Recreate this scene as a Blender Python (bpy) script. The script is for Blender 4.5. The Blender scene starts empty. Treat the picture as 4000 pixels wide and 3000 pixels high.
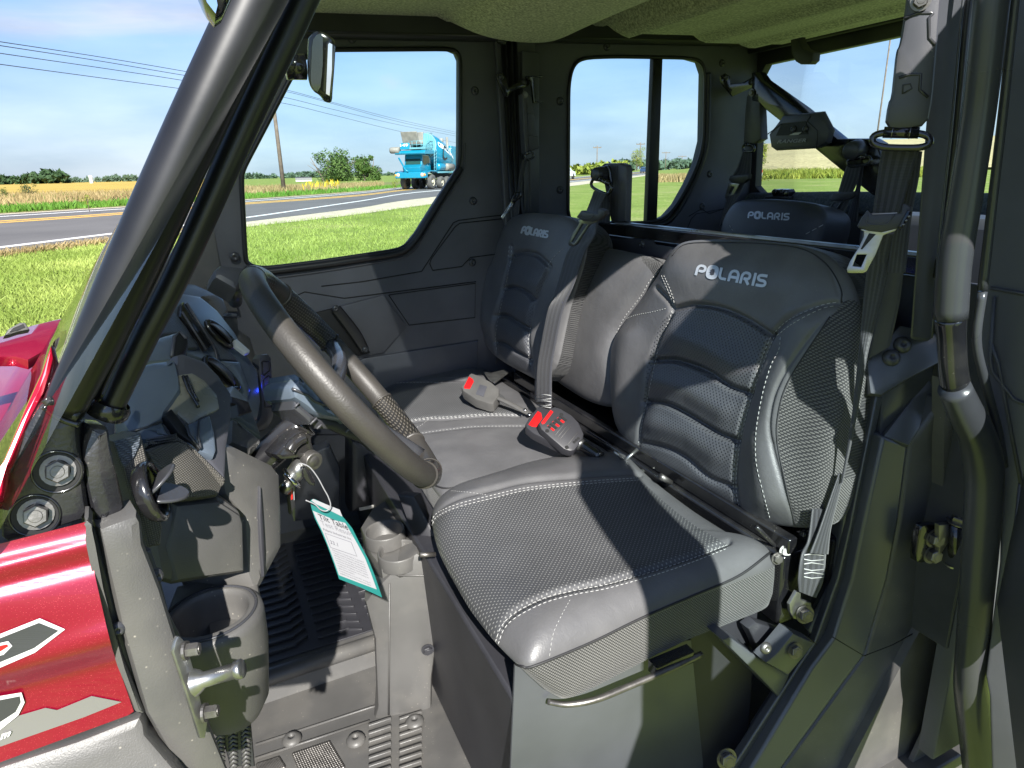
import bpy, bmesh, math, random
import numpy as np
from mathutils import Vector, Matrix
from mathutils.bvhtree import BVHTree
from mathutils.geometry import tessellate_polygon
random.seed(7); np.random.seed(7)
SC = bpy.context.scene
COL = SC.collection
# ---------------------------------------------------------------- camera calibration (vehicle frame: x rearward, y across, z up)
F = 2600.0
def _n(v):
    v = np.array(v, float); return v/np.linalg.norm(v)
_X = _n((6300, 1225, -F)); _Y = _n((-1250, 800, -F))
_Y = _n(_Y-_X*_X.dot(_Y)*0.5); _X = _n(_X-_Y*_X.dot(_Y)); _Z = np.cross(_X, _Y)
RV = np.array([_X, _Y, _Z]); CAM = np.array([0, -0.55, 1.52])
_a = np.array([-2000, 788, -F]); _b = np.array([1000, 850, -F])
_u = RV@_n(-np.cross(_a, _b)); _u = _u*np.sign(_u[2])
_wx = _n(np.array([1, 0, 0])-_u*_u[0]); _wy = np.cross(_u, _wx)
WV = np.array([_wx, _wy, _u])                       # world = WV @ vehicle
CAMH = 1.5
VT = np.array([0, 0, CAMH])-WV@CAM
VM = Matrix.Translation(Vector(VT)) @ Matrix(WV.tolist()).to_4x4()
cam = bpy.data.cameras.new('camera'); co = bpy.data.objects.new('camera', cam); COL.objects.link(co)
cam.sensor_width = 36; cam.lens = F/4000*36; cam.clip_end = 6000; cam.clip_start = 0.02
RC = WV@RV                                          # world <- camera
M = Matrix(RC.tolist()).to_4x4(); M.translation = Vector((0, 0, CAMH)); co.matrix_world = M
SC.camera = co
# sun: direction of light in the vehicle frame
SUN = WV@_n((0.20, 1.0, -0.75))
sd = bpy.data.lights.new('sun', 'SUN'); sd.energy = 4.6; sd.angle = math.radians(0.55); sd.color = (1, 0.965, 0.90)
so = bpy.data.objects.new('sun', sd); COL.objects.link(so)
so.rotation_euler = Vector(SUN).to_track_quat('-Z', 'Y').to_euler(); so.location = (0, 0, 20)
w = bpy.data.worlds.new('World'); SC.world = w; w.use_nodes = True
nt = w.node_tree; nt.nodes.clear()
def wn(t, **k):
    n = nt.nodes.new(t)
    for a, b in k.items(): setattr(n, a, b)
    return n
sky = wn('ShaderNodeTexSky'); sky.sky_type = 'NISHITA'; sky.sun_disc = False
tosun = -SUN
sky.sun_elevation = math.asin(tosun[2]); sky.sun_rotation = math.atan2(tosun[0], tosun[1])
sky.air_density = 1.0; sky.dust_density = .35; sky.ozone_density = 2.2
tc = wn('ShaderNodeTexCoord'); mp = wn('ShaderNodeMapping'); mp.inputs['Scale'].default_value = (1.4, 1.4, 5.5)
nz = wn('ShaderNodeTexNoise'); nz.inputs['Scale'].default_value = 1.7; nz.inputs['Detail'].default_value = 9; nz.inputs['Roughness'].default_value = .56; nz.inputs['Distortion'].default_value = .5
rp = wn('ShaderNodeValToRGB'); rp.color_ramp.elements[0].position = .40; rp.color_ramp.elements[1].position = .66
rp.color_ramp.elements[0].color = (0, 0, 0, 1); rp.color_ramp.elements[1].color = (.85, .85, .85, 1)
nz2 = wn('ShaderNodeTexNoise'); nz2.inputs['Scale'].default_value = 3.4; nz2.inputs['Detail'].default_value = 6
rp2 = wn('ShaderNodeValToRGB'); rp2.color_ramp.elements[0].position = .35; rp2.color_ramp.elements[1].position = .65
rp2.color_ramp.elements[0].color = (3.3, 3.8, 4.9, 1); rp2.color_ramp.elements[1].color = (5.4, 5.8, 6.6, 1)
mix = wn('ShaderNodeMix', data_type='RGBA'); bg = wn('ShaderNodeBackground'); bg.inputs[1].default_value = 0.060; out = wn('ShaderNodeOutputWorld')
L = nt.links.new
L(tc.outputs['Generated'], mp.inputs[0]); L(mp.outputs[0], nz.inputs[0]); L(mp.outputs[0], nz2.inputs[0]); L(nz.outputs[0], rp.inputs[0]); L(nz2.outputs[0], rp2.inputs[0])
spz = wn('ShaderNodeSeparateXYZ'); L(tc.outputs['Generated'], spz.inputs[0]); hzr = wn('ShaderNodeMapRange', interpolation_type='SMOOTHSTEP'); hzr.inputs[1].default_value = 0; hzr.inputs[2].default_value = .30; hzr.inputs[3].default_value = .72; hzr.inputs[4].default_value = 0
mxx = wn('ShaderNodeMath', operation='MAXIMUM'); L(spz.outputs[2], hzr.inputs[0]); L(hzr.outputs[0], mxx.inputs[0]); L(rp.outputs[0], mxx.inputs[1]); L(mxx.outputs[0], mix.inputs[0]); tnt = wn('ShaderNodeMix', data_type='RGBA', blend_type='MULTIPLY'); tnt.inputs[0].default_value = 1; tnt.inputs[7].default_value = (.66, .88, 1.20, 1); L(sky.outputs[0], tnt.inputs[6]); L(tnt.outputs[2], mix.inputs[6]); L(rp2.outputs[0], mix.inputs[7]); L(mix.outputs[2], bg.inputs[0]); L(bg.outputs[0], out.inputs[0])
SC.view_settings.view_transform = 'Standard'; SC.view_settings.look = 'None'; SC.view_settings.gamma = 1.0
SC.view_settings.exposure = 1.34
# ---------------------------------------------------------------- projection helpers
def ray(px, py): return RV@np.array([px-2000, 1500-py, -F])
class Plane:
    def __init__(s, p, n):
        s.p = np.array(p, float); s.n = _n(n)
        if np.dot(s.n, CAM-s.p) < 0: s.n = -s.n
    def hit(s, px, py, off=0.0):
        d = ray(px, py); t = np.dot(s.p+s.n*off-CAM, s.n)/np.dot(d, s.n); return CAM+d*t
def YP(v): return Plane((0, v, 0), (0, 1, 0))
def XP(v): return Plane((v, 0, 0), (1, 0, 0))
def ZP(v): return Plane((0, 0, v), (0, 0, 1))
def AP(px, py, pl, n): return Plane(pl.hit(px, py), n)     # plane through a point of another plane, with its own tilt
def DP(px, py, depth, n): return Plane(CAM+ray(px, py)/F*depth, n)
def proj(P):
    c = (np.asarray(P)-CAM)@RV
    return np.stack([2000-F*c[..., 0]/c[..., 2], 1500+F*c[..., 1]/c[..., 2]], -1), -c[..., 2]
CR = {1: (0, 0, .6329), 2: (1300, 0, .6329), 3: (2600, 0, .6329), 4: (0, 1000, .6329), 5: (1300, 1000, .6329), 6: (2600, 1000, .6329),
      7: (0, 1950, .6329), 8: (1300, 1950, .6329), 9: (2600, 1950, .6329), 'D': (400, 1000, .3165), 'E': (400, 1500, .3165), 'T': (1000, 1700, .4219),
      'A': (850, 600, .4747), 'K': (2150, 450, .27125), 'R': (2850, 450, .3617), 'B': (1500, 1400, .4069), 'P': (0, 1200, .6024),
      'F': (950, 2000, .6028), 'S': (900, 1400, .2411), 'O': (0, 0, 1.808), 'M': (1100, 0, .2712), 'U': (3500, 0, .7837), 'V': (3500, 1200, 1.085)}
def C(k, *pts):
    ox, oy, s = CR[k]; return [(ox+p[0]*s, oy+p[1]*s)+tuple(p[2:]) for p in pts]
def chaikin(p, n, closed=True, px=True):
    p = [np.array(q, float) for q in p]
    for _ in range(n):
        q = []
        m = len(p)
        if closed:
            for i in range(m):
                a, b = p[i], p[(i+1) % m]; k = min(.25, 26/max(1e-6, np.linalg.norm((b-a)[:2]))) if px else .25; q += [a*(1-k)+b*k, a*k+b*(1-k)]
        else:
            q = [p[0]]
            for i in range(m-1):
                a, b = p[i], p[i+1]; k = min(.25, 26/max(1e-6, np.linalg.norm((b-a)[:2]))) if px else .25; q += [a*(1-k)+b*k, a*k+b*(1-k)]
            q.append(p[-1])
        p = q
    return p
def crspline(p, k=8):
    p = [np.array(q, float) for q in p]
    if len(p) < 3: return p
    P = [2*p[0]-p[1]]+p+[2*p[-1]-p[-2]]; o = []
    for i in range(1, len(P)-2):
        for j in range(k):
            t = j/k
            o.append(.5*((2*P[i])+(-P[i-1]+P[i+1])*t+(2*P[i-1]-5*P[i]+4*P[i+1]-P[i+2])*t*t+(-P[i-1]+3*P[i]-3*P[i+1]+P[i+2])*t**3))
    o.append(P[-2]); return o
# ---------------------------------------------------------------- materials
MT = {}
def nodes(name):
    m = bpy.data.materials.new(name); m.use_nodes = True; t = m.node_tree; b = t.nodes['Principled BSDF']; MT[name] = m
    return m, t, b
def N(t, typ, **k):
    n = t.nodes.new(typ)
    for a, b in k.items():
        if a in n.inputs: n.inputs[a].default_value = b
        else: setattr(n, a, b)
    return n
def mat(name, col, rough=.5, metal=0, spec=.5, noise=None, bump=None, coat=0, sheen=0, emit=None, var=.0, bscale=None, coatr=.05, bump2=None, dust=0):
    """noise=(scale, amount) colour variation; bump=(scale, strength, dist)"""
    m, t, b = nodes(name)
    b.inputs['Base Color'].default_value = (*col, 1); b.inputs['Roughness'].default_value = rough; b.inputs['Metallic'].default_value = metal
    b.inputs['Specular IOR Level'].default_value = spec; b.inputs['Coat Weight'].default_value = coat; b.inputs['Coat Roughness'].default_value = coatr
    if sheen: b.inputs['Sheen Weight'].default_value = sheen
    tcn = N(t, 'ShaderNodeTexCoord')
    if noise:
        n = N(t, 'ShaderNodeTexNoise', Scale=noise[0], Detail=6.0); t.links.new(tcn.outputs['Object'], n.inputs[0])
        r = N(t, 'ShaderNodeMapRange'); r.inputs[1].default_value = .3; r.inputs[2].default_value = .7
        r.inputs[3].default_value = 1-noise[1]; r.inputs[4].default_value = 1+noise[1]; t.links.new(n.outputs[0], r.inputs[0])
        mx = N(t, 'ShaderNodeMix', data_type='RGBA', blend_type='MULTIPLY'); mx.inputs[0].default_value = 1; mx.inputs[6].default_value = (*col, 1)
        t.links.new(r.outputs[0], mx.inputs[7]); t.links.new(mx.outputs[2], b.inputs['Base Color'])
        r2 = N(t, 'ShaderNodeMapRange'); r2.inputs[1].default_value = .3; r2.inputs[2].default_value = .7
        r2.inputs[3].default_value = max(0, rough-.07); r2.inputs[4].default_value = min(1, rough+.07)
        n3 = N(t, 'ShaderNodeTexNoise', Scale=noise[0]*.37, Detail=4.0); t.links.new(tcn.outputs['Object'], n3.inputs[0])
        t.links.new(n3.outputs[0], r2.inputs[0]); t.links.new(r2.outputs[0], b.inputs['Roughness'])
    if bump:
        n2 = N(t, 'ShaderNodeTexNoise', Scale=bump[0], Detail=3.0); t.links.new(tcn.outputs['Object'], n2.inputs[0])
        bp = N(t, 'ShaderNodeBump', Strength=bump[1], Distance=bump[2]); t.links.new(n2.outputs[0], bp.inputs['Height']); t.links.new(bp.outputs[0], b.inputs['Normal'])
        if bump2:
            n4 = N(t, 'ShaderNodeTexNoise', Scale=bump2[0], Detail=5.0, Distortion=2.2, Roughness=.6); t.links.new(tcn.outputs['Object'], n4.inputs[0])
            b4 = N(t, 'ShaderNodeBump', Strength=bump2[1], Distance=bump2[2]); t.links.new(n4.outputs[0], b4.inputs['Height']); t.links.new(b4.outputs[0], bp.inputs['Normal'])
    if dust and noise:
        vd = N(t, 'ShaderNodeTexVoronoi', Scale=105.0); t.links.new(tcn.outputs['Object'], vd.inputs[0])
        nd = N(t, 'ShaderNodeTexNoise', Scale=11.0, Detail=4.0); t.links.new(tcn.outputs['Object'], nd.inputs[0])
        rd_ = N(t, 'ShaderNodeMapRange'); rd_.inputs[1].default_value = .05; rd_.inputs[2].default_value = .12; rd_.inputs[3].default_value = 1; rd_.inputs[4].default_value = 0; t.links.new(vd.outputs[0], rd_.inputs[0])
        rn = N(t, 'ShaderNodeMapRange'); rn.inputs[1].default_value = .48; rn.inputs[2].default_value = .62; rn.inputs[3].default_value = 0; rn.inputs[4].default_value = dust; t.links.new(nd.outputs[0], rn.inputs[0])
        mu = N(t, 'ShaderNodeMath', operation='MULTIPLY'); t.links.new(rd_.outputs[0], mu.inputs[0]); t.links.new(rn.outputs[0], mu.inputs[1])
        md = N(t, 'ShaderNodeMath', operation='MULTIPLY_ADD'); md.inputs[1].default_value = .10; t.links.new(rn.outputs[0], md.inputs[0]); t.links.new(mu.outputs[0], md.inputs[2])
        mz = N(t, 'ShaderNodeMix', data_type='RGBA'); mz.inputs[7].default_value = (.38, .35, .30, 1); t.links.new(md.outputs[0], mz.inputs[0]); t.links.new(mx.outputs[2], mz.inputs[6]); t.links.new(mz.outputs[2], b.inputs['Base Color'])
    if emit:
        b.inputs['Emission Color'].default_value = (*emit[0], 1); b.inputs['Emission Strength'].default_value = emit[1]
    return m
def grid_mat(name, col, hi, scale, axes, rough=.5, rad=.3, bstr=.6, bdist=.001, sheen=0, stagger=True, noise=.12, inv=False):
    """regular dots/weave in two object axes: col base, hi the dot colour"""
    m, t, b = nodes(name); b.inputs['Roughness'].default_value = rough
    if sheen: b.inputs['Sheen Weight'].default_value = sheen
    tcn = N(t, 'ShaderNodeTexCoord'); sp = N(t, 'ShaderNodeSeparateXYZ'); t.links.new(tcn.outputs['Object'], sp.inputs[0])
    def mth(op, a, bb=None):
        n = N(t, 'ShaderNodeMath', operation=op)
        for i, v in enumerate((a, bb)):
            if v is None: continue
            if isinstance(v, (int, float)): n.inputs[i].default_value = v
            else: t.links.new(v, n.inputs[i])
        return n.outputs[0]
    u = mth('MULTIPLY', sp.outputs[axes[0]], scale); v = mth('MULTIPLY', sp.outputs[axes[1]], scale)
    if stagger:
        u2 = mth('ADD', u, v); v2 = mth('SUBTRACT', u, v); u, v = u2, v2
    fu = mth('SUBTRACT', mth('FRACT', u), .5); fv = mth('SUBTRACT', mth('FRACT', v), .5)
    d = mth('ADD', mth('MULTIPLY', fu, fu), mth('MULTIPLY', fv, fv))
    r = N(t, 'ShaderNodeMapRange', interpolation_type='SMOOTHSTEP'); r.inputs[1].default_value = (rad*.6)**2; r.inputs[2].default_value = (rad*1.25)**2
    r.inputs[3].default_value = 1; r.inputs[4].default_value = 0; t.links.new(d, r.inputs[0])
    mx = N(t, 'ShaderNodeMix', data_type='RGBA'); mx.inputs[6].default_value = (*col, 1); mx.inputs[7].default_value = (*hi, 1); t.links.new(r.outputs[0], mx.inputs[0])
    nn = N(t, 'ShaderNodeTexNoise', Scale=9.0, Detail=5.0); t.links.new(tcn.outputs['Object'], nn.inputs[0])
    rr = N(t, 'ShaderNodeMapRange'); rr.inputs[1].default_value = .3; rr.inputs[2].default_value = .7; rr.inputs[3].default_value = 1-noise; rr.inputs[4].default_value = 1+noise; t.links.new(nn.outputs[0], rr.inputs[0])
    m2 = N(t, 'ShaderNodeMix', data_type='RGBA', blend_type='MULTIPLY'); m2.inputs[0].default_value = 1; t.links.new(mx.outputs[2], m2.inputs[6]); t.links.new(rr.outputs[0], m2.inputs[7])
    t.links.new(m2.outputs[2], b.inputs['Base Color'])
    bp = N(t, 'ShaderNodeBump', Strength=bstr, Distance=bdist); bp.invert = inv; t.links.new(r.outputs[0], bp.inputs['Height']); t.links.new(bp.outputs[0], b.inputs['Normal'])
    return m
mat('plastic', (.062, .063, .074), .42, noise=(7, .22), bump=(900, .22, .0006), dust=.5)
mat('plastic_grey', (.080, .078, .076), .42, noise=(9, .15), bump=(700, .35, .0008), dust=.6)
mat('plastic_dark', (.028, .028, .033), .45, noise=(8, .2), bump=(900, .2, .0005))
mat('plastic_smooth', (.045, .046, .052), .28, noise=(6, .2), bump=(500, .06, .0004))
mat('door_plastic', (.078, .080, .094), .5, noise=(5, .22), bump=(1100, .25, .0006))
mat('sill_plastic', (.066, .070, .080), .34, noise=(5, .2), bump=(1000, .1, .0004), spec=.7)
mat('gloss_black', (.010, .010, .012), .16, coat=.6, noise=(12, .3), bump=(160, .05, .0005), coatr=.12, dust=.4)
mat('tube_black', (.010, .010, .012), .36, coat=.12, noise=(14, .3), bump=(60, .10, .0006), coatr=.2)
mat('cast_black', (.016, .016, .018), .26, coat=.3, noise=(20, .3), bump=(260, .45, .0012), coatr=.2, dust=.6)
mat('rubber', (.012, .012, .014), .38, noise=(12, .3), bump=(300, .15, .0005))
mat('leather', (.104, .103, .107), .42, noise=(11, .14), bump=(420, .28, .0009), bump2=(26, .18, .004), dust=.15)
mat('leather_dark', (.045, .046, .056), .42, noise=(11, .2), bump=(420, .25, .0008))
grid_mat('perforated', (.062, .063, .067), (.20, .20, .195), 118, (0, 1), .42, .22, .5, .0006)
grid_mat('perforated_back', (.080, .082, .090), (.016, .016, .020), 118, (1, 2), .38, .24, .7, .0008, inv=True)
grid_mat('woven', (.018, .018, .02), (.125, .122, .115), 190, (0, 2), .6, .36, .8, .001, sheen=.2)
grid_mat('woven_top', (.012, .012, .014), (.05, .05, .05), 190, (1, 2), .6, .36, .8, .001, sheen=.2)
grid_mat('dash_texture', (.06, .057, .052), (.15, .14, .125), 560, (0, 2), .38, .38, .8, .0014, stagger=False)  # beige copy of the dash grain, sunlit tone put into the colour
grid_mat('dash_texture_shade', (.045, .055, .07), (.11, .13, .16), 520, (1, 2), .38, .38, .8, .0014, stagger=False)  # bluish copy of the dash grain, skylit shade put into the colour
grid_mat('dash_texture_side', (.05, .048, .044), (.12, .112, .10), 520, (1, 2), .38, .38, .7, .0010, stagger=False)
grid_mat('grip', (.022, .02, .018), (.10, .09, .075), 170, (0, 2), .34, .3, .8, .0012)
mat('rim_leather', (.044, .040, .036), .46, noise=(14, .2), bump=(420, .35, .0010))
mat('emboss_lit', (.26, .26, .28), .4)  # paler than the pad, stands in for light on raised edges
mat('webbing_edge', (.008, .008, .01), .6)
mat('stitch', (.45, .45, .44), .6)
mat('thread_dark', (.02, .02, .022), .6)
mat('steel', (.36, .355, .345), .30, metal=1, noise=(30, .2), bump=(200, .1, .0005))
mat('steel_dull', (.20, .19, .18), .42, metal=.85, noise=(50, .25), bump=(300, .25, .0008))
mat('zinc', (.34, .34, .33), .34, metal=.9, noise=(40, .3), bump=(200, .15, .0008))
mat('chrome', (.75, .76, .76), .12, metal=1)
mat('silver_logo', (.55, .58, .62), .35, metal=.35)
mat('red_button', (.48, .010, .012), .3, coat=.3)
mat('amber', (.9, .3, .03), .3); mat('white_paint', (.75, .75, .73), .5); mat('white_dull', (.5, .49, .46), .6, noise=(3, .2))
mat('tag_teal', (.003, .12, .11), .5); mat('tag_white', (.25, .25, .265), .5); mat('tag_ink', (.05, .05, .07), .6); mat('tag_grey', (.13, .13, .15), .6)
mat('black_ink', (.012, .012, .015), .5)
mat('led', (.0, .02, 1), .4, emit=((.02, .06, 1), 14))
mat('mirror', (.85, .86, .86), .03, metal=1)
mat('decal_white', (.55, .55, .54), .35, coat=.4); mat('decal_black', (.035, .036, .04), .35, coat=.4); mat('decal_silver', (.20, .195, .19), .4, metal=.3, coat=.4)
mat('tan_panel', (.20, .19, .15), .25, noise=(14, .2), spec=.7)
mat('plastic_sky_tint', (.10, .125, .16), .24, spec=.8, noise=(6, .2), bump=(700, .1, .0004))  # blue in the base stands in for sky reflected off the dash
mat('gap', (.004, .004, .005), .6)  # near-black, paints the shade inside slots and recesses
mat('felt_blue', (.10, .12, .14), .95, noise=(160, .4), bump=(200, .8, .003))
mat('blue_plastic', (.01, .05, .5), .4); mat('wood', (.17, .13, .10), .85, noise=(3, .3))
# red metallic flake paint
m, t, b = nodes('red_paint'); b.inputs['Base Color'].default_value = (.42, .004, .018, 1); b.inputs['Metallic'].default_value = .35; b.inputs['Roughness'].default_value = .33
b.inputs['Coat Weight'].default_value = 1; b.inputs['Coat Roughness'].default_value = .04
tcn = N(t, 'ShaderNodeTexCoord'); vo = N(t, 'ShaderNodeTexVoronoi', Scale=700.0); t.links.new(tcn.outputs['Object'], vo.inputs[0])
r = N(t, 'ShaderNodeMapRange'); r.inputs[1].default_value = .0; r.inputs[2].default_value = .22; r.inputs[3].default_value = 1; r.inputs[4].default_value = 0; t.links.new(vo.outputs[0], r.inputs[0])
mx = N(t, 'ShaderNodeMix', data_type='RGBA'); mx.inputs[6].default_value = (.25, .001, .022, 1); mx.inputs[7].default_value = (.75, .10, .13, 1); t.links.new(r.outputs[0], mx.inputs[0]); t.links.new(mx.outputs[2], b.inputs['Base Color'])
# felt headliner
m, t, b = nodes('felt'); b.inputs['Roughness'].default_value = .95; b.inputs['Sheen Weight'].default_value = .3
tcn = N(t, 'ShaderNodeTexCoord'); a = N(t, 'ShaderNodeTexNoise', Scale=170.0, Detail=4.0); t.links.new(tcn.outputs['Object'], a.inputs[0])
r = N(t, 'ShaderNodeValToRGB'); r.color_ramp.elements[0].position = .35; r.color_ramp.elements[0].color = (.25, .255, .19, 1); r.color_ramp.elements[1].position = .68; r.color_ramp.elements[1].color = (.72, .71, .58, 1)
t.links.new(a.outputs[0], r.inputs[0]); t.links.new(r.outputs[0], b.inputs['Base Color'])
bp = N(t, 'ShaderNodeBump', Strength=.5, Distance=.002); t.links.new(a.outputs[0], bp.inputs['Height']); t.links.new(bp.outputs[0], b.inputs['Normal'])
# webbing: stripes follow a UV map (u across, v along)
m, t, b = nodes('webbing'); b.inputs['Roughness'].default_value = .42; b.inputs['Sheen Weight'].default_value = .2
uv = N(t, 'ShaderNodeUVMap'); sp = N(t, 'ShaderNodeSeparateXYZ'); t.links.new(uv.outputs[0], sp.inputs[0])
wv = N(t, 'ShaderNodeMath', operation='SINE'); k = N(t, 'ShaderNodeMath', operation='MULTIPLY'); k.inputs[1].default_value = 6.283*4.5
t.links.new(sp.outputs[0], k.inputs[0]); t.links.new(k.outputs[0], wv.inputs[0])
k2 = N(t, 'ShaderNodeMath', operation='MULTIPLY'); k2.inputs[1].default_value = 6.283*520; s2 = N(t, 'ShaderNodeMath', operation='SINE'); t.links.new(sp.outputs[1], k2.inputs[0]); t.links.new(k2.outputs[0], s2.inputs[0])
r = N(t, 'ShaderNodeMapRange'); r.inputs[1].default_value = -.1; r.inputs[2].default_value = .35; t.links.new(wv.outputs[0], r.inputs[0])
mx = N(t, 'ShaderNodeMix', data_type='RGBA'); mx.inputs[6].default_value = (.022, .022, .027, 1); mx.inputs[7].default_value = (.048, .049, .058, 1); t.links.new(r.outputs[0], mx.inputs[0]); t.links.new(mx.outputs[2], b.inputs['Base Color'])
ad = N(t, 'ShaderNodeMath', operation='ADD'); t.links.new(r.outputs[0], ad.inputs[0]); t.links.new(s2.outputs[0], ad.inputs[1])
bp = N(t, 'ShaderNodeBump', Strength=.5, Distance=.0006); t.links.new(ad.outputs[0], bp.inputs['Height']); t.links.new(bp.outputs[0], b.inputs['Normal'])
# glass panes
def glass(name, tint, gl=1.0):
    m = bpy.data.materials.new(name); m.use_nodes = True; t = m.node_tree; t.nodes.clear(); MT[name] = m
    o = N(t, 'ShaderNodeOutputMaterial'); tr = N(t, 'ShaderNodeBsdfTransparent'); tr.inputs[0].default_value = (*tint, 1)
    g = N(t, 'ShaderNodeBsdfGlossy'); g.inputs['Roughness'].default_value = .02; fr = N(t, 'ShaderNodeFresnel'); fr.inputs[0].default_value = 1.45
    fm = N(t, 'ShaderNodeMath', operation='MULTIPLY'); fm.inputs[1].default_value = gl; t.links.new(fr.outputs[0], fm.inputs[0])
    mx = N(t, 'ShaderNodeMixShader'); t.links.new(fm.outputs[0], mx.inputs[0]); t.links.new(tr.outputs[0], mx.inputs[1]); t.links.new(g.outputs[0], mx.inputs[2]); t.links.new(mx.outputs[0], o.inputs[0])
glass('glass', (.84, .95, .97), .3); glass('glass_ws', (.84, .93, .92), .9); glass('lens_clear', (.6, .75, .8), 1.0)
# ---------------------------------------------------------------- objects
def link(name, me, parent=None, mtl=None, smooth=False):
    o = bpy.data.objects.new(name, me); COL.objects.link(o)
    if parent is not None: o.parent = parent
    if mtl and not me.materials: me.materials.append(MT[mtl] if isinstance(mtl, str) else mtl)
    if smooth: me.shade_smooth()
    return o
def mesh(name, V, Fc, parent=None, mtl=None, smooth=False, fix=True):
    me = bpy.data.meshes.new(name); me.from_pydata([tuple(v) for v in V], [], [tuple(f) for f in Fc])
    if fix:
        bm = bmesh.new(); bm.from_mesh(me); bmesh.ops.recalc_face_normals(bm, faces=bm.faces); bm.to_mesh(me); bm.free()
    me.update(); return link(name, me, parent, mtl, smooth)
def tag(o, label=None, cat=None, group=None, kind=None):
    if label: o['label'] = label
    if cat: o['category'] = cat
    if group: o['group'] = group
    if kind: o['kind'] = kind
    return o
def empty(name, loc=(0, 0, 0)):
    o = bpy.data.objects.new(name, None); COL.objects.link(o); o.location = loc; o.empty_display_size = .2; return o
class MB:                                            # collects pieces into one mesh
    def __init__(s): s.V = []; s.F = []; s.uv = {}
    def add(s, V, Fc):
        k = len(s.V); s.V += [tuple(v) for v in V]; s.F += [tuple(i+k for i in f) for f in Fc]; return s
    def box(s, c, d, R=None):
        x, y, z = [q/2 for q in d]; V = [np.array(p) for p in [(-x, -y, -z), (x, -y, -z), (x, y, -z), (-x, y, -z), (-x, -y, z), (x, -y, z), (x, y, z), (-x, y, z)]]
        if R is not None: V = [R@v for v in V]
        return s.add([v+np.array(c) for v in V], [(0, 3, 2, 1), (4, 5, 6, 7), (0, 1, 5, 4), (1, 2, 6, 5), (2, 3, 7, 6), (3, 0, 4, 7)])
    def tube(s, pts, r, n=10, closed=False, flat=1.0, up=None):
        V, Fc = sweep(pts, r, n, closed, flat, up); return s.add(V, Fc)
    def lathe(s, prof, c, ax, n=24):
        V, Fc = lathe(prof, c, ax, n); return s.add(V, Fc)
    def build(s, name, mtl, parent=None, smooth=False, bevel=0, fix=True):
        o = mesh(name, s.V, s.F, parent, mtl, smooth, fix)
        if bevel: bev(o, bevel)
        return o
def bev(o, w, seg=2, ang=35):
    m = o.modifiers.new('bevel', 'BEVEL'); m.width = w; m.segments = seg; m.limit_method = 'ANGLE'; m.angle_limit = math.radians(ang); m.harden_normals = False
    o.data.shade_smooth()
    try: o.data.set_sharp_from_angle(angle=math.radians(40))
    except Exception: pass
    return o
def frame_of(ax, up=None):
    ax = _n(ax); h = np.array(up if up is not None else ((0, 0, 1) if abs(ax[2]) < .9 else (1, 0, 0)), float)
    a = _n(np.cross(h, ax)); return a, np.cross(ax, a), ax
def sweep(pts, r, n=10, closed=False, flat=1.0, up=None):
    P = [np.array(p[:3], float) for p in pts]; m = len(P); R = r if hasattr(r, '__len__') else [r]*m
    V = []; Fc = []; a = None
    for i in range(m):
        if closed: t = _n(P[(i+1) % m]-P[i-1])
        else: t = _n(P[min(i+1, m-1)]-P[max(i-1, 0)])
        if up is not None: a, b, _ = frame_of(t, up)
        elif a is None: a, b, _ = frame_of(t)
        else:
            a = _n(a-t*np.dot(a, t)); b = np.cross(t, a)
        for k in range(n):
            q = 2*math.pi*k/n; V.append(P[i]+a*math.cos(q)*R[i]+b*math.sin(q)*R[i]*flat)
    for i in range(m if closed else m-1):
        j = (i+1) % m
        for k in range(n):
            l = (k+1) % n; Fc.append((i*n+k, i*n+l, j*n+l, j*n+k))
    if not closed: Fc += [tuple(range(n-1, -1, -1)), tuple((m-1)*n+k for k in range(n))]
    return V, Fc
def lathe(prof, c, ax, n=24):
    a, b, x = frame_of(ax); V = []; Fc = []
    for (r, h) in prof:
        for k in range(n):
            q = 2*math.pi*k/n; V.append(np.array(c)+x*h+(a*math.cos(q)+b*math.sin(q))*max(r, 1e-5))
    for i in range(len(prof)-1):
        for k in range(n):
            l = (k+1) % n; Fc.append((i*n+k, i*n+l, (i+1)*n+l, (i+1)*n+k))
    return V, Fc
def tube(name, pts, r, mtl, parent, n=14, closed=False, flat=1.0, up=None, spl=0):
    if spl and not closed: pts = crspline(pts, spl)
    V, Fc = sweep(pts, r, n, closed, flat, up); return mesh(name, V, Fc, parent, mtl, True)
def tube_px(name, pts, pl, mtl, parent, n=20, spl=6, back=True):
    """pts (px, py, width px): centre line on plane pl, radius from the pixel width"""
    q = crspline([np.array(p, float) for p in pts], spl) if spl else [np.array(p, float) for p in pts]
    P = [pl.hit(a[0], a[1]) for a in q]; _, d = proj(np.array(P)); R = [a[2]/2/F*dd for a, dd in zip(q, d)]
    V, Fc = sweep(P, R, n); return mesh(name, V, Fc, parent, mtl, True)
def plane_frame(pl):
    a, b, n = frame_of(pl.n); return a, b, n
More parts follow.
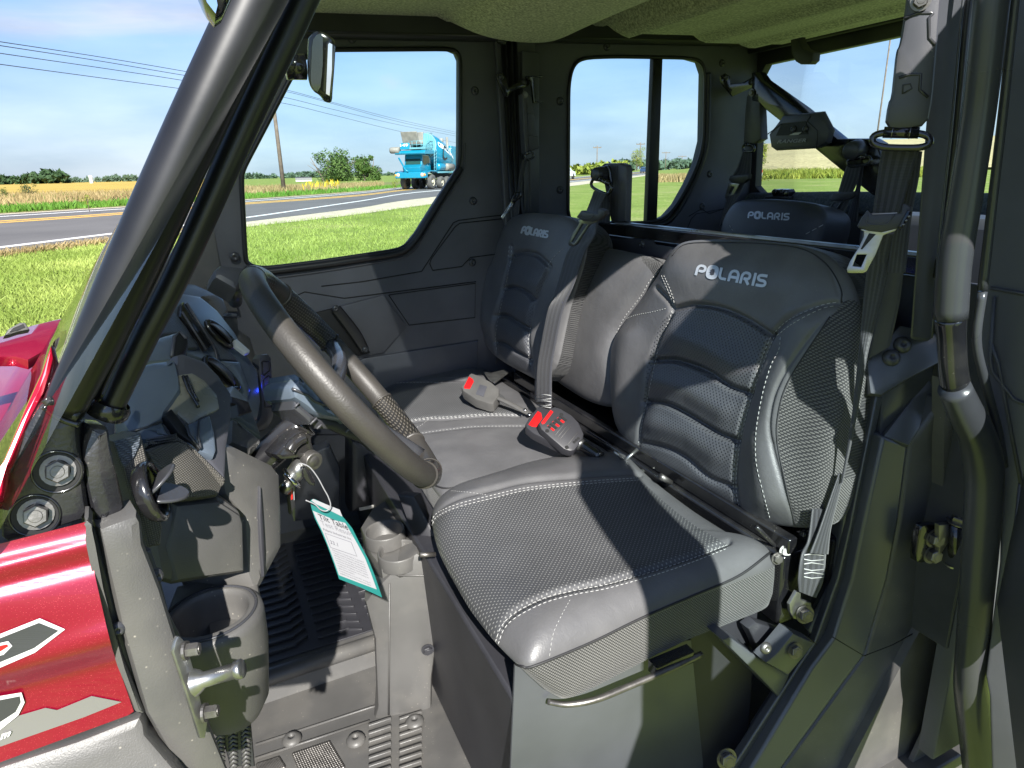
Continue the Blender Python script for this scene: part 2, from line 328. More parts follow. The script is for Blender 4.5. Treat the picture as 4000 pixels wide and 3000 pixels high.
def plate3(name, outl, pl, th, mtl, parent, holes=(), bevel=.002, build=True):
    """flat plate from 3-D points lying on plane pl, thickness th away from the camera"""
    a, b, n = plane_frame(pl); o = outl[0]
    def loop(P):
        P = [np.array(p) for p in P]; r = []
        for p in P:
            q = (float(np.dot(p-o, a)), float(np.dot(p-o, b)))
            if not r or (q[0]-r[-1][0])**2+(q[1]-r[-1][1])**2 > 1e-10: r.append(q)
        if (r[0][0]-r[-1][0])**2+(r[0][1]-r[-1][1])**2 < 1e-10: r.pop()
        return r
    loops = [loop(outl)]+[loop(h) for h in holes]
    def area(l): return sum(l[i-1][0]*l[i][1]-l[i][0]*l[i-1][1] for i in range(len(l)))
    if area(loops[0]) < 0: loops[0].reverse()
    for i in range(1, len(loops)):
        if area(loops[i]) > 0: loops[i].reverse()
    def inset(l, d):
        r = []; m = len(l)
        for i in range(m):
            p0, p1, p2 = np.array(l[i-1]), np.array(l[i]), np.array(l[(i+1) % m])
            e1 = _n(p1-p0); e2 = _n(p2-p1); n1 = np.array([-e1[1], e1[0]]); n2 = np.array([-e2[1], e2[0]])
            k = n1+n2; kk = k.dot(k)
            sc_ = 2/kk if kk > .35 else 2/.35; sc_ = min(sc_, 1.7/max(1e-6, math.sqrt(kk))); r.append(tuple(p1+k*sc_*d))
        return r
    V = []; Fc = []; rings = []
    lev = [(bevel, 0.0), (bevel*.3, bevel*.3), (0.0, bevel), (0.0, th)] if bevel else [(0, 0), (0, th)]
    for l in loops:
        rr = []
        for (ins, dz) in lev:
            q = inset(l, ins) if ins else l; k = len(V); V += [tuple(o+a*p[0]+b*p[1]-n*dz) for p in q]; rr.append((k, len(q)))
        rings.append(rr)
        for (k0, m), (k1, _) in zip(rr[:-1], rr[1:]):
            for i in range(m):
                j = (i+1) % m; Fc.append((k0+i, k1+i, k1+j, k0+j))
    for lv, rev in ((0, False), (-1, True)):
        polys = []; idx = []
        for rr in rings:
            k, m = rr[lv]; polys.append([Vector(((V[k+i]-o)@a if False else float(np.dot(np.array(V[k+i])-o, a)), float(np.dot(np.array(V[k+i])-o, b)), 0)) for i in range(m)]); idx += list(range(k, k+m))
        for tr in tessellate_polygon(polys):
            f = [idx[i] for i in tr]
            if len(set(f)) == 3: Fc.append(tuple(f))
    if not build: return V, Fc
    ob = mesh(name, V, Fc, parent, mtl)
    ob.data.shade_smooth()
    try: ob.data.set_sharp_from_angle(angle=math.radians(30))
    except Exception: pass
    return ob
def plate(name, px, pl, th, mtl, parent, holes=(), bevel=.002, sm=0, off=0.0):
    if off: pl = Plane(pl.p+pl.n*off, pl.n)
    f = lambda P: [pl.hit(p[0], p[1]) for p in (chaikin(P, sm) if sm else P)]
    return plate3(name, f(px), pl, th, mtl, parent, [f(h) for h in holes], bevel)
def lines(name, paths, pl, w, mtl, parent, off=0.0005, closed=False, sm=0, split=False):
    if split:
        for p in paths: lines(name, [p], pl, w, mtl, parent, off, closed, sm)
        return
    mb = MB()
    for p in paths:
        q = chaikin(p, sm, closed) if sm else p
        P = [pl.hit(a[0], a[1], off) for a in q]; mb.tube(P, w/2, 6, closed)
    return mb.build(name, mtl, parent, True)
def bolt(name, p, n, r, parent, kind='button', mtl='steel_dull', h=None):
    n = _n(n); mb = MB(); h = h or r*.6
    if kind == 'button':
        mb.lathe([(r*1.0, 0), (r*1.0, h*.15), (r*.85, h*.6), (r*.55, h*.92), (r*.3, h), (r*.28, h*.5), (0, h*.5)], p, n, 18)
    else:
        mb.lathe([(r*1.35, 0), (r*1.35, h*.25), (r*.95, h*.25)], p, n, 20)
        a, b, _ = frame_of(n); hx = [np.array(p)+(a*math.cos(q)+b*math.sin(q))*r for q in np.arange(6)*math.pi/3+.3]
        V = [v+n*h*.25 for v in hx]+[v+n*h*1.2 for v in hx]+[np.array(p)+(v-np.array(p))*.88+n*h*1.35 for v in hx]
        Fc = [(i, (i+1) % 6, (i+1) % 6+6, i+6) for i in range(6)]+[(i+6, (i+1) % 6+6, (i+1) % 6+12, i+12) for i in range(6)]+[tuple(range(12, 18))]
        mb.add(V, Fc); mb.lathe([(r*.55, h*1.352), (r*.5, h*1.42), (0, h*1.42)], p, n, 16)
    o = mb.build(name, mtl, parent, kind == 'button'); return o
def strip(name, Lp, Rp, mtl, parent, th=.0015, k=6, uvlen=None):
    """belt webbing between two edge curves of 3-D points"""
    Lp = crspline(Lp, k); Rp = crspline(Rp, k); m = len(Lp); V = []; Fc = []; nu = 6; UV = []
    d = [0.0]
    for i in range(1, m): d.append(d[-1]+np.linalg.norm((Lp[i]+Rp[i]-Lp[i-1]-Rp[i-1])/2))
    for s in (0, 1):
        for i in range(m):
            t = _n((Lp[min(i+1, m-1)]+Rp[min(i+1, m-1)])-(Lp[max(i-1, 0)]+Rp[max(i-1, 0)])); nn = _n(np.cross(Rp[i]-Lp[i], t))
            if np.dot(nn, CAM-Lp[i]) < 0: nn = -nn
            for j in range(nu+1):
                u = j/nu; V.append(Lp[i]*(1-u)+Rp[i]*u-nn*th*s+nn*.0015*math.sin(math.pi*u)*(1-s)); UV.append((u, d[i]))
    B = m*(nu+1)
    for i in range(m-1):
        for j in range(nu):
            q = i*(nu+1)+j; Fc.append((q, q+1, q+nu+2, q+nu+1)); Fc.append((B+q, B+q+nu+1, B+q+nu+2, B+q+1))
        for j in (0, nu):
            q = i*(nu+1)+j; Fc.append((q, q+nu+1, B+q+nu+1, B+q))
    o = mesh(name, V, Fc, parent, mtl, True); ul = o.data.uv_layers.new(name='UVMap')
    for lp in o.data.loops: ul.data[lp.index].uv = UV[lp.vertex_index]
    return o
def pip(P, poly):
    P = np.asarray(P); x, y = P[:, 0], P[:, 1]; ins = np.zeros(len(P), bool); m = len(poly); j = m-1
    for i in range(m):
        xi, yi = poly[i][:2]; xj, yj = poly[j][:2]
        c = ((yi > y) != (yj > y)) & (x < (xj-xi)*(y-yi)/((yj-yi) if yj != yi else 1e-9)+xi); ins ^= c; j = i
    return ins
def polydist(P, path):
    P = np.asarray(P); d = np.full(len(P), 1e9)
    for a, b in zip(path[:-1], path[1:]):
        a = np.array(a[:2], float); b = np.array(b[:2], float); ab = b-a; t = np.clip(((P-a)@ab)/max(ab@ab, 1e-9), 0, 1)
        d = np.minimum(d, np.linalg.norm(P-(a+t[:, None]*ab), axis=1))
    return d
def pillow(name, parent, px, pl, crown, thick, zones, base_mat, side_mat, grooves=(), swell=(), nth=420, rings=110, pw=5.0, sm=2, side_in=0.0, shift=(0, 0, 0), vname=None, cpx=None):
    """upholstered cushion: crowned front over an outline, rounded edge, side walls going back"""
    a, b, n = plane_frame(pl); o = pl.hit(*(cpx or np.mean(np.array(px)[:, :2], axis=0)))
    q = chaikin(px, sm); q3 = [pl.hit(*p) for p in q]; q2 = np.array([(np.dot(p-o, a), np.dot(p-o, b)) for p in q3])
    seg = np.linalg.norm(np.roll(q2, -1, 0)-q2, axis=1); cs = np.concatenate([[0], np.cumsum(seg)]); T = np.linspace(0, cs[-1], nth, endpoint=False)
    qq = np.vstack([q2, q2[:1]]); ox = np.interp(T, cs, qq[:, 0]); oy = np.interp(T, cs, qq[:, 1])
    S = np.linspace(0, 1, rings+1)[1:]; S = 1-(1-S)**1.35
    U = np.outer(S, ox); W = np.outer(S, oy); H = crown*(np.maximum(0, 1-S**pw)**.5)[:, None]*np.ones((1, nth))+crown*.35*(1-S[:, None]**2)
    U = np.vstack([np.zeros((1, nth)), U]); W = np.vstack([np.zeros((1, nth)), W]); H = np.vstack([np.full((1, nth), crown*1.35), H])
    def P3(U, W, H): return o+U[..., None]*a+W[..., None]*b+H[..., None]*n
    P = P3(U, W, H).reshape(-1, 3); pp, dep = proj(P); Hf = H.reshape(-1).copy()
    for (path, wd, dp) in swell: Hf += dp*np.exp(-(polydist(pp, path)*dep/F/wd)**2)
    for (path, wd, dp) in grooves: Hf -= dp*np.exp(-(polydist(pp, crspline([p[:2] for p in path], 5))*dep/F/wd)**2)
    edge = (np.concatenate([[0], S])**8)[:, None]*np.ones((1, nth)); Hf = Hf*(1-edge.reshape(-1))+H.reshape(-1)*edge.reshape(-1)
    P = P3(U.reshape(-1), W.reshape(-1), Hf); R = rings+1
    back = []
    for k, (s, h) in enumerate([(1.004, -.12), (1.006, -.35), (1.004, -.7), (.99, -.93), (.96, -1.0), (.5, -1.0), (.001, -1.0)]):
        xo = P3(ox, oy, np.zeros(nth))[:, 0]; wl = np.clip(((xo.min()+xo.max())*.5-xo)/(xo.max()-xo.min())*3, 0, 1)[:, None]
        back.append(P3(ox*(s-side_in*min(1, -h)), oy*(s-side_in*min(1, -h)), np.full(nth, h*thick))-np.array(shift)*min(0, h)*wl)
    P = np.vstack([P]+back); TR = R+len(back); Fc = []
    for i in range(TR-1):
        for j in range(nth):
            l = (j+1) % nth; Fc.append((i*nth+j, (i+1)*nth+j, (i+1)*nth+l, i*nth+l))
    Fc = np.array(Fc); cen = P[Fc].mean(1); cp, _ = proj(cen); nf = (R-1)*nth
    lab = np.zeros(len(Fc), int); lab[nf:] = -1
    for zi, (zn, poly, zm, sidetoo) in enumerate(zones):
        ins = pip(cp, chaikin(poly, 2)); 
        if not sidetoo: ins[nf:] = False
        lab[ins] = zi+1
    bv = BVHTree.FromPolygons([tuple(p) for p in P], [tuple(f) for f in Fc])
    root = None
    def sub(mask, nm, mt, par):
        F2 = Fc[mask]; used = np.unique(F2); mp = np.full(len(P), -1); mp[used] = np.arange(len(used))
        return mesh(nm, P[used], mp[F2], par, mt, True, fix=False)
    root = sub(lab == 0, name, base_mat, parent)
    if (lab == -1).any(): sub(lab == -1, 'side_fabric', side_mat, root)
    for zi, (zn, poly, zm, st) in enumerate(zones):
        if (lab == zi+1).any(): sub(lab == zi+1, zn, zm, root)
    return root, bv
def cast(bv, px, py, off=.0006, fallback=None):
    d = Vector(_n(ray(px, py))); h, nn, i, dist = bv.ray_cast(Vector(CAM), d)
    if h is None: return fallback
    if nn.dot(d) > 0: nn = -nn
    return np.array(h+nn*off)
def stitches(name, parent, paths, bv, ln=.006, gap=.0035, r=.0007, mtl='stitch'):
    mb = MB()
    for path in paths:
        q = crspline([p[:2] for p in path], 10); pts = []
        for i in range(len(q)-1):
            for k in range(4):
                p = cast(bv, *(q[i]*(1-k/4)+q[i+1]*k/4)); 
                if p is not None: pts.append(p)
        if len(pts) < 3: continue
        pts = np.array(pts); d = np.concatenate([[0], np.cumsum(np.linalg.norm(np.diff(pts, axis=0), axis=1))])
        s = 0
        while s+ln < d[-1]:
            A = np.array([np.interp(v, d, pts[:, c]) for v in (s, s+ln*.5, s+ln) for c in range(3)]).reshape(3, 3); mb.tube(A, [r*.7, r, r*.7], 5); s += ln+gap
    return mb.build(name, mtl, parent, True, fix=False) if mb.V else None
def piping(name, parent, paths, bv, r, mtl, off=.0004):
    mb = MB()
    for path in paths:
        q = crspline([p[:2] for p in path], 10); pts = [p for p in (cast(bv, *a, off=off) for a in q) if p is not None]
        if len(pts) > 2: mb.tube(pts, r, 6)
    return mb.build(name, mtl, parent, True, fix=False) if mb.V else None
def text_mesh(s, bold=0.0, shear=0.0):
    cu = bpy.data.curves.new('txt', 'FONT'); cu.body = s; cu.size = 1; cu.offset = bold; cu.shear = shear; cu.resolution_u = 4; cu.space_character = 1.05
    o = bpy.data.objects.new('txt', cu); COL.objects.link(o); dg = bpy.context.evaluated_depsgraph_get()
    me = bpy.data.meshes.new_from_object(o.evaluated_get(dg)); V = np.array([v.co[:] for v in me.vertices]); Fc = [tuple(p.vertices) for p in me.polygons]
    bpy.data.objects.remove(o); bpy.data.meshes.remove(me); bpy.data.curves.remove(cu)
    mn = V.min(0); mx = V.max(0); V = (V-mn)/np.maximum(mx-mn, 1e-6); return V[:, :2], Fc
def text_quad(name, s, quad, surf, mtl, parent, bold=.02, off=.0012, shear=0.0, th=0.0008, extra=None, lab=None):
    """lettering laid on a surface; quad = pixel corners TL, TR, BR, BL; surf = Plane or BVH"""
    V, Fc = text_mesh(s, bold, shear)
    if extra: V2, F2 = extra; Fc = Fc+[tuple(i+len(V) for i in f) for f in F2]; V = np.vstack([V, V2])
    TL, TR, BR, BL = [np.array(q, float) for q in quad]; out = []; ok = []
    for (u, v) in V:
        p = (TL*(1-u)+TR*u)*v+(BL*(1-u)+BR*u)*(1-v)
        h = surf.hit(p[0], p[1], off) if isinstance(surf, Plane) else cast(surf, p[0], p[1], off); ok.append(h is not None); out.append(h if h is not None else np.zeros(3))
    Fc = [f for f in Fc if all(ok[i] for i in f)]; n = len(out)
    d = [(_n(p-CAM) if k else np.zeros(3)) for p, k in zip(out, ok)]
    V3 = out+[p+q*th for p, q in zip(out, d)]
    F3 = Fc[:]; ec = {}
    for f in Fc:
        for i in range(len(f)):
            e = (f[i], f[(i+1) % len(f)]); ec[e] = 1
    F3 += [(a_, b_, b_+n, a_+n) for (a_, b_) in ec if (b_, a_) not in ec]
    o = mesh(name, V3, F3, parent, mtl, fix=False)
    if lab: o['label'] = lab
    return o
# ================================================================ LANDSCAPE (world frame, camera above the origin)
def wray(px, py): return RC@np.array([px-2000, 1500-py, -F])
def G(px, py, z=.4):
    d = wray(px, py); t = (z-CAMH)/d[2]
    if t < 0 or t > 1: t = min(abs(t), .9) if t > 0 else .9
    p = np.array([0, 0, CAMH])+d*t; return np.array([p[0], p[1], z])
def WD(px, py, dist):                                # point seen at a pixel, at a horizontal distance
    d = wray(px, py); return np.array([0, 0, CAMH])+d/np.hypot(d[0], d[1])*dist
def sm01(x): x = min(1, max(0, x)); return x*x*(3-2*x)
def ground_z(x, y):
    r = math.hypot(x, y); z = .385*sm01((r-3.5)/8); ph = math.degrees(math.atan2(y, x))
    k = sm01((53-ph)/7)*sm01((ph+60)/40); z += k*5.6*sm01((r-62)/150)
    z -= .35*sm01((ph-100)/10)*0
    return z
def col_mat(name, stops, scale, rough=.9, bump=None, stretch=(1, 1, 1), scale2=None, var2=.25):
    m, t, b = nodes(name); b.inputs['Roughness'].default_value = rough; b.inputs['Specular IOR Level'].default_value = .25
    tcn = N(t, 'ShaderNodeTexCoord'); mp = N(t, 'ShaderNodeMapping'); mp.inputs['Scale'].default_value = stretch; t.links.new(tcn.outputs['Object'], mp.inputs[0])
    a = N(t, 'ShaderNodeTexNoise', Scale=scale, Detail=8.0, Roughness=.65); t.links.new(mp.outputs[0], a.inputs[0])
    r = N(t, 'ShaderNodeValToRGB'); e = r.color_ramp.elements
    e[0].position, e[0].color = stops[0][0], (*stops[0][1], 1); e[1].position, e[1].color = stops[-1][0], (*stops[-1][1], 1)
    for s in stops[1:-1]:
        q = e.new(s[0]); q.color = (*s[1], 1)
    t.links.new(a.outputs[0], r.inputs[0])
    a2 = N(t, 'ShaderNodeTexNoise', Scale=scale2 or scale*12, Detail=5.0); t.links.new(mp.outputs[0], a2.inputs[0])
    q = N(t, 'ShaderNodeMapRange'); q.inputs[1].default_value = .3; q.inputs[2].default_value = .7; q.inputs[3].default_value = 1-var2; q.inputs[4].default_value = 1+var2; t.links.new(a2.outputs[0], q.inputs[0])
    mx = N(t, 'ShaderNodeMix', data_type='RGBA', blend_type='MULTIPLY'); mx.inputs[0].default_value = 1; t.links.new(r.outputs[0], mx.inputs[6]); t.links.new(q.outputs[0], mx.inputs[7]); t.links.new(mx.outputs[2], b.inputs['Base Color'])
    if bump:
        bp = N(t, 'ShaderNodeBump', Strength=bump[0], Distance=bump[1]); t.links.new(a2.outputs[0], bp.inputs['Height']); t.links.new(bp.outputs[0], b.inputs['Normal'])
    return m
col_mat('lawn', [(.3, (.13, .18, .03)), (.5, (.19, .25, .045)), (.62, (.25, .275, .08)), (.75, (.30, .27, .12))], .35, bump=(.7, .05), scale2=14, var2=.35)
col_mat('asphalt', [(.3, (.11, .105, .103)), (.7, (.16, .153, .148))], .25, .85, bump=(.3, .004), stretch=(1, 1, 1), scale2=55, var2=.16)
col_mat('gravel', [(.35, (.42, .36, .25)), (.65, (.60, .53, .40))], 2.5, .9, bump=(.8, .02), scale2=30, var2=.3)
col_mat('crop_field', [(.3, (.34, .23, .045)), (.55, (.46, .33, .075)), (.75, (.30, .26, .06))], .03, bump=(.5, .2), stretch=(1, 3, 1), scale2=1.2, var2=.15)
col_mat('corn_field', [(.3, (.35, .30, .15)), (.7, (.50, .42, .22))], .12, bump=(.5, .2), scale2=2.5, var2=.3)
col_mat('meadow', [(.3, (.10, .15, .03)), (.6, (.24, .21, .08)), (.8, (.30, .22, .11))], .12, bump=(.6, .1), scale2=3, var2=.3)
mat('road_yellow', (.72, .42, .07), .7, noise=(5, .2)); mat('road_white', (.72, .71, .68), .7, noise=(5, .15))
def leafmat(name, c1, c2):
    m, t, b = nodes(name); b.inputs['Roughness'].default_value = .65; b.inputs['Specular IOR Level'].default_value = .25
    tcn = N(t, 'ShaderNodeTexCoord'); a = N(t, 'ShaderNodeTexNoise', Scale=.9, Detail=5.0); t.links.new(tcn.outputs['Object'], a.inputs[0])
    r = N(t, 'ShaderNodeValToRGB'); r.color_ramp.elements[0].position = .35; r.color_ramp.elements[1].position = .66
    r.color_ramp.elements[0].color = (*c1, 1); r.color_ramp.elements[1].color = (*c2, 1); t.links.new(a.outputs[0], r.inputs[0]); t.links.new(r.outputs[0], b.inputs['Base Color'])
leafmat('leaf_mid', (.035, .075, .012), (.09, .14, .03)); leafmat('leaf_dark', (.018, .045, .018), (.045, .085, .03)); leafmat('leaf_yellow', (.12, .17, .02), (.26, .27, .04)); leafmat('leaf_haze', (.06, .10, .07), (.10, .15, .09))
leafmat('grass_green', (.06, .16, .015), (.12, .24, .03)); leafmat('grass_tan', (.20, .15, .06), (.38, .29, .14)); leafmat('blade', (.15, .22, .035), (.30, .37, .09)); leafmat('goldenrod', (.5, .36, .02), (.65, .45, .03))
# ground sheet
def ring_ground():
    rr = [0]+list(np.geomspace(1.5, 3500, 70)); na = 160; V = []; Fc = []
    for i, r in enumerate(rr):
        for k in range(na):
            q = 2*math.pi*k/na; x, y = r*math.cos(q), r*math.sin(q); V.append((x, y, ground_z(x, y)))
    for i in range(len(rr)-1):
        for k in range(na):
            l = (k+1) % na; Fc.append((i*na+k, (i+1)*na+k, (i+1)*na+l, i*na+l))
    return mesh('lawn', V, Fc, None, 'lawn', True)
tag(ring_ground(), kind='structure')
def gstrip(name, A, B, z, mtl, k=6, ext=True):
    A = crspline([G(*p) for p in A], k); B = crspline([G(*p) for p in B], k); V = []; n = len(A)
    for p, q in zip(A, B): V += [(p[0], p[1], z), (q[0], q[1], z)]
    return mesh(name, V, [(2*i, 2*i+1, 2*i+3, 2*i+2) for i in range(n-1)], None, mtl)
XS = [-900, -350, 0, 420, 960, 1400, 1700, 2219, 2448, 2540]
def curve_px(ys): return list(zip(XS, ys))
asph_n = curve_px([1095, 1031, 990, 941, 866, 812, 768, 714, 690, 680])
grav_n = curve_px([1112, 1046, 1004, 950, 886, 836, 795, 728, 697, 684])
whit_n = curve_px([1058, 1001, 963, 912, 848, 785, 744, 710, 687, 677.5])
yel = curve_px([917, 883, 862, 834, 792, 761, 731, 702, 680, 672])
asph_f = curve_px([882, 856, 838, 813, 781, 750, 722, 694, 674.5, 668])
def off(c, d): return [(x, y+d*(y-(712-.0207*x))/100) for x, y in c]
tag(gstrip('gravel', grav_n, off(asph_f, -3), .394, 'gravel'), kind='structure')
tag(gstrip('road', asph_n, asph_f, .398, 'asphalt'), kind='structure')
mb = MB()
for c, wd in ((whit_n, 2.6), (off(asph_f, 5.5), 1.6)):
    A = crspline([G(*p) for p in c], 6); B = crspline([G(*p) for p in off(c, wd)], 6); V = []
    for p, q in zip(A, B): V += [(p[0], p[1], .402), (q[0], q[1], .402)]
    mb.add(V, [(2*i, 2*i+1, 2*i+3, 2*i+2) for i in range(len(A)-1)])
tag(mb.build('road_edge_line', 'road_white'), kind='structure')
mb = MB()
for d in (0, 4.2):
    A = crspline([G(*p) for p in off(yel, d)], 6); B = crspline([G(*p) for p in off(yel, d+2.2)], 6); V = []
    for p, q in zip(A, B): V += [(p[0], p[1], .402), (q[0], q[1], .402)]
    mb.add(V, [(2*i, 2*i+1, 2*i+3, 2*i+2) for i in range(len(A)-1)])
tag(mb.build('road_centre_line', 'road_yellow'), kind='structure')
gf = off(asph_f, -4)
tag(gstrip('verge', gf[:8], [(x, y) for x, y in zip(XS[:8], [800, 776, 757, 748, 728, 716, 703, 681])], .395, 'meadow'), kind='structure')
tag(gstrip('crop_field', [(-900, 802), (-350, 778), (0, 759), (420, 750), (800, 737)], [(-900, 735.5), (-350, 724.5), (0, 717), (420, 708.5), (800, 701.5)], .40, 'crop_field'), kind='structure')
# corn field on the rise behind the rear window
V = []; Fc = []; nr, na = 22, 30
for i in range(nr):
    for k in range(na):
        ph = math.radians(46.5-22*k/(na-1)); r = 85+190*i/(nr-1); x, y = r*math.cos(ph), r*math.sin(ph); V.append((x, y, ground_z(x, y)+.25+(1.1*sm01(i/1.5))))
for i in range(nr-1):
    for k in range(na-1): Fc.append((i*na+k, i*na+k+1, (i+1)*na+k+1, (i+1)*na+k))
tag(mesh('corn_field', V, Fc, None, 'corn_field'), kind='structure')
# blades of grass and weeds
def blades(name, n, sampler, h, w, mtl, lean=.35, kind='stuff'):
    V = []; Fc = []
    for i in range(n):
        x, y, z = sampler(); hh = h*random.uniform(.5, 1.25); ww = w*random.uniform(.6, 1.3); a = random.uniform(0, 6.283); lx, ly = random.gauss(0, lean)*hh, random.gauss(0, lean)*hh
        k = len(V); dx, dy = math.cos(a)*ww/2, math.sin(a)*ww/2
        V += [(x-dx, y-dy, z), (x+dx, y+dy, z), (x+dx*.6+lx*.5, y+dy*.6+ly*.5, z+hh*.6), (x+lx, y+ly, z+hh)]; Fc += [(k, k+1, k+2), (k, k+2, k+3)]
    return tag(mesh(name, V, Fc, None, mtl, fix=False), kind=kind)
def s_lawn():
    while True:
        px = random.uniform(-60, 1850); t = random.random()
        lo = np.interp(px, XS, [y for _, y in grav_n]); py = lo+(1330-lo)*t**1.25
        p = G(px, py, .385); return p[0], p[1], ground_z(p[0], p[1])-.005
blades('lawn_grass', 60000, s_lawn, .07, .012, 'blade', .5)
def s_between(c0, c1, x0=-100, x1=1750, pw=1.0):
    def f():
        px = random.uniform(x0, x1); a = np.interp(px, [c[0] for c in c0], [c[1] for c in c0]); b = np.interp(px, [c[0] for c in c1], [c[1] for c in c1])
        p = G(px, a+(b-a)*random.random()**pw); return p[0], p[1], .39
    return f
blades('verge_grass', 9000, s_between(off(asph_f, -5), off(asph_f, -16), -100, 2200), .24, .06, 'grass_green')
vb = [(-100, 770), (420, 757), (700, 750), (960, 737), (1400, 722), (1750, 708)]
blades('tall_weeds', 16000, s_between(off(asph_f, -14), vb, -100, 1500), .42, .07, 'grass_tan', .25)
blades('weed_greens', 2500, s_between(off(asph_f, -8), vb, -100, 1500), .30, .12, 'grass_green', .35)
blades('goldenrod', 90, s_between(off(asph_f, -18), vb, 1180, 1330), .65, .2, 'goldenrod', .3)
blades('gravel_edge_weeds', 1500, s_between(off(grav_n, 1), off(grav_n, -2), -50, 700), .12, .02, 'grass_tan', .6)
def s_hill():
    ph = math.radians(random.uniform(33, 47)); r = random.uniform(66, 84); x, y = r*math.cos(ph), r*math.sin(ph); return x, y, ground_z(x, y)
blades('field_edge_weeds', 9000, s_hill, .6, .12, 'leaf_yellow', .4)
def s_knoll():
    px = random.uniform(2545, 2700); p = WD(px, 664, random.uniform(60, 95)); return p[0], p[1], .38
blades('brush', 1600, s_knoll, .55, .12, 'grass_tan', .4)
# trees
def leafcloud(blobs, n, s):
    V = []; Fc = []
    tot = sum(b[3]**2 for b in blobs)
    for (bx, by, bz, br) in blobs:
        for i in range(int(n*br*br/tot)):
            d = np.random.normal(size=3); d /= np.linalg.norm(d); r = br*(random.random()**.33)*(1+.22*math.sin(5*d[0]+3*d[2]+bx)); p = np.array([bx, by, bz])+d*r*np.array([1, 1, .85])
            u = np.random.normal(size=3); u /= np.linalg.norm(u); v = np.cross(u, d); v /= max(1e-6, np.linalg.norm(v)); ss = s*random.uniform(.5, 1.3); k = len(V)
            V += [tuple(p-u*ss), tuple(p+v*ss*.6), tuple(p+u*ss), tuple(p-v*ss*.6)]; Fc.append((k, k+1, k+2, k+3))
    return V, Fc
def tree(base, h, wd, mtl, label, group=None, n=1400, stems=1, lo=.12, name='tree', cat='tree', leaf=.022, nb=9, sd=1):
    rs = random.Random(sd); t = empty(name, tuple(base)); tag(t, label, cat, group); mb = MB()
    for s in range(stems):
        ox = (s-(stems-1)/2)*wd*.28; top = (ox*1.6+rs.uniform(-.05, .05)*wd, 0, h*.8)
        mb.tube([(ox*.7, 0, -.2), (ox, 0, h*.3), top], [h*.03, h*.022, h*.006], 7)
        for k in range(4):
            a = rs.uniform(0, 6.28); z0 = h*rs.uniform(.25, .55); mb.tube([(ox, 0, z0), (ox+math.cos(a)*wd*.3, math.sin(a)*wd*.3, z0+h*.25)], [h*.012, h*.004], 6)
    mb.build('trunk', 'wood', t, True)
    bl = []
    for i in range(nb):
        f = i/(nb-1) if nb > 1 else .5; z = h*(lo+.14+(.80-lo-.1)*f); rr = wd*.5*(.55+.35*math.sin(math.pi*(f*.8+.15)))
        bl.append((rs.uniform(-1, 1)*(wd*.5-rr*.55), rs.uniform(-1, 1)*wd*.25, z, rr*rs.uniform(.42, .72)))
    V, Fc = leafcloud(bl, n, h*leaf); mesh('crown', V, Fc, t, mtl, fix=False); return t
def tree_at(px, pyb, dist, hpx, wpx, *a, **k):
    b = WD(px, pyb, dist); b[2] = min(b[2], ground_z(b[0], b[1])) if dist > 300 else b[2]
    d = np.hypot(b[0], b[1])/math.cos(math.atan2(abs(px-2000)*.0, 1)); s = np.linalg.norm(wray(px, pyb))/F*1.0
    sc = dist/np.hypot(*wray(px, pyb)[:2]); return tree(b, hpx*sc, wpx*sc, *a, **k)
tree_at(1312, 733, 140, 140, 178, 'leaf_mid', 'wide bushy tree clump beyond the road, seen through the front door window', stems=3, n=7000, lo=.0, sd=3, nb=18, leaf=.03)
tree_at(1442, 733, 138, 132, 112, 'leaf_mid', 'narrow rounded tree between the wide tree clump and the blue mixer truck', stems=2, n=5500, lo=.0, sd=5, nb=15, leaf=.03)
tree_at(115, 766, 60, 48, 68, 'leaf_dark', 'small dark bush standing alone before the golden field', n=900, name='bush', cat='bush', lo=0, sd=2, leaf=.04)
tree_at(14, 772, 55, 40, 48, 'leaf_mid', 'small bush cut by the left edge of the view', n=600, name='bush', cat='bush', lo=0, sd=4, leaf=.04)
tree_at(345, 803, 28, 44, 50, 'leaf_yellow', 'leafy green weed shrub at the far edge of the road', n=260, name='shrub', cat='bush', lo=0, sd=8, leaf=.05)
tree_at(1545, 738, 60, 36, 40, 'leaf_yellow', 'light green shrub beside the front wheel of the mixer truck', n=300, name='shrub', cat='bush', lo=0, sd=8, leaf=.05)
tree_at(2487, 662, 150, 88, 74, 'leaf_yellow', 'sunlit yellow green tree by the highway in the rear door window', n=1300, lo=.1, sd=9)
tree_at(2955, 715, 60, 165, 105, 'leaf_yellow', 'light green willow tree seen through the rear window', n=2600, lo=0, sd=11, nb=12)
def treeline(name, pts, dist, hpx, mtl, n, label=None, sd=1):
    rs = random.Random(sd); bl = []
    for i in range(n):
        f = rs.random(); px = np.interp(f, [0, 1], [pts[0][0], pts[-1][0]]); py = np.interp(px, [p[0] for p in pts], [p[1] for p in pts]); hp = np.interp(px, [p[0] for p in pts], [p[2] for p in pts])
        dd = dist*rs.uniform(.94, 1.06); c = WD(px, py-hp*rs.uniform(.1, .75), dd); sc = dd/np.hypot(*wray(px, py)[:2]); bl.append((c[0], c[1], c[2], hp*sc*rs.uniform(.28, .45)))
    V, Fc = leafcloud(bl, n*42, dist*.004); return tag(mesh(name, V, Fc, None, mtl, fix=False), kind='stuff')
treeline('distant_woods', [(-60, 716, 26), (60, 714, 22), (130, 712, 40), (180, 710, 45), (250, 710, 34), (272, 709, 10)], 420, 30, 'leaf_dark', 75, sd=1)
treeline('distant_woods', [(265, 710, 10), (400, 709, 13), (470, 708, 20), (530, 708, 17), (640, 707, 14)], 520, 20, 'leaf_haze', 60, sd=2)
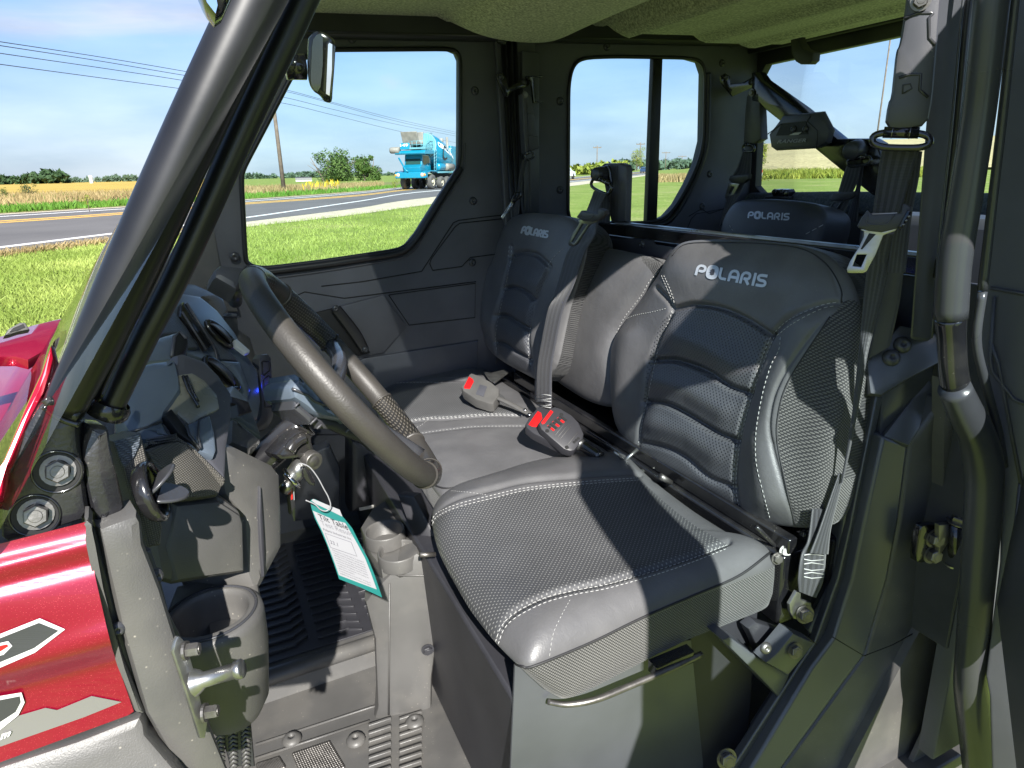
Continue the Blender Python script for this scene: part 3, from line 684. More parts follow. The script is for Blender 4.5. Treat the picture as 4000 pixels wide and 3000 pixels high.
treeline('distant_woods', [(900, 700, 16), (960, 700, 20), (1060, 700, 14), (1170, 700, 26), (1250, 698, 26), (1300, 696, 12)], 480, 22, 'leaf_haze', 90, sd=3)
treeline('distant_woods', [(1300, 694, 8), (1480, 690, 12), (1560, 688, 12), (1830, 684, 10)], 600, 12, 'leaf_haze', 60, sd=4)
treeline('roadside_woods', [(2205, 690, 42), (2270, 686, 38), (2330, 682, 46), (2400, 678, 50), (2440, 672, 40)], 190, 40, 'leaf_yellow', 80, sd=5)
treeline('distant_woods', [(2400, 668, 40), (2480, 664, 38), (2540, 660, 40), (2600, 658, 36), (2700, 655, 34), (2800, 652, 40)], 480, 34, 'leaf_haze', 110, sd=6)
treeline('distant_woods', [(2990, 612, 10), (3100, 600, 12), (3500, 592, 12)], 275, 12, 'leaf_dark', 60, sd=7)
# power poles and lines
def wscale(px, py, dist): return dist/np.hypot(*wray(px, py)[:2])
def pole(px, pyb, pyt, dist, label, arms=True, wpx=None, group='power poles along the highway', pxt=None, lean=0):
    b = WD(px, pyb, dist); sc = wscale(px, pyb, dist); h = (pyb-pyt)*sc*1.02; t = empty('power_pole', tuple(b)); tag(t, label, 'power pole', group)
    r = (wpx or 5)*sc/2; MB().tube([(0, 0, -.5), (lean*h, 0, h)], [r*1.1, r*.8], 10).build('post', 'wood', t, True)
    if arms:
        mb = MB(); a = _n(np.array([b[1], -b[0], 0])); w2 = 16*sc; R = np.column_stack([a, np.cross((0, 0, 1), a), (0, 0, 1)])
        mb.box((0, 0, h*.93), (w2*2, r*1.4, r*1.6), R).build('crossarm', 'wood', t)
        for s in (-.9, -.3, .9):
            MB().lathe([(r*.5, 0), (r*.6, r*.8), (r*.3, r*2)], np.array((0, 0, h*.94))+a*w2*s, (0, 0, 1), 8).build('insulator', 'steel_dull', t, True)
    return t
pole(1108, 732, 300, 52, 'near wooden power pole leaning over the road, seen through the front door window', arms=True, wpx=15, lean=-.005)
pole(2331, 679, 577, 240, 'wooden power pole nearest in the rear door window, left of the belt post', wpx=4)
pole(2499, 655, 564, 290, 'wooden power pole beside the sunlit tree in the rear door window', wpx=4)
pole(2599, 656, 597, 430, 'distant wooden power pole, left one right of the window divider', wpx=3)
pole(2663, 650, 611, 640, 'farthest wooden power pole, near the right edge of the rear door window', wpx=2.5)
tp = WD(3408, 660, 75); sc = wscale(3408, 660, 75); t = empty('flag_pole', tuple(tp)); tag(t, 'tall thin grey mast behind the rear window', 'mast')
MB().tube([(0, 0, -2), (0, 0, 15*1.0)], [.08, .06], 10).build('post', 'wood', t, True); MB().lathe([(.12, 0), (.15, .1), (0, .25)], (0, 0, 15), (0, 0, 1), 10).build('cap', 'steel_dull', t, True)
def wire(pts, r, i):
    P = [WD(*p) for p in pts]; o = tube('power_line', P, r, 'rubber', None, 6, spl=8); tag(o, ['highest', 'second highest', 'third', 'lowest'][i]+' overhead cable crossing the sky on the left and through the front door window', 'cable', 'overhead power lines')
for i, (l, r_) in enumerate([([(-500, 88, 26), (0, 163, 31), (400, 224, 40), (735, 281, 45)], [(1090, 345, 52), (1300, 400, 62), (1560, 468, 80), (1794, 519, 110)]),
                            ([(-500, 100, 26), (0, 178, 31), (400, 240, 40), (731, 296, 45)], [(1090, 352, 52), (1300, 405, 62), (1560, 476, 80), (1794, 526, 110)]),
                            ([(-500, 132, 26), (0, 208, 31), (400, 266, 40), (720, 315, 45)], [(1090, 376, 52), (1300, 427, 62), (1560, 488, 80), (1794, 534, 110)]),
                            ([(-500, 182, 26), (0, 251, 31), (400, 305, 40), (703, 346, 45)], [(1090, 400, 52), (1300, 449, 62), (1570, 515, 80), (1794, 560, 110)])]):
    wire(l+r_, .015, i)
# barn, silo, roadside marker
t = empty('barn', tuple(WD(1188, 716, 160))); tag(t, 'small white barn with grey gambrel roof beyond the weeds', 'barn'); sc = wscale(1188, 716, 160); a = _n(np.array([t.location[1], -t.location[0], 0]))
R = np.column_stack([a, np.cross((0, 0, 1), a), (0, 0, 1)]); W2, Hh, D2 = 30*sc, 12*sc, 22*sc
MB().box((0, 0, Hh/2), (W2*2, D2, Hh), R).build('wall', 'white_paint', t)
V = [R@np.array(v) for v in [(-W2*1.02, -D2*.55, Hh), (W2*1.02, -D2*.55, Hh), (W2*1.02, -D2*.3, Hh*1.7), (-W2*1.02, -D2*.3, Hh*1.7), (-W2*1.02, 0, Hh*2), (W2*1.02, 0, Hh*2), (-W2*1.02, D2*.3, Hh*1.7), (W2*1.02, D2*.3, Hh*1.7), (-W2*1.02, D2*.55, Hh), (W2*1.02, D2*.55, Hh)]]
mesh('roof', V, [(0, 1, 2, 3), (3, 2, 5, 4), (4, 5, 7, 6), (6, 7, 9, 8)], t, 'steel_dull'); mesh('gable', [v+R@np.array((.01, 0, 0)) for v in (V[1], V[2], V[5], V[7], V[9])], [(0, 1, 2, 3, 4)], t, 'white_paint')
t = empty('silo', tuple(WD(357, 709, 330))); tag(t, 'pale concrete silo with white dome at the end of the golden field', 'silo'); sc = wscale(357, 709, 330)
MB().lathe([(6.5*sc, -1), (6.5*sc, 16*sc)], (0, 0, 0), (0, 0, 1), 20).build('tower', 'white_dull', t, True); MB().lathe([(7*sc, 16*sc), (6*sc, 20*sc), (3.5*sc, 22.5*sc), (0, 23.5*sc)], (0, 0, 0), (0, 0, 1), 20).build('dome', 'white_paint', t, True)
t = empty('marker_post', tuple(WD(2974, 692, 60))); tag(t, 'thin white marker post with a red top by the field edge', 'marker post'); sc = wscale(2974, 692, 60)
MB().lathe([(2.6*sc, -.1), (2.6*sc, 17*sc)], (0, 0, 0), (0, 0, 1), 8).build('post', 'white_paint', t, True); MB().lathe([(2.7*sc, 17*sc), (2.7*sc, 26*sc), (0, 27*sc)], (0, 0, 0), (0, 0, 1), 8).build('cap', 'red_button', t, True)
# ---------------------------------------------------------------- cars on the highway
mat('car_white', (.7, .72, .74), .25, coat=.8); mat('car_blue', (.03, .06, .13), .25, coat=.8); mat('car_grey', (.33, .36, .38), .25, coat=.8); mat('car_glass', (.03, .05, .07), .05); mat('tyre', (.02, .02, .02), .8)
def car(px, py, m_, label, kind='suv', yaw=0, s=1.0):
    b = G(px, py); t = empty('parked_car' if False else 'car', tuple(b)); t.rotation_euler = (0, 0, yaw); tag(t, label, 'car', 'cars driving on the highway'); t.scale = (s, s, s)
    prof = [(-2.3, .35), (-2.35, .85), (-2.15, 1.0), (-1.75, 1.55), (-.9, 1.68), (.35, 1.62), (1.05, 1.08), (2.1, .95), (2.3, .7), (2.3, .35)] if kind == 'suv' else [(-2.8, .5), (-2.8, 1.1), (-.9, 1.15), (-.75, 1.75), (.3, 1.78), (1.05, 1.2), (2.4, 1.1), (2.6, .8), (2.6, .45)]
    V = []; n = len(prof)
    for y_, k in ((-.93, 1), (.93, 1)): V += [(x, y_*(1 if z < 1.1 else .8), z) for x, z in prof]
    o = mesh('body', V, [tuple(range(n)), tuple(range(2*n-1, n-1, -1))]+[(i, (i+1) % n, (i+1) % n+n, i+n) for i in range(n)], t, m_); bev(o, .06)
    g = MB()
    for y_ in (-1, 1):
        g.add([(-1.6 if kind == 'suv' else -.7, y_*.86, 1.12), (.7, y_*.86, 1.12), (.2, y_*.79, 1.55), (-1.3 if kind == 'suv' else -.6, y_*.79, 1.6)], [(0, 1, 2, 3)])
    g.add([(1.08, -.75, 1.12), (1.08, .75, 1.12), (.42, .65, 1.6), (.42, -.65, 1.6)], [(0, 1, 2, 3)]); bx = -1.02 if kind != 'suv' else -2.16
    g.add([(bx, -.75, 1.1), (bx, .75, 1.1), (bx+.35, .65, 1.52), (bx+.35, -.65, 1.52)], [(0, 1, 2, 3)]); g.build('window', 'car_glass', t)
    for x in (-1.45, 1.45):
        for y_ in (-1, 1): MB().lathe([(0, 0), (.2, 0), (.36, .03), (.36, .22), (0, .22)], (x, y_*.95-(0 if y_ < 0 else .22), .36), (0, 1, 0), 16).build('wheel', 'tyre', t, True)
    for y_ in (-.65, .65): MB().box((2.31, y_, .78), (.04, .3, .14)).build('headlight', 'white_paint', t)
    return t
HD = math.atan2(G(2219, 702)[1]-G(1700, 731)[1], G(2219, 702)[0]-G(1700, 731)[0])
car(2200, 701, 'car_white', 'white car half hidden by the left side of the rear door window', yaw=HD)
car(2428, 679, 'car_grey', 'silver pickup truck just right of the belt post', 'truck', yaw=HD+math.pi)
car(2519, 675, 'car_blue', 'dark blue car next to the window divider', yaw=HD)
# ---------------------------------------------------------------- concrete mixer truck
mat('truck_blue', (.006, .21, .33), .3, coat=.6, noise=(.8, .12)); mat('truck_pale', (.13, .33, .38), .45, noise=(1, .2)); mat('truck_metal', (.24, .22, .19), .6, noise=(2, .3)); mat('truck_dark', (.03, .035, .035), .6); mat('truck_glass', (.02, .06, .05), .08); mat('tyre_dusty', (.09, .085, .08), .85, noise=(3, .2)); mat('rim_dusty', (.45, .40, .30), .6, noise=(3, .3)); mat('lamp', (.45, .42, .35), .2)
fb = G(1612, 741); T = empty('concrete_mixer_truck', tuple(fb)); tag(T, 'bright blue front discharge concrete mixer truck driving on the road', 'truck')
fwd = _n(np.array([-.67, -.74, 0])); T.rotation_euler = (0, 0, math.atan2(fwd[1], fwd[0])); T.scale = (1, 1, 1)
def tp_(name, V, Fc, m_, par=T, b=.03): o = mesh(name, V, Fc, par, m_); bev(o, b) if b else None; return o
def xprism(name, prof, y0, y1, m_, par=T, b=.03, y0t=None):
    n = len(prof); return tp_(name, [(x, y0, z) for x, z in prof]+[(x, y1, z) for x, z in prof], [tuple(range(n)), tuple(range(2*n-1, n-1, -1))]+[(i, (i+1) % n, (i+1) % n+n, i+n) for i in range(n)], m_, par, b)
xprism('frame', [(-.4, .75), (-9, .75), (-9, 1.05), (-.4, 1.05)], -.45, .45, 'truck_dark')
MB().box((.05, 0, 1.0), (.45, 2.4, .42)).build('bumper', 'truck_blue', T, bevel=.05)
xprism('cab', [(-.2, 1.2), (-.1, 1.55), (-.45, 1.72), (-.62, 2.42), (-2.0, 2.42), (-2.0, 1.2)], -.75, .62, 'truck_blue')
g = MB(); g.add([(-.43, -.66, 1.74), (-.43, .52, 1.74), (-.62, .5, 2.36), (-.62, -.64, 2.36)], [(0, 1, 2, 3)]); g.build('windshield', 'truck_glass', T)
for s in (-.765, .635): MB().add([(-.65, s, 1.72), (-1.75, s, 1.72), (-1.75, s, 2.32), (-.75, s, 2.32)], [(0, 1, 2, 3)]).build('side_window', 'truck_glass', T)
xprism('cab_visor', [(.05, 2.40), (.12, 2.52), (-.1, 2.70), (-2.1, 2.68), (-2.1, 2.46), (-.4, 2.42)], -1.2, 1.15, 'truck_blue')
xprism('fender', [(-.1, 1.2), (-.6, 1.32), (-1.7, 1.3), (-1.9, 1.1), (-1.75, 1.1), (-1.6, 1.2), (-.6, 1.22), (-.2, 1.15)], .7, 1.25, 'truck_blue'); xprism('fender', [(-.1, 1.2), (-.6, 1.32), (-1.7, 1.3), (-1.9, 1.1), (-1.75, 1.1), (-1.6, 1.2), (-.6, 1.22), (-.2, 1.15)], -1.25, -.8, 'truck_blue')
for y_ in (-.95, .95): MB().lathe([(0, .03), (.12, .02), (.14, 0)], (.29, y_, 1.02), (1, 0, 0), 14).build('headlight', 'lamp', T, True); MB().lathe([(0, .03), (.07, .02), (.08, 0)], (.29, y_*1.2, 1.02), (1, 0, 0), 10).build('turn_signal', 'amber', T, True)
ax = _n((-.93, 0, .0)+np.array((0, 0, -.32))); c0 = np.array((-1.25, 0, 3.35))
MB().lathe([(.45, 0), (.62, .15), (.95, 1.0), (1.0, 1.05)], c0, ax, 32).build('drum_cone', 'truck_pale', T, True)
dr = MB().lathe([(1.0, 1.05), (1.06, 1.12), (1.22, 2.2), (1.24, 3.2), (1.18, 4.0), (1.0, 4.7), (.6, 5.1), (0, 5.15)], c0, ax, 40).build('drum', 'truck_blue', T, True)
MB().lathe([(1.0, 0), (1.03, 0), (1.03, .07), (1.0, .07)], c0+ax*1.05, ax, 36).build('drum_band', 'truck_metal', T, True)
xprism('hopper', [(-.1, 3.95), (-.45, 3.1), (-1.2, 3.1), (-1.35, 3.95), (-1.2, 3.95), (-1.1, 3.25), (-.55, 3.25), (-.25, 3.95)], -.75, .5, 'truck_metal')
xprism('number_panel', [(.02, 2.75), (-.02, 3.2), (-.12, 3.2), (-.12, 2.75)], -.8, -.05, 'truck_blue')
MB().box((-.55, .25, 2.82), (1.1, 1.9, .12)).build('walkway', 'truck_pale', T)
mb = MB()
for z in (3.05, 3.3): mb.tube([(-.05, -.1, z), (-.05, 1.15, z), (-1.4, 1.15, z)], .02, 6)
for y_ in (.15, .5, .85, 1.15): mb.tube([(-.05, y_, 2.85), (-.05, y_, 3.3)], .018, 6)
for x in (-.5, -.9, -1.4): mb.tube([(x, 1.15, 2.85), (x, 1.15, 3.85)], .018, 6)
mb.tube([(-.5, 1.15, 3.85), (-1.4, 1.15, 3.85)], .02, 6); mb.build('handrail', 'truck_pale', T, True)
mb = MB()
for s in (.0, .35): mb.tube([(-1.6+s, 1.22, 1.2), (-1.9+s, 1.18, 2.8)], .025, 6)
for k in range(7): mb.tube([(-1.6-.043*k, 1.22, 1.3+.22*k), (-1.25-.043*k, 1.22, 1.3+.22*k)], .02, 6)
mb.build('ladder', 'truck_pale', T, True)
MB().lathe([(0, 0), (.2, 0), (.22, .1), (.22, .7), (0, .7)], (.0, -1.55, 2.72), (0, 1, 0), 16).build('chute_ram', 'truck_metal', T, True)
MB().tube([(.1, -.9, 2.2), (.32, -.3, 1.35), (.3, -.1, 1.25)], .06, 8).build('chute', 'truck_blue', T, True)
MB().lathe([(.09, 0), (.09, 1.6), (.07, 1.6)], (-4.3, 1.05, 2.1), (0, 0, 1), 12).build('exhaust_stack', 'truck_metal', T, True); MB().lathe([(.15, 0), (.17, .1), (.17, .3), (0, .32)], (-3.9, .75, 3.3), (0, 0, 1), 14).build('air_cleaner', 'truck_metal', T, True)
xprism('engine_housing', [(-4.7, 1.4), (-4.8, 3.1), (-7.4, 3.0), (-7.4, 1.4)], -1.15, 1.15, 'truck_blue'); MB().lathe([(0, 0), (.26, 0), (.28, .08), (.28, 1.0), (.26, 1.1), (0, 1.1)], (-2.3, 1.0, 1.55), (-1, 0, 0), 18).build('water_tank', 'truck_blue', T, True); MB().lathe([(0, 0), (.26, 0), (.28, .08), (.28, 1.3), (0, 1.35)], (-3.9, 1.0, 1.55), (-1, 0, 0), 18).build('air_tank', 'truck_metal', T, True)
xprism('side_rail', [(-2.2, 1.1), (-2.2, 1.22), (-8.6, 1.22), (-8.6, 1.1)], .85, 1.2, 'truck_pale')
for x, r_ in ((-1.05, .52), (-2.75, .44), (-3.85, .44), (-5.0, .50), (-6.3, .50)):
    for y_ in (-1, 1):
        if y_ < 0 and x < -4: continue
        w_ = MB().lathe([(r_*.55, .0), (r_*.9, -.02), (r_, .06), (r_, .3), (r_*.9, .38), (r_*.55, .36)], (x, 1.22*y_-.38 if y_ > 0 else -1.22, r_), (0, 1, 0), 26)
        o = w_.build('wheel', 'tyre_dusty', T, True); fy = 1.22*y_-.04 if y_ > 0 else -1.2; MB().lathe([(0, .04*y_), (r_*.18, .04*y_), (r_*.22, -.08*y_), (r_*.45, -.1*y_), (r_*.56, .0)], (x, fy, r_), (0, 1, 0), 22).build('rim', 'rim_dusty', o, True)
# lettering on the drum and number panel
def wrap_text(name, s, x0, x1, a0, a1, mtl, bold=.05):
    V, Fc = text_mesh(s, bold); out = []
    for u, v in V:
        h = x0+(x1-x0)*u; ang = a0+(a1-a0)*v; rr = np.interp(h, [1.05, 1.12, 2.2, 3.2, 4.0, 4.7], [1.0, 1.06, 1.22, 1.24, 1.18, 1.0])+.012
        rd = np.array((0, 1, 0))*math.cos(ang)+np.cross(ax, (0, -1, 0))*math.sin(ang)*(-1)
        out.append(c0+ax*h+rd*rr)
    mesh(name, out, Fc, dr, mtl, fix=False)
wrap_text('lettering', 'CEMSTONE', 1.25, 4.1, -.42, -.08, 'white_paint'); 
V = []; Fc = []
for i in range(25):
    q = .5+5.3*i/24
    for rr in (.36, .52):
        h = 2.4+math.cos(q)*rr; ang = math.sin(q)*rr/1.2+.02; R_ = 1.235+.006; rd = np.array((0, 1, 0))*math.cos(ang)+np.cross(ax, (0, -1, 0))*math.sin(ang)*(-1); V.append(c0+ax*h+rd*R_)
mesh('emblem', V, [(2*i, 2*i+1, 2*i+3, 2*i+2) for i in range(24)], dr, 'truck_dark')
V, Fc = text_mesh('149', .04); mesh('number', [(.035-.01*v, -.75+.62*u, 2.95+.2*v) for u, v in V], Fc, T, 'white_paint', fix=False)
# ================================================================ VEHICLE (vehicle frame under one tilted root)
VEH = empty('utility_vehicle'); VEH.matrix_world = VM
tag(VEH, 'red side by side utility vehicle with black cab, its driver side door open', 'utility vehicle')
V0 = VEH
DY = 1.42                                            # inner face of the far side
FD = YP(DY)
# ---- far front door with window
zt, zb_ = 1.905, .36
hole_f = [(1149, 278), (1215, 195), (1300, 194), (1755, 191), (1786, 204), (1798, 232), (1797, 500), (1795, 657), (1704, 792), (1628, 913), (1590, 958), (1553, 977), (1253, 1022), (1040, 1048), (992, 1043), (969, 1030), (959, 1013), (943, 700), (949, 662), (1044, 481)]
A_ = lambda x, z: np.array([x, DY, z])
fdoor_o = [A_(-.02, zb_), A_(.865, zb_), A_(.865, zt), A_(.335, zt), A_(.02, 1.47), A_(.015, 1.2)]
fd = plate3('front_door', fdoor_o, FD, .035, 'door_plastic', V0, [[FD.hit(*p) for p in hole_f]], .003); fd['label'] = 'passenger side front door with large window'
def glass_pane(name, px, pl, d, par, m_='glass'):
    P = [pl.hit(*p)-pl.n*d for p in px]; return mesh(name, P, [tuple(range(len(P)))], par, m_)
glass_pane('window', hole_f, FD, .02, fd)
def gasket(px, pl, r, par, m_='rubber', off=.001, closed=True, name='window_seal'):
    P = [pl.hit(*p)+pl.n*off for p in (chaikin(px, 2, closed))]; return tube(name, P, r, m_, par, 8, closed)
gasket(hole_f, FD, .0065, fd)
tube('window_seal', [FD.hit(*p)+FD.n*.004 for p in chaikin([(1797, 655), (1706, 798), (1634, 920), (1596, 968), (1556, 990), (1253, 1036), (1040, 1062), (985, 1056), (962, 1036)], 2, False)], .011, 'rubber', fd, 10)
tube('window_trim_bead', [FD.hit(*p)+FD.n*.001 for p in chaikin([(1815, 560), (1815, 668), (1720, 815), (1655, 925), (1615, 985), (1565, 1010), (1253, 1062), (1040, 1090), (992, 1072)], 2, False)], .003, 'door_plastic', fd, 8)
lines('panel_line', [[(1255, 1118), (1415, 1100), (1647, 1060), (1771, 870), (1792, 861), (1900, 847), (1960, 840)], [(1690, 1056), (1678, 1030), (1685, 1010), (1778, 885), (1796, 872), (1960, 855)], [(1690, 1056), (1804, 1041), (1837, 1006), (1960, 990)],
                     [(1518, 1152), (1857, 1107), (1855, 1240), (1598, 1270), (1518, 1152)], [(1090, 1185), (1190, 1140), (1345, 1165), (1860, 1100)]], FD, .0035, 'gap', fd, .0002)
plate('armrest_panel', [(1225, 1225), (1500, 1152), (1590, 1275), (1500, 1378), (1400, 1395), (1345, 1375)], FD, .03, 'door_plastic', fd, bevel=.004, off=.012)
plate('pocket_shade', [(1230, 1224), (1312, 1202), (1448, 1378), (1402, 1392), (1345, 1374)], FD, .01, 'gap', fd, bevel=.002, off=.0135)  # flat black sheet painting the shade inside the strap pocket
strip('pull_strap', [FD.hit(x, y, .034) for x, y in [(1293, 1212), (1370, 1315), (1412, 1378)]], [FD.hit(x, y, .034) for x, y in [(1330, 1195), (1405, 1290), (1442, 1362)]], 'rubber', fd, .004)
for p in [(1311, 1205), (1427, 1366)]: bolt('strap_bolt', FD.hit(*p, .036), FD.n, .010, fd, 'button', 'plastic_smooth')
for p in [(1375, 150), (1745, 143), (1855, 355), (1848, 785), (1845, 1025)]: bolt('bolt', FD.hit(*p, .0), FD.n, .0125, fd, 'button', 'plastic_smooth', .006)
plate('lower_panel', [(1225, 1700), (1250, 1480), (1420, 1400), (1870, 1330), (1860, 1700)], FD, .02, 'door_plastic', fd, bevel=.006, off=.01)
# ---- far corner trim by the windshield
ct = plate3('corner_trim', [A_(-.30, .95), A_(.026, .95), A_(.026, 1.475), A_(-.02, 1.44), A_(-.27, 1.09)], Plane((0, DY-.012, 0), (0, 1, 0)), .03, 'plastic_grey', V0, bevel=.004)
bolt('bolt', YP(DY-.012).hit(917, 1003), (0, -1, 0), .0135, ct, 'button', 'plastic_smooth', .006)
plate('handle_recess', C('D', (1270, 380), (1500, 340), (1600, 400), (1680, 690), (1540, 690), (1450, 480)), YP(DY-.014), .02, 'plastic_grey', ct, bevel=.005, off=.02)
plate('grab_slot', C('D', (1420, 430), (1560, 400), (1620, 560), (1490, 490)), YP(DY-.034), .01, 'gap', ct, bevel=.003, off=.021)
# ---- far B post with gaskets
bp_ = MB().box((.925, DY+.012, 1.22), (.13, .05, 1.44)).build('far_door_post', 'door_plastic', V0, bevel=.004)
for i, x in enumerate((.878, .896, .915)): MB().tube([(x, DY-.024, .6), (x, DY-.026, 1.88)], .007, 8).build('post_seal', 'rubber', bp_, True)
pt = plate('post_trim', [(2040, 200), (2107, 205), (2107, 830), (2050, 835)], YP(DY-.03), .02, 'sill_plastic', V0, bevel=.003, off=.004)
# ---- far rear door
hole_r = [(2218, 872), (2221, 330), (2236, 260), (2272, 226), (2400, 221), (2690, 226), (2740, 240), (2755, 285), (2749, 550), (2727, 639), (2690, 720), (2645, 800), (2605, 845), (2570, 862), (2520, 870)]
rd = plate3('rear_door', [A_(.985, zb_), A_(1.875, zb_), A_(1.875, 1.3), A_(1.875, zt), A_(.985, zt)], FD, .035, 'door_plastic', V0, [[FD.hit(*p) for p in hole_r]], .003); rd['label'] = 'passenger side rear door with two part window'
glass_pane('window', hole_r, FD, .02, rd); gasket(hole_r, FD, .006, rd)
tube('window_seal', [FD.hit(*p)+FD.n*.003 for p in chaikin([(2764, 285), (2760, 560), (2736, 648), (2700, 728), (2655, 812), (2615, 862), (2575, 880), (2500, 888)], 2, False)], .010, 'rubber', rd, 10)
plate('window_divider', [(2553, 222), (2590, 222), (2567, 866), (2526, 868)], Plane((0, DY+.012, 0), (0, 1, 0)), .02, 'rubber', rd, bevel=.003, off=.006)
lines('panel_line', [[(2640, 1000), (2700, 855), (2720, 835), (2830, 815)], [(2600, 130), (2800, 140), (2860, 190)], [(2690, 845), (2740, 815), (2770, 835), (2830, 815)]], FD, .003, 'gap', rd, .0002)
for p in [(2370, 182), (2188, 395), (2187, 742), (2772, 680), (2820, 247), (2743, 806)]: bolt('bolt', FD.hit(*p), FD.n, .0125, rd, 'button', 'plastic_smooth', .006)
hd = MB().box((1.10, DY-.01, 1.885), (1.56, .05, .07)).build('far_roof_rail', 'plastic_dark', V0, bevel=.012)
MB().tube([(.33, DY-.03, 1.862), (1.8, DY-.03, 1.862)], .006, 8).build('rail_seal', 'rubber', hd, True)
# coiled sleeve under the roof
cs = MB(); c1, c2 = FD.hit(1975, 90, .06), FD.hit(1958, 165, .06)
for k in range(9): t_ = k/8; p = c1*(1-t_)+c2*t_; cs.lathe([(.010, -.004), (.016, 0), (.010, .004)], p, c2-c1, 14)
cs.lathe([(.011, -.003), (.011, np.linalg.norm(c2-c1))], c1, c2-c1, 12); cs.build('corrugated_sleeve', 'plastic_smooth', V0, True)
# latch hardware on the far posts
def post_latch(px0, pl, par, s=1.0):
    pass
hw = MB(); PL1 = YP(DY-.05)
hwp = plate('door_check_bracket', C(2, (1012, 455), (1045, 448), (1070, 480), (1085, 545), (1165, 490), (1210, 480), (1215, 520), (1180, 545), (1110, 560), (1080, 605), (1060, 595), (1015, 490)), YP(DY-.045), .006, 'gloss_black', V0, bevel=.0015)
for p in C(2, (1040, 475), (1182, 508)): bolt('bolt', YP(DY-.045).hit(*p, .001), (0, -1, 0), .008, hwp, 'button', 'plastic_smooth')
plate('pin_plate', C(2, (1195, 470), (1295, 466), (1297, 474), (1245, 480), (1250, 625), (1300, 624), (1300, 631), (1240, 636), (1225, 500), (1195, 482)), YP(DY-.06), .01, 'gloss_black', hwp, bevel=.001)
hw2 = plate('door_check_bracket', C(3, (340, 470), (370, 452), (398, 470), (400, 520), (480, 510), (545, 472), (575, 490), (560, 530), (470, 570), (415, 595), (385, 560), (345, 510)), YP(DY-.045), .006, 'gloss_black', V0, bevel=.0015)
for p in C(3, (372, 478), (530, 508)): bolt('bolt', YP(DY-.045).hit(*p, .001), (0, -1, 0), .010, hw2, 'button', 'plastic_smooth')
# ---- roof and headliner
roof = MB().box((1.08, .71, 1.965), (1.66, 1.56, .05)).build('roof', 'plastic_smooth', V0, bevel=.02)
MB().box((1.0, .035, 1.905), (1.75, .07, .07)).build('near_roof_rail', 'plastic_dark', V0, bevel=.01)
V = []; Fc = []; nx, ny = 60, 44
for i in range(nx):
    for j in range(ny):
        x = .26+1.65*i/(nx-1); y = .02+1.39*j/(ny-1)
        z = 1.905-.022*math.exp(-((x-.45)/.25)**2)*math.sin(math.pi*min(1, max(0, (y-.1)/1.2)))**2
        z -= .055*(sm01((x-1.15)/.05))*(1-sm01((x-1.80)/.1))*sm01((y-.08)/.06)*(1-sm01((y-1.25)/.1)); z -= .02*sm01((x-1.45)/.04)
        z -= .012*(abs(((x*2.1) % 1)-.5) < .05)*(x > .1)
        V.append((x, y, z))
for i in range(nx-1):
    for j in range(ny-1): q = i*ny+j; Fc.append((q, q+1, q+ny+1, q+ny))
hl = mesh('headliner', V, Fc, V0, 'felt', True)
pr = [(.70, 1.90), (.735, 1.872), (.80, 1.846), (.93, 1.835), (1.02, 1.842), (1.06, 1.88), (1.07, 1.91)]
V = []; Fc = []; ys = [DY-.005, 1.36, 1.31, 1.2, .9, .6, .3, .02]
for k, y in enumerate(ys):
    f = [.25, .8, 1, .9, .8, .85, .9, .9][k]
    for x, z in pr: V.append((x, y, 1.905-(1.905-z)*f*1.15))
m_ = len(pr)
for k in range(len(ys)-1):
    for i in range(m_-1): Fc.append((k*m_+i, k*m_+i+1, (k+1)*m_+i+1, (k+1)*m_+i))
o = mesh('headliner_beam', V, Fc, hl, 'felt', True); sb = o.modifiers.new('s', 'SUBSURF'); sb.levels = 2; sb.render_levels = 2
# ---- rear wall, glass, ledge
XR = 1.86; RP = XP(XR)
rw = plate3('rear_wall', [np.array((XR, 0, .5)), np.array((XR, DY+.03, .5)), np.array((XR, DY+.03, 1.93)), np.array((XR, 0, 1.93))], RP, .03, 'plastic_dark', V0,
            [[np.array((XR, y, z)) for y, z in [(.06, 1.36), (1.36, 1.36), (1.395, 1.385), (1.40, 1.76), (1.38, 1.788), (.06, 1.80)]]], .004)
mesh('window', [(XR+.015, y, z) for y, z in [(.05, 1.33), (1.41, 1.33), (1.41, 1.8), (.05, 1.81)]], [(0, 1, 2, 3)], rw, 'glass')
MB().tube([(XR-.03, .05, 1.335), (XR-.03, .5, 1.345), (XR-.03, 1.0, 1.342), (XR-.03, 1.38, 1.335)], [.03, .034, .034, .03], 16).build('rear_ledge', 'felt_blue', rw, True)
MB().box((XR-.03, .9, 1.845), (.03, 1.05, .035)).build('header_bar', 'plastic_dark', rw, bevel=.006)
plate('garment_hook', C(3, (765, 190), (795, 175), (815, 195), (820, 250), (850, 300), (910, 325), (905, 375), (880, 398), (830, 398), (800, 380), (775, 330)), XP(XR-.12), .03, 'plastic_dark', V0, bevel=.004)
bolt('bolt', XP(XR-.05).hit(3307, 98), (-1, 0, -.2), .012, rw, 'button', 'plastic_dark')
cm = plate('camera_mount', C('R', (470, 810), (490, 800), (620, 803), (638, 830), (630, 885), (540, 890), (455, 880)), XP(XR-.07), .03, 'gloss_black', V0, bevel=.004)
plate('mount_base', C('R', (380, 880), (460, 872), (640, 880), (640, 905), (380, 905)), XP(XR-.075), .04, 'plastic_dark', cm, bevel=.003)
for p in C('R', (487, 832), (560, 832)): MB().lathe([(0, .012), (.006, .010), (.010, .004), (.011, 0)], XP(XR-.07).hit(*p, .001), (-1, -.3, .2), 14).build('knob', 'gloss_black', cm, True)
BX = 1.72
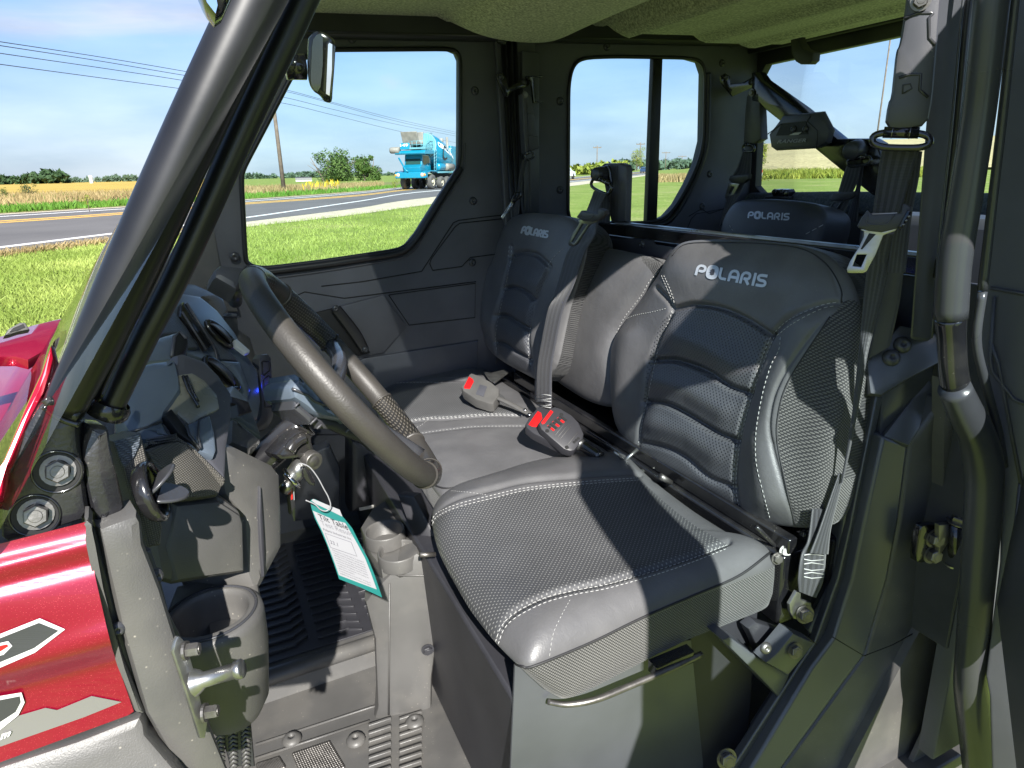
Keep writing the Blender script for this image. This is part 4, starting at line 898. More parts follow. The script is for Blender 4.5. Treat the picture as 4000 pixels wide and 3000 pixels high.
bar = plate('diagonal_brace', [(2935, 285), (2948, 282), (2972, 315), (3125, 425), (3270, 543), (3392, 543), (3425, 562), (3450, 640), (3447, 770), (3405, 762), (3190, 587), (2985, 425), (2968, 405), (2935, 398)], XP(BX), .045, 'gloss_black', V0, bevel=.004)
bolt('bolt', XP(BX).hit(2937, 362, .002), (-1, 0, 0), .009, bar, 'hex', 'steel_dull')
HRP = XP(BX-.05); Hc = [HRP.hit(*p) for p in C('R', (412, 205), (540, 35), (560, 0), (975, -40), (1078, 160), (1040, 300), (930, 360), (480, 385), (435, 350))]
hr = plate3('headrest_pad', Hc, HRP, .022, 'plastic', V0, bevel=.012); hr['label'] = 'angular head cushion with an opening and raised lettering'
plate('recess_shade', C('R', (560, 95), (825, 70), (845, 205), (500, 222)), HRP, .002, 'gap', hr, bevel=0, off=.002)  # flat black sheet, shade of the opening put into its colour
lines('crease', [C('R', (412, 205), (560, 90), (835, 65), (950, 170), (935, 355)), C('R', (835, 65), (880, 0))], HRP, .003, 'plastic_smooth', hr, .001)
for p in C('R', (688, 150), (820, 145)): bolt('bolt', HRP.hit(*p, .003), (-1, 0, 0), .010, hr, 'button', 'plastic_smooth')
plate('label_tab', C('R', (640, 215), (700, 190), (780, 182), (740, 212)), HRP, .001, 'white_dull', hr, bevel=0, off=.004)
text_quad('lettering', 'RANGER', C('R', (525, 265), (835, 250), (825, 290), (508, 308)), HRP, 'emboss_lit', hr, bold=.03, shear=.15, off=.0035)
# ---- partition behind the front bench
RZ = 1.35; rl = MB(); rl.box((1.0, .56, 1.335), (.04, .98, .03)); rail = rl.build('partition_rail', 'gloss_black', V0, bevel=.003)
MB().box((1.0, .56, 1.3515), (.012, .98, .003)).build('rail_edge', 'steel', rail)
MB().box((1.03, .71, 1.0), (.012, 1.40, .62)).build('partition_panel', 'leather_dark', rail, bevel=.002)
pb = XP(1.0)
pbx = plate('belt_post', C('K', (720, 730), (760, 695), (1000, 692), (1080, 730), (1095, 790), (1075, 1530), (870, 1560)), pb, .018, 'plastic', V0, bevel=.006)
lines('seam', [C('K', (965, 730), (955, 1540)), C('K', (935, 730), (930, 1540))], pb, .0015, 'plastic_smooth', pbx, .0004)
kb = pb.hit(*C('K', (805, 850))[0], .0); MB().lathe([(.006, 0), (.021, .004), (.021, .012), (.017, .042), (.0145, .045), (0, .045)], kb, (-1, -.25, .05), 24).build('knob', 'plastic_smooth', pbx, True)
plate('mount_tab', C(2, (1700, 1478), (1840, 1470), (1880, 1468), (1905, 1462), (1965, 1465), (1990, 1510), (2212, 1545), (2212, 1620), (1700, 1560)), XP(.985), .004, 'leather_dark', pbx, bevel=.001); bolt('bolt', XP(.985).hit(*C(2, (1910, 1508))[0], .001), (-1, 0, 0), .011, pbx, 'button', 'plastic_smooth')
# ---- D ring builder
def dring(cx, cy, hw_, hh, ang, pl, par, r, name='belt_guide'):
    P = []; ca, sa = math.cos(math.radians(ang)), math.sin(math.radians(ang))
    for k in range(28):
        q = 2*math.pi*k/28; u = hw_*np.sign(math.cos(q))*abs(math.cos(q))**.6; v = hh*np.sign(math.sin(q))*abs(math.sin(q))**.8
        P.append(pl.hit(cx+u*ca-v*sa, cy+u*sa+v*ca))
    o = tube(name, P, r, 'gloss_black', par, 10, True)
    a = pl.hit(cx-hw_*.62*ca+hh*sa, cy-hw_*.62*sa-hh*ca); b = pl.hit(cx+hw_*.62*ca+hh*sa, cy+hw_*.62*sa-hh*ca)
    MB().tube([a, b], r*1.55, 14).build('guide_bar', 'gloss_black', o, True)
    for f in (.25, .75): p = a*(1-f)+b*f; MB().tube([p-(b-a)*.012, p+(b-a)*.012], r*1.7, 14).build('clip_ring', 'steel', o, True)
    return o
# centre front belt: from the post guide down to the bench
dg = dring(2350, 727, 42, 22, 26, XP(.965), V0, .0042)
tube('belt_hanger', [XP(.985).hit(*p) for p in C('K', (800, 745), (850, 755), (870, 900), (880, 1040), (850, 1120))], .004, 'gloss_black', dg, 8, spl=5)
b1 = strip('centre_seat_belt', [XP(.985).hit(*p) for p in C('K', (710, 1100), (690, 1350), (670, 1660))]+[XP(.985).hit(2325, 980)], [XP(.985).hit(*p) for p in C('K', (860, 1130), (860, 1350), (845, 1660))]+[XP(.985).hit(2375, 980)], 'webbing', V0); b1['label'] = 'centre front seat belt hanging from the knobbed post'
Ls = [(2320, 745), (2300, 800), (2275, 860), (2232, 960), (2210, 1000), (2165, 1150), (2135, 1210), (2110, 1330), (2092, 1440), (2088, 1560)]
Rs = [(2368, 757), (2348, 800), (2335, 870), (2322, 920), (2285, 985), (2245, 1100), (2200, 1210), (2172, 1340), (2155, 1443), (2154, 1590)]
xs = [.962, .940, .89, .832, .812, .778, .755, .735, .72, .705]
strip('belt_front', [XP(x).hit(*p) for x, p in zip(xs, Ls)], [XP(x).hit(*p) for x, p in zip(xs, Rs)], 'webbing', b1)
mb = MB(); LPc = XP(.70)
for k in range(5): 
    yy = 1545+k*12; mb.tube([LPc.hit(2096, yy), LPc.hit(2125, yy+(4 if k % 2 else -4)), LPc.hit(2152, yy)], .0009, 5)
mb.build('belt_stitching', 'stitch', b1, True)
def latch(prof_black, prof_metal, hole, pl, par, name='latch_plate', metal='steel', emb=None):
    o = plate(name, prof_metal, pl, .003, metal, par, [hole] if hole else (), .0008)
    plate('latch_cover', prof_black, pl, .012, 'plastic_dark', o, bevel=.002, off=.005)
    if emb: lines('emblem_line', [emb], pl, .0018, 'plastic', o, .0055, sm=1)
    return o
latch(C('K', (370, 1470), (440, 1375), (480, 1385), (500, 1395), (680, 1425), (690, 1345), (780, 1375), (775, 1430), (690, 1510), (600, 1535), (470, 1525)), C('K', (395, 1515), (420, 1540), (390, 1600), (330, 1680), (270, 1800), (255, 1840), (265, 1880), (330, 1890), (380, 1850), (480, 1700), (560, 1580), (640, 1550), (660, 1530), (470, 1500)), C('K', (460, 1565), (535, 1575), (340, 1845), (300, 1830)), XP(.822), b1, emb=C('K', (440, 1440), (450, 1470), (510, 1490), (580, 1480), (625, 1435)))
# passenger front belt
PB = YP(1.33)
ps = plate('belt_cover', C(2, (1172, 580), (1200, 575), (1228, 600), (1278, 915), (1190, 945), (1180, 800)), PB, .03, 'plastic', V0, bevel=.003); ps['label'] = 'passenger side belt guide cover on the far post'
lines('seam', [C(2, (1196, 640), (1212, 940)), C(2, (1200, 700), (1240, 705)), C(2, (1208, 835), (1262, 842))], PB, .002, 'plastic_smooth', ps, .0006)
bolt('bolt', PB.hit(*C(2, (1186, 585))[0], .003), (0, -1, 0), .007, ps, 'hex', 'steel_dull')
dring(*C(2, (1213, 962))[0], 17, 13, -25, PB, ps, .003)
b2 = strip('passenger_seat_belt', [PB.hit(*p) for p in C(2, (1170, 985), (1150, 1090), (1140, 1200))]+[XP(.88).hit(*p) for p in C(2, (1100, 1330), (1045, 1480), (1010, 1560))], [PB.hit(*p) for p in C(2, (1200, 990), (1180, 1080), (1160, 1195))]+[XP(.88).hit(*p) for p in C(2, (1140, 1345), (1085, 1450), (1045, 1560))], 'webbing', V0); b2['label'] = 'passenger seat belt hanging at the far post'
strip('belt_tail', [PB.hit(*p) for p in C(2, (1205, 985), (1207, 1150), (1210, 1300))], [PB.hit(*p) for p in C(2, (1222, 985), (1222, 1150), (1224, 1300))], 'webbing', b2)
plate('latch_plate', C(2, (1038, 1340), (1100, 1245), (1118, 1250), (1112, 1270), (1050, 1352)), YP(1.30), .004, 'chrome', b2, bevel=.001); plate('latch_cover', C(2, (1100, 1240), (1125, 1190), (1160, 1185), (1170, 1215), (1115, 1260)), YP(1.30), .012, 'gloss_black', b2, bevel=.002, off=.004)
lw = XP(.80); s_ = strip('belt_anchor_loop', [lw.hit(*p) for p in C(5, (918, 560), (920, 620), (930, 690))], [lw.hit(*p) for p in C(5, (985, 570), (1010, 630), (995, 690))], 'webbing', b2); 
plate('anchor_bracket', C(5, (930, 710), (975, 720), (1060, 700), (1085, 715), (1000, 780), (965, 760)), ZP(.90), .004, 'zinc', b2, bevel=.001)
# rear belts
def rear_belt(label, cover, ring, L1, R1, xs_, lat, par=V0):
    o = strip('rear_seat_belt', [XP(x).hit(*p) for x, p in zip(xs_, L1)], [XP(x).hit(*p) for x, p in zip(xs_, R1)], 'webbing', par); o['label'] = label
    if cover: plate('belt_cover', cover, XP(xs_[0]-.01), .03, 'plastic', o, bevel=.003)
    dring(*ring, XP(xs_[0]-.005), o, .004); latch(*lat, XP(xs_[0]-.06), o, emb=None); return o
rear_belt('rear passenger seat belt by the far rear corner', C(3, (500, 600), (510, 575), (575, 570), (588, 860), (545, 885), (480, 880), (490, 690)), (*C(3, (512, 915))[0], 22, 14, 0),
          C(3, (475, 940), (440, 1040), (405, 1100), (370, 1250), (330, 1400)), C(3, (530, 940), (520, 1080), (490, 1130), (440, 1230), (385, 1330)), [1.73, 1.71, 1.70, 1.66, 1.62],
          (C(3, (388, 1110), (400, 1085), (515, 1075), (510, 1105), (480, 1130), (410, 1130)), C(3, (390, 1125), (455, 1135), (425, 1195), (410, 1228), (368, 1225), (366, 1210)), C(3, (405, 1150), (425, 1152), (400, 1200), (385, 1195))))
b5 = rear_belt('rear centre seat belt hanging from the diagonal brace', None, (*C('R', (1400, 500))[0], 46, 16, -10),
          C('R', (1265, 545), (1225, 650), (1170, 830), (1100, 1000), (1000, 1250), (930, 1400)), C('R', (1420, 530), (1385, 700), (1330, 830), (1260, 1000), (1180, 1200), (1120, 1400)), [1.69, 1.68, 1.67, 1.64, 1.60, 1.57],
          (C('R', (1085, 900), (1120, 840), (1330, 830), (1370, 800), (1340, 870), (1290, 910), (1150, 930), (1075, 920)), C('R', (1080, 925), (1120, 935), (1020, 1070), (1020, 1090), (1110, 1085), (1230, 930), (1290, 900), (1150, 905)), C('R', (1130, 945), (1190, 950), (1100, 1070), (1060, 1065))))
strip('belt_tail', [XP(1.70).hit(*p) for p in C('R', (1400, 560), (1360, 800), (1250, 1150))], [XP(1.70).hit(*p) for p in C('R', (1445, 550), (1410, 800), (1375, 1150))], 'webbing', b5)
kb = XP(BX).hit(*C('R', (1400, 375))[0], .0); MB().lathe([(.01, 0), (.028, .004), (.028, .02), (.023, .055), (.018, .058), (0, .058)], kb, (-1, -.3, .0), 22).build('knob', 'plastic_smooth', b5, True)
# ---- rear seat
SR = Plane((1.50, 0, 1.25), (-1, 0, .22))
rs_px = [(2820, 900), (2835, 845), (2870, 795), (2905, 780), (3030, 777), (3165, 789), (3215, 806), (3240, 850), (3200, 1000), (3180, 1300), (2800, 1250)]
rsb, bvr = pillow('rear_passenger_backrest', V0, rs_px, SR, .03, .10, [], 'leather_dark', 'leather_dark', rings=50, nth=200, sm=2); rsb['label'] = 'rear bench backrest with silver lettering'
LOGO = {}
def logo(quad, surf, par, off=.0012):
    # wide rounded sans capitals with a cut-out star in the O
    star = []; 
    for k in range(16):
        q = math.pi/8*k+.2; r_ = .5 if k % 2 == 0 else .2; star.append((.5+math.cos(q)*r_, .5+math.sin(q)*r_))
    TL, TR, BR, BL = [np.array(q, float) for q in quad]
    root = None
    adv = {'P': .148, 'O': .155, 'L': .13, 'A': .155, 'R': .15, 'I': .062, 'S': .15}; x = 0; mbV = []; mbF = []
    T_ = .22
    def stroke(pts, closed=False, w_=T_, asp=1.0):
        P = [np.array(p, float) for p in pts]; n = len(P); Lf = []; Rt = []
        for i in range(n):
            a = P[i-1] if (i > 0 or closed) else P[i]; b = P[(i+1) % n] if (i < n-1 or closed) else P[i]
            d = (b-a)*np.array([asp, 1]); d = d/np.linalg.norm(d); nn = np.array([-d[1]/asp, d[0]])*w_/2; Lf.append(P[i]+nn); Rt.append(P[i]-nn)
        return Lf, Rt
    asp = np.linalg.norm(TR-TL)/np.linalg.norm(BL-TL)
    def put(pts, x0, w, closed=False, w_=T_):
        pts = chaikin(pts, 2, closed); L_, R_ = stroke(pts, closed, w_, asp*w); k = len(mbV); n = len(pts)
        for a, b in zip(L_, R_): mbV.append((x0+a[0]*w, a[1])); mbV.append((x0+b[0]*w, b[1]))
        for i in range(n if closed else n-1): j = (i+1) % n; mbF.append((k+2*i, k+2*i+1, k+2*j+1, k+2*j))
    G_ = {'P': [[(.12, 0), (.12, .89), (.9, .89), (.9, .42), (.3, .42)]], 'L': [[(.12, 1), (.12, .11), (.95, .11)]], 'A': [[(.1, 0), (.1, .89), (.9, .89), (.9, 0)], [(.1, .38), (.9, .38)]],
          'R': [[(.1, 0), (.1, .89), (.88, .89), (.88, .42), (.3, .42)], [(.5, .42), (.92, 0)]], 'I': [[(.5, 0), (.5, 1)]], 'S': [[(.95, .89), (.1, .89), (.1, .5), (.9, .5), (.9, .11), (.0, .11)]]}
    for ch in 'POLARIS':
        w = adv[ch]*.86
        if ch == 'O':
            put([(.1, .5), (.15, .87), (.5, .95), (.85, .87), (.9, .5), (.85, .13), (.5, .05), (.15, .13)], x, w, True, .34)
        else:
            for s in G_[ch]: put(s, x, w)
        x += adv[ch]
    n = x-.02; out = []; good = []
    for (u, v) in mbV:
        u = u/n; p = (TL*(1-u)+TR*u)*v+(BL*(1-u)+BR*u)*(1-v); h = surf.hit(p[0], p[1], off) if isinstance(surf, Plane) else cast(surf, p[0], p[1], off)
        good.append(h is not None); out.append(h if h is not None else np.zeros(3))
    o = mesh('lettering', out, [f for f in mbF if all(good[i] for i in f)], par, 'silver_logo', fix=False)
    u0 = adv['P']/n; wd = adv['O']*.86/n; SV = []
    for a, b in star:
        u = u0+(a*.62+.19)*wd; v = .5+(b-.5)*.66; p = (TL*(1-u)+TR*u)*v+(BL*(1-u)+BR*u)*(1-v); h = surf.hit(p[0], p[1], off*1.6) if isinstance(surf, Plane) else cast(surf, p[0], p[1], off*1.6)
        SV.append(h if h is not None else out[0])
    mesh('star', SV, [tuple(range(16))], o, 'leather_dark', fix=False) if False else mesh('star', SV, [tuple(range(16))], par, 'leather_dark', fix=False)
    return o
logo([(2924, 826), (3087, 833), (3083, 862), (2921, 852)], bvr, rsb)
stitches('stitching', rsb, [[(3215, 878), (3110, 935)], [(2850, 880), (2870, 912)]], bvr, .012, .006, .0012)
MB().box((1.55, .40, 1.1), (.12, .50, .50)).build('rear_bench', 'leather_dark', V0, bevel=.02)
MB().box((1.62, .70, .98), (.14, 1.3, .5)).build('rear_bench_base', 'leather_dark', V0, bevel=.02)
# ================================================================ front bench backrests
BP = Plane((.80, 0, .90), _n((-.41, 0, .105)))       # leaning front plane of the backrests
BPd = Plane((.815, 0, .90), _n((-.41, 0, .105)))
drv = [(2585, 1067), (2532, 1140), (2445, 1255), (2391, 1345), (2388, 1500), (2400, 1640), (2435, 1715), (2530, 1805), (2712, 1895), (2890, 1995), (2960, 2040), (3110, 2062), (3170, 2050), (3215, 1960), (3272, 1740), (3318, 1540), (3350, 1370), (3362, 1250), (3362, 1180), (3325, 1080), (3240, 990), (3120, 955), (2870, 935), (2700, 938), (2650, 955), (2612, 1005)]
lens = C(6, (1012, 378), (1062, 330), (1090, 270), (1200, 275), (1260, 500), (1230, 900), (1100, 1500), (1010, 1680), (800, 1668), (760, 1500), (690, 1150), (700, 950), (750, 800), (850, 620))
centre = C(6, (65, 322), (180, 300), (340, 320), (500, 390), (655, 492), (600, 640), (520, 850), (450, 1130), (425, 1420), (470, 1640), (380, 1600), (0, 1390), (-160, 1290), (-140, 950), (-110, 650), (-30, 400))
zones = [('centre_panel', centre, 'perforated_back', False), ('side_bolster_fabric', lens, 'woven', True)]
gr = [(C(6, (65, 322), (180, 300), (340, 320), (500, 390), (655, 492)), .005, .010), (C(6, (655, 492), (760, 400), (960, 310), (1075, 290)), .005, .008),
      (C(6, (655, 492), (600, 640), (530, 850), (455, 1130), (425, 1420), (470, 1640)), .005, .010), (C(6, (-50, 200), (40, 322), (-30, 480), (-90, 650), (-130, 900), (-180, 1200)), .005, .010),
      (C(6, (-90, 645), (0, 640), (90, 650), (250, 710), (400, 810), (520, 850)), .006, .012), (C(6, (-130, 900), (0, 915), (150, 990), (330, 1100), (440, 1140)), .006, .012), (C(6, (-150, 1150), (0, 1185), (130, 1250), (270, 1370), (420, 1430)), .006, .010),
      (C(6, (1020, 375), (850, 620), (750, 790), (700, 950), (688, 1130), (740, 1400), (800, 1660)), .003, .004), (C(6, (1080, 270), (1000, 60), (850, -60), (600, -100), (200, -110)), .003, .003)]
sw = [(C(6, (90, 500), (250, 560), (420, 660)), .03, .010), (C(6, (-50, 780), (150, 830), (350, 950)), .025, .011), (C(6, (-60, 1040), (150, 1110), (300, 1220)), .025, .011), (C(6, (-60, 1300), (150, 1400), (300, 1500)), .025, .008),
      (C(6, (900, 450), (720, 800), (620, 1150), (640, 1500)), .035, .022), (C(6, (0, 60), (400, 120), (800, 160)), .05, .010), (C(6, (-250, 500), (-300, 900)), .03, .014)]
dbk, bvd = pillow('driver_backrest', V0, drv, BPd, .026, .085, zones, 'leather', 'woven_top', gr, sw, nth=620, rings=190, pw=6)
dbk['label'] = 'driver seat backrest in black leather with woven side'
logo(C(6, (200, 50), (638, 118), (618, 198), (182, 118)), bvd, dbk, .0015)
st = [C(6, (668, 475), (760, 395), (960, 305), (1075, 282)), C(6, (690, 490), (790, 415), (960, 328), (1075, 305)), C(6, (670, 500), (610, 650), (535, 860), (465, 1130), (435, 1420), (475, 1620)), C(6, (648, 500), (590, 640), (515, 860), (445, 1130), (418, 1420), (455, 1620)),
      C(6, (-25, 120), (10, 200), (35, 260), (45, 310), (20, 400), (-25, 500), (-60, 640), (-105, 850), (-150, 1060), (-190, 1300)), C(6, (-10, 120), (30, 210), (55, 300), (35, 380)), C(6, (-300, 420), (-200, 370), (-80, 345), (20, 320)),
      C(6, (710, 500), (700, 580), (650, 680), (600, 850), (560, 1080), (560, 1270), (600, 1450), (650, 1640))]
stitches('stitching', dbk, st, bvd, .0055, .0035, .0006)
piping('seam_piping', dbk, [C(6, (1015, 375), (850, 620), (750, 790), (700, 950), (688, 1130), (740, 1400), (800, 1660)), C(6, (1085, 290), (1080, 200), (1000, 60), (850, -40), (600, -75), (300, -82), (120, -70), (40, 0)), C(6, (1078, 280), (1200, 280))], bvd, .0012, 'thread_dark')
# passenger backrest
pas = C(5, (985, -30), (960, 10), (910, 90), (890, 180), (895, 320), (920, 470), (960, 560), (1030, 640), (1120, 690), (1250, 745), (1330, 770), (1340, 500), (1400, 200), (1500, -50), (1530, -200), (1480, -235), (1440, -250))
pas = [(1915, 985), (1880, 1045), (1868, 1110), (1868, 1200), (1885, 1300), (1910, 1365), (1960, 1410), (2060, 1465), (2110, 1490), (2180, 1440), (2230, 1200), (2290, 1020), (2300, 930), (2262, 865), (2210, 842), (2110, 832), (2050, 832), (2000, 850), (1975, 890)]
pc = C(5, (1095, -20), (1190, -10), (1290, 10), (1340, 70), (1260, 260), (1220, 400), (1210, 560), (1240, 740), (1130, 690), (1010, 600), (1000, 450), (1040, 250), (1070, 100))
pg = [(C(5, (1095, 5), (1160, -25), (1250, -10), (1330, 60)), .006, .010), (C(5, (1100, -60), (1095, 20), (1060, 190), (1020, 370), (1000, 500), (1010, 600)), .005, .010), (C(5, (1060, 200), (1130, 195), (1190, 220), (1230, 262)), .006, .012), (C(5, (1020, 370), (1080, 370), (1140, 410), (1205, 450)), .006, .012), (C(5, (1000, 530), (1060, 540), (1130, 590), (1215, 640)), .006, .012), (C(5, (1330, 70), (1250, 270), (1210, 450), (1215, 620), (1240, 740)), .005, .010)]
BPp = Plane((.765, 0, .90), _n((-.41, 0, .105)))
pb_, bvp = pillow('passenger_backrest', V0, pas, BPp, .026, .085, [('centre_panel', pc, 'perforated_back', False)], 'leather', 'woven_top', pg,
                  [(C(5, (940, 100), (950, 400)), .035, .018), (C(5, (1120, 120), (1200, 160)), .03, .01), (C(5, (1080, 300), (1160, 340)), .03, .01), (C(5, (1050, 460), (1150, 510)), .03, .01)], nth=420, rings=130, pw=6)
pb_['label'] = 'passenger seat backrest on the far side with silver lettering'
logo([(2045, 882), (2146, 902), (2139, 932), (2036, 912)], bvp, pb_, .0015)
stitches('stitching', pb_, [C(5, (1104, -60), (1100, 20), (1066, 190), (1025, 370), (1005, 500), (1015, 600)), C(5, (1090, -60), (1080, 40)), C(5, (1330, 55), (1380, -10), (1440, -60)), C(5, (1222, 440), (1205, 560), (1225, 700))], bvp, .007, .005, .0007)
# centre backrest (fold-down)
cen = [(2290, 965), (2200, 1060), (2125, 1160), (2098, 1260), (2110, 1400), (2160, 1480), (2300, 1570), (2390, 1595), (2420, 1560), (2440, 1300), (2560, 1120), (2600, 1030), (2560, 1010), (2450, 985), (2340, 962)]
BPc = Plane((.835, 0, .90), _n((-.41, 0, .105)))
cbk, bvc = pillow('centre_backrest', V0, cen, BPc, .022, .07, [('top_fabric', [(2520, 985), (2620, 1020), (2600, 1070), (2560, 1100), (2545, 1060), (2500, 1010)], 'woven_top', True)], 'leather', 'woven_top', [(C(5, (1300, 250), (1270, 300), (1255, 450), (1270, 500)), .004, .004)], [([(2300, 1150), (2350, 1400)], .09, .008)], nth=360, rings=90, pw=6)
cbk['label'] = 'plain centre backrest between the two seats'
stitches('stitching', cbk, [C(5, (2050, 60), (1960, 150), (1900, 250), (1800, 380), (1740, 500))], bvc, .0055, .0035, .0006)
piping('seam_piping', cbk, [C(5, (1560, -75), (1700, -60), (1900, -20), (2030, 40))], bvc, .002, 'thread_dark')
# ================================================================ cushions
CP = Plane((0, 0, .85), (0, 0, 1))
dcu = [(1684, 2040), (1695, 1975), (1760, 1918), (1900, 1880), (2050, 1825), (2200, 1793), (2360, 1780), (2440, 1790), (2500, 1850), (2600, 1930), (2720, 2020), (2850, 2105), (2900, 2138), (2960, 2142), (3005, 2160), (3030, 2195), (3012, 2225), (2700, 2338), (2312, 2512), (2110, 2603), (2055, 2612), (2010, 2585), (1927, 2502), (1838, 2387), (1768, 2266), (1709, 2152)]
cpan = C(8, (612, 170), (640, 110), (760, 50), (960, 0), (1200, -60), (1560, -95), (1880, -120), (1930, -90), (2070, 40), (2212, 150), (2400, 260), (2460, 300), (2212, 380), (2000, 450), (1700, 540), (1500, 580), (1300, 630), (1130, 720), (1050, 800), (1010, 880), (930, 800), (850, 690), (740, 500), (650, 320))
dfr = C(8, (900, 760), (1060, 940), (1180, 1045), (1260, 1030), (1600, 890), (1900, 740), (2212, 610), (2500, 480), (2740, 380), (2760, 560), (2720, 700), (2212, 900), (1700, 1120), (1400, 1250), (1330, 1260), (1240, 1200), (1060, 1090), (850, 850))
zc = [('centre_panel', cpan, 'perforated', False)]
gcu = [(C(8, (612, 160), (640, 100), (760, 45), (960, -5), (1200, -60), (1560, -95), (1900, -125)), .004, .007), (C(8, (1015, 890), (1050, 790), (1130, 710), (1300, 625), (1500, 572), (1700, 535), (2000, 450), (2212, 380), (2440, 290)), .005, .009)]
scu = [(C(8, (700, 60), (1000, -60), (1500, -140), (1800, -180)), .05, .022), (C(8, (1200, 850), (1700, 680), (2200, 520), (2600, 400)), .06, .016)]
dcs, bvs = pillow('driver_cushion', V0, dcu, CP, .03, .085, zc, 'leather', 'woven', gcu, scu, nth=620, rings=190, pw=7, sm=2, shift=(.055, 0, 0))
dcs['label'] = 'driver seat cushion with white double stitching'
stitches('stitching', dcs, [C(8, (608, 150), (640, 90), (760, 35), (960, -18), (1200, -70), (1560, -108), (1900, -132)), C(8, (612, 165), (645, 108), (765, 52), (965, 0), (1205, -55), (1560, -93), (1900, -118)),
                            C(8, (1005, 880), (1045, 780), (1130, 700), (1300, 612), (1500, 562), (1700, 525), (2000, 440), (2212, 368), (2440, 280)), C(8, (1022, 895), (1060, 800), (1140, 725), (1310, 640), (1500, 588), (1700, 550), (2000, 465), (2212, 392), (2440, 302))], bvs, .0055, .003, .0006)
stitches('fine_stitching', dcs, [C(8, (1465, 620), (1410, 720), (1360, 830), (1335, 975)), C(5, (730, 1450), (850, 1460), (960, 1478))], bvs, .004, .003, .0004)
piping('seam_piping', dcs, [C(8, (608, 170), (650, 320), (740, 500), (850, 690), (990, 870), (1100, 990), (1170, 1030), (1250, 1025), (1600, 880), (1900, 735), (2212, 600), (2500, 475), (2700, 330))], bvs, .0022, 'thread_dark')
# middle and passenger cushions as one bench pad
pcu = [(1500, 1480), (1600, 1450), (1800, 1430), (1900, 1440), (1960, 1500), (2060, 1560), (2250, 1700), (2420, 1800), (2400, 1900), (2000, 1950), (1800, 1960), (1740, 1965), (1705, 1930), (1650, 1850), (1560, 1700), (1480, 1600), (1460, 1530)]
CP2 = Plane((0, 0, .845), (0, 0, 1))
ppan = C('B', (-80, 250), (0, 245), (300, 235), (600, 235), (850, 245), (1130, 330), (1300, 530), (1000, 540), (620, 570), (440, 575), (220, 605), (60, 560), (-80, 480))
pcs, bvq = pillow('bench_cushion', V0, pcu, CP2, .026, .07, [('centre_panel', ppan, 'perforated', False)], 'leather', 'woven', [(C('B', (220, 605), (440, 575), (620, 570), (1000, 540), (1300, 540)), .005, .008), (C('B', (340, 722), (600, 685), (900, 655), (1350, 650)), .003, .003), (C('B', (0, 245), (300, 237), (600, 235), (850, 245)), .004, .006)], [(C('B', (100, 170), (500, 130), (850, 180)), .05, .016)], nth=460, rings=130, pw=7)
pcs['label'] = 'middle and passenger bench cushion'
stitches('stitching', pcs, [C('B', (215, 600), (440, 568), (620, 562), (1000, 535), (1390, 545)), C('B', (220, 612), (440, 580), (620, 575), (1000, 548), (1390, 555)), C('B', (0, 243), (300, 232), (600, 230))], bvq, .007, .004, .0007)
stitches('fine_stitching', pcs, [C('B', (330, 722), (600, 685), (900, 655), (1350, 650)), C('B', (430, 585), (360, 640), (280, 680))], bvq, .005, .004, .0004)
piping('seam_piping', pcs, [C(5, (600, 1390), (640, 1420), (700, 1435), (780, 1425))], bvq, .002, 'thread_dark')
# ================================================================ floor, seat base, console
FLZ = .40
fl = MB().box((.75, .72, .385), (2.2, 1.42, .03)).build('floor', 'plastic_grey', V0, bevel=.004)
HY = .80; HZ = .50
e1 = YP(HY).hit(1250, 2565); HZ = e1[2]
hump = mesh('centre_hump', [(-.4, HY, HZ), (.55, HY, HZ), (.55, DY, HZ), (-.4, DY, HZ), (-.4, HY-.02, .39), (.55, HY-.02, .39)], [(0, 1, 2, 3), (4, 5, 1, 0)], fl, 'plastic_grey')
MB().tube([(-.4, HY+.005, HZ-.014), (.4, HY+.005, HZ-.014)], .019, 16).build('hump_edge', 'plastic_grey', hump, True)
mt = MB(); mt.box((.04, HY+.29, HZ+.002), (.50, .52, .004))
for iy in range(15):
    for ix in range(4):
        x0 = -.14+ix*.125; y0 = HY+.06+iy*.033; a = .5 if ix % 2 else -.5
        mt.box((x0, y0, HZ+.006), (.075, .006, .007)); R = np.array([[math.cos(a), -math.sin(a), 0], [math.sin(a), math.cos(a), 0], [0, 0, 1]]); mt.box((x0+.050, y0+.012*np.sign(a), HZ+.006), (.034, .006, .007), R)
mt.build('floor_mat', 'plastic_dark', hump, bevel=.001)
fz = .40
mt = MB()
for (cx, cy) in ((1500, 2870), ):
    for k in range(9):
        for s in (0, 1):
            p0 = ZP(fz).hit(1440+s*120, 2905-s*25+k*32-60); p1 = ZP(fz).hit(1530+s*120, 2875-s*25+k*32-60); d = p1-p0; c = (p0+p1)/2; a = math.atan2(d[1], d[0])
            R = np.array([[math.cos(a), -math.sin(a), 0], [math.sin(a), math.cos(a), 0], [0, 0, 1]]); mt.box((c[0], c[1], fz+.005), (np.linalg.norm(d), .007, .010), R)
mt.build('tread_ribs', 'plastic_grey', fl, bevel=.002)
def peb(name, poly, n=16):
    mb = MB(); P = [ZP(fz).hit(*p) for p in poly]
    for i in range(n):
        for j in range(n):
            u, v = (i+.5)/n, (j+.5)/n; p = (P[0]*(1-u)+P[1]*u)*(1-v)+(P[3]*(1-u)+P[2]*u)*v; mb.lathe([(.0045, 0), (.004, .003), (.0, .0045)], p, (0, 0, 1), 6)
    return mb.build(name, 'steel_dull', fl, True, fix=False)
peb('tread_studs', C('F', (320, 1570), (560, 1490), (660, 1659), (400, 1760))); peb('tread_studs', C('F', (90, 1640), (230, 1595), (270, 1659), (120, 1720)))
